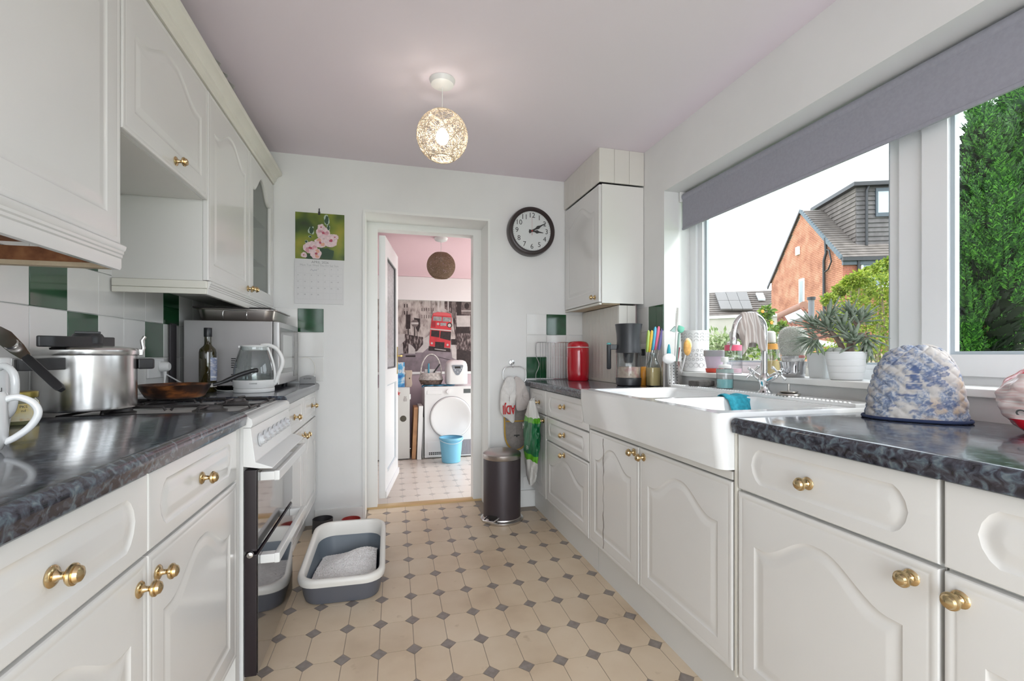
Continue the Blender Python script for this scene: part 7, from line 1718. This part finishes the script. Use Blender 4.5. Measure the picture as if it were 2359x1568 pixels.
for r in range(2):
    for c in range(3):
        q = [rp(*gu[r][c]), rp(*gu[r][c + 1]), rp(*gu[r + 1][c + 1]), rp(*gu[r + 1][c])]; ce = sum(q, Vector()) / 4; q = [ce + (p - ce) * .97 for p in q]
        mk(MB().add([tuple(p + n_ * .10) for p in q] + [tuple(p + n_ * .20) for p in q], [(0, 3, 2, 1), (4, 5, 6, 7), (0, 1, 5, 4), (1, 2, 6, 5), (2, 3, 7, 6), (3, 0, 4, 7)]), 'solar_panel', sol_m, fh)
q = [rp(1741, 680), rp(1757, 680), rp(1763, 694), rp(1747, 694)]; mk(MB().add([tuple(p + n_ * .05) for p in q] + [tuple(p + n_ * .16) for p in q], [(0, 3, 2, 1), (4, 5, 6, 7), (0, 1, 5, 4), (1, 2, 6, 5), (2, 3, 7, 6), (3, 0, 4, 7)]), 'rooflight', pm('bright_rooflight', (.75, .78, .78), .3), fh)
# ---- rendered garden wall
wA, wB = pix(1560, 738, D=10.5), pix(1790, 738, D=9.5)
gw = thing('garden_wall', 'pale rendered garden wall with white coping', 'wall', (wA.x, wA.y, ZG))
dv = (wB - wA); dv.z = 0; nv = Vector((-dv.y, dv.x, 0)).normalized() * .12
def wallbox(zl, zh, k): return MB().add([tuple(p + nv * s_ * k + Vector((0, 0, z - p.z))) for z in (zl, zh) for p, s_ in ((wA, -1), (wB, -1), (wB, 1), (wA, 1))], [(0, 3, 2, 1), (4, 5, 6, 7), (0, 1, 5, 4), (1, 2, 6, 5), (2, 3, 7, 6), (3, 0, 4, 7)])
mk(wallbox(ZG, wA.z, 1), 'render', pm('beige_render', (.47, .42, .37), .95, noise=(6, .08)), gw); mk(wallbox(wA.z, wA.z + .06, 1.3), 'coping', pm('pale_coping', (.66, .64, .60), .9), gw)
# ---- planting
def foliage(m, centres, n, leafL, leafW, rnd, spread=1, curl=.2, droop=0.2):
    for i in range(n):
        c, rad = rnd.choice(centres)
        d = Vector((rnd.gauss(0, 1), rnd.gauss(0, 1), rnd.gauss(0, 1))).normalized(); p = Vector(c) + Vector((d.x * rad[0], d.y * rad[1], d.z * rad[2])) * (rnd.random() ** .4)
        ax = (d + Vector((rnd.uniform(-1, 1), rnd.uniform(-1, 1), rnd.uniform(-1, .8) - droop)) * .9).normalized(); sd = ax.orthogonal().normalized(); sd = (sd * math.cos(i) + ax.cross(sd) * math.sin(i)); nn = ax.cross(sd)
        L = leafL * rnd.uniform(.7, 1.3); w_ = leafW * rnd.uniform(.7, 1.3); mid_ = p + ax * L * .5 + nn * L * curl
        o = len(m.v); m.v += [tuple(p), tuple(mid_ + sd * w_), tuple(p + ax * L), tuple(mid_ - sd * w_)]; m.f.append((o, o + 1, o + 2, o + 3))
def leafmat(name, c1, c2, c3, trans=.35):
    m = bpy.data.materials.new(name); m.use_nodes = True; nt = m.node_tree; b = nt.nodes['Principled BSDF']; b.inputs['Roughness'].default_value = .55
    g = nt.nodes.new('ShaderNodeNewGeometry'); cr = nt.nodes.new('ShaderNodeValToRGB'); e = cr.color_ramp.elements; e.new(.5)
    for q, (p, c) in zip(e, ((0, c1), (.5, c2), (1, c3))): q.position = p; q.color = (*c, 1)
    nt.links.new(g.outputs['Random Per Island'], cr.inputs[0]); nt.links.new(cr.outputs[0], b.inputs['Base Color'])
    t = nt.nodes.new('ShaderNodeBsdfTranslucent'); nt.links.new(cr.outputs[0], t.inputs[0]); mx = nt.nodes.new('ShaderNodeMixShader'); mx.inputs[0].default_value = trans
    nt.links.new(b.outputs[0], mx.inputs[1]); nt.links.new(t.outputs[0], mx.inputs[2]); nt.links.new(mx.outputs[0], nt.nodes['Material Output'].inputs[0]); return m
rnd = random.Random(31)
lime_m = leafmat('lime_leaf', (.12, .20, .02), (.30, .38, .04), (.50, .53, .10)); cam_m = leafmat('camellia_leaf', (.05, .12, .02), (.14, .24, .03), (.30, .36, .06)); con_m = leafmat('conifer_spray', (.004, .020, .005), (.020, .085, .011), (.095, .28, .028), .2)
twig_m = pm('twig', (.33, .25, .17), .9)
# lime-green shrub
sh = thing('lime_shrub', 'yellow-green leafy shrub in the garden in front of the brick house', 'shrub', tuple(pix(2020, 1000, D=6.2).xy) + (ZG,))
cen = []
for u, v, r_ in ((2030, 660, .18), (2060, 628, .16), (1990, 668, .16), (2064, 690, .24), (2030, 722, .28), (1968, 705, .18), (2080, 740, .36), (2040, 780, .36), (1990, 770, .28), (1955, 785, .24), (2070, 830, .4), (2010, 840, .4), (1935, 825, .22), (2110, 650, .30), (2110, 720, .4), (2120, 800, .4), (1960, 650, .09), (1982, 640, .10), (2066, 595, .08), (2030, 618, .10), (1910, 690, .07), (1935, 668, .07), (1920, 735, .10), (2000, 625, .06), (2050, 605, .06), (1940, 745, .12)):
    p = pix(u, v, D=6.2 + rnd.uniform(-.5, .5)); cen.append((tuple(p), (r_, r_, r_ * .9)))
m = MB(); foliage(m, cen, 13000, .045, .012, rnd); mk(m, 'foliage', lime_m, sh, kind='stuff', merge=False)
m = MB(); b0_ = Vector((sh.location.x, sh.location.y, ZG))
for c, r_ in cen: m.tube(crom([b0_ + Vector((rnd.uniform(-.3, .3), rnd.uniform(-.3, .3), 0)), b0_.lerp(Vector(c), .5) + Vector((rnd.uniform(-.15, .15), rnd.uniform(-.15, .15), 0)), Vector(c)], 5), .010, 5)
mk(m, 'stems', twig_m, sh, kind='stuff')
# camellia with orange flowers
cs_ = thing('camellia_shrub', 'glossy dark leaved shrub with orange flowers behind the tap', 'shrub', tuple(pix(1790, 1000, D=4.6).xy) + (ZG,))
cen = [(tuple(pix(u, v, D=4.6 + rnd.uniform(-.2, .2))), (r_, r_, r_)) for u, v, r_ in ((1766, 716, .035), (1760, 738, .05), (1772, 757, .06), (1788, 778, .07), (1756, 778, .07), (1812, 800, .09), (1772, 802, .10), (1840, 818, .10), (1800, 830, .14), (1870, 838, .14), (1765, 840, .14), (1830, 855, .18), (1890, 815, .08), (1802, 752, .025), (1950, 858, .2), (1910, 865, .18), (1845, 780, .04))]
m = MB(); foliage(m, cen, 1150, .055, .016, rnd); mk(m, 'foliage', cam_m, cs_, kind='stuff', merge=False)
m = MB(); b0_ = Vector((cs_.location.x, cs_.location.y, ZG))
for c, r_ in cen: m.tube(crom([b0_, b0_.lerp(Vector(c), .6) + Vector((.05, 0, 0)), Vector(c)], 5), .008, 5)
mk(m, 'stems', twig_m, cs_, kind='stuff')
for u, v in ((1755, 717), (1776, 743), (1793, 800), (1812, 806), (1787, 832)):
    p = pix(u, v, D=4.42); m = MB()
    for k in range(6): a = k * 1.047; m.sphere((p.x + .009 * math.cos(a), p.y - .01, p.z + .009 * math.sin(a)), .010, 8, 6, (1, .5, .8))
    mk(m, 'orange_flower', pm('orange_petal', (.80, .24, .03), .6), cs_)
# low planting at left of the window
lo_ = thing('variegated_shrub', 'pale variegated shrub at the foot of the garden wall', 'shrub', tuple(pix(1655, 1000, D=7.5).xy) + (ZG,))
cen = [(tuple(pix(u, v, D=7.5 + rnd.uniform(-.2, .2))), (.22, .22, .2)) for u, v in ((1630, 800), (1650, 790), (1670, 795), (1690, 800), (1660, 815), (1630, 825), (1700, 825), (1720, 800), (1650, 845), (1690, 850))]
m = MB(); foliage(m, cen, 1700, .11, .02, rnd); mk(m, 'foliage', leafmat('pale_leaf', (.10, .18, .04), (.30, .36, .15), (.62, .64, .45)), lo_, kind='stuff', merge=False)
m = MB(); b0_ = Vector((lo_.location.x, lo_.location.y, ZG))
for c, r_ in cen: m.tube(crom([b0_, b0_.lerp(Vector(c), .6) + Vector((.05, 0, 0)), Vector(c)], 4), .010, 5)
mk(m, 'stems', twig_m, lo_, kind='stuff')
# conifers
spray = []
def conifer(label, u, D, rad, top, n, seed):
    rn = random.Random(seed); base = pix(u, 900, D=D); base.z = ZG
    t = thing('conifer', label, 'tree', tuple(base), group='tall conifers outside the window')
    trk = [base + Vector((rn.uniform(-.05, .05), rn.uniform(-.05, .05), (top - ZG) * k / 6)) for k in range(7)]
    mk(MB().tube(crom(trk, 3), [.085 * (1 - k / 20) + .01 for k in range(19)], 8), 'trunk', pm('red_brown_bark', (.25, .13, .075), .9, noise=(20, .3)), t, smooth=50)
    m = MB()
    nb = n
    plumes = [(rn.uniform(0, 2 * PI), rn.uniform(.35, .95), rn.uniform(.0, .55), rn.uniform(.75, 1.05)) for _ in range(int(26 * rad))] + [(0, .0, 0, 1.0)]
    for b in range(nb):
        a0, pr0, lo0, hi0 = plumes[b % len(plumes)]; f = lo0 + (hi0 - lo0) * rn.random() ** .9; f = min(f, 1)
        hf = (f - lo0) / (hi0 - lo0 + 1e-6); z = ZG + .1 + (top - ZG - .1) * f
        env = rad * (1 - .85 * max(0, (f - .45) / .55) ** 1.2)
        pc0 = base + Vector((math.cos(a0), math.sin(a0), 0)) * env * pr0 + Vector((0, 0, z - ZG)); a = rn.uniform(0, 2 * PI)
        r0 = (.30 * (1 - .8 * hf) + .06) * rn.uniform(.6, 1.1); out = Vector((math.cos(a), math.sin(a), 0))
        st_ = pc0 + out * r0 * .15; tip = pc0 + out * r0 + Vector((0, 0, r0 * rn.uniform(.9, 1.6)))
        # feathery spray: flat fan of small scale-leaf shoots, upright tipped
        ax = (tip - st_).normalized(); sd = ax.cross(Vector((0, 0, 1))).normalized(); sd = (sd + Vector((rn.uniform(-.5, .5), rn.uniform(-.5, .5), rn.uniform(-.5, .5)))).normalized(); L = (tip - st_).length
        for k in range(9):
            q = .30 + .70 * k / 8; c_ = st_ + ax * L * q
            for s_ in (-1, 1):
                w_ = .105 * (1.15 - q * .75) * rn.uniform(.7, 1.3); e_ = c_ + (ax * .8 + sd * s_ * .75 + Vector((0, 0, .25))).normalized() * w_; nrm_ = (e_ - c_).cross(sd).normalized(); pr_ = (e_ - c_).cross(nrm_).normalized() * w_ * .125
                o = len(m.v); md = c_.lerp(e_, .55); m.v += [tuple(c_), tuple(md + pr_), tuple(e_), tuple(md - pr_)]; m.f.append((o, o + 1, o + 2, o + 3))
                for g_ in (-1, 1):
                    b2 = c_.lerp(e_, .35); e3 = b2 + ((e_ - c_).normalized() * .75 + pr_.normalized() * g_ * .7).normalized() * w_ * .5; p3 = (e3 - b2).cross(nrm_).normalized() * w_ * .065
                    o = len(m.v); m2 = b2.lerp(e3, .5); m.v += [tuple(b2), tuple(m2 + p3), tuple(e3), tuple(m2 - p3)]; m.f.append((o, o + 1, o + 2, o + 3))
    mk(m, 'foliage', con_m, t, kind='stuff', merge=False)
    # dead growth near the trunk; shade of the gaps put into its colour
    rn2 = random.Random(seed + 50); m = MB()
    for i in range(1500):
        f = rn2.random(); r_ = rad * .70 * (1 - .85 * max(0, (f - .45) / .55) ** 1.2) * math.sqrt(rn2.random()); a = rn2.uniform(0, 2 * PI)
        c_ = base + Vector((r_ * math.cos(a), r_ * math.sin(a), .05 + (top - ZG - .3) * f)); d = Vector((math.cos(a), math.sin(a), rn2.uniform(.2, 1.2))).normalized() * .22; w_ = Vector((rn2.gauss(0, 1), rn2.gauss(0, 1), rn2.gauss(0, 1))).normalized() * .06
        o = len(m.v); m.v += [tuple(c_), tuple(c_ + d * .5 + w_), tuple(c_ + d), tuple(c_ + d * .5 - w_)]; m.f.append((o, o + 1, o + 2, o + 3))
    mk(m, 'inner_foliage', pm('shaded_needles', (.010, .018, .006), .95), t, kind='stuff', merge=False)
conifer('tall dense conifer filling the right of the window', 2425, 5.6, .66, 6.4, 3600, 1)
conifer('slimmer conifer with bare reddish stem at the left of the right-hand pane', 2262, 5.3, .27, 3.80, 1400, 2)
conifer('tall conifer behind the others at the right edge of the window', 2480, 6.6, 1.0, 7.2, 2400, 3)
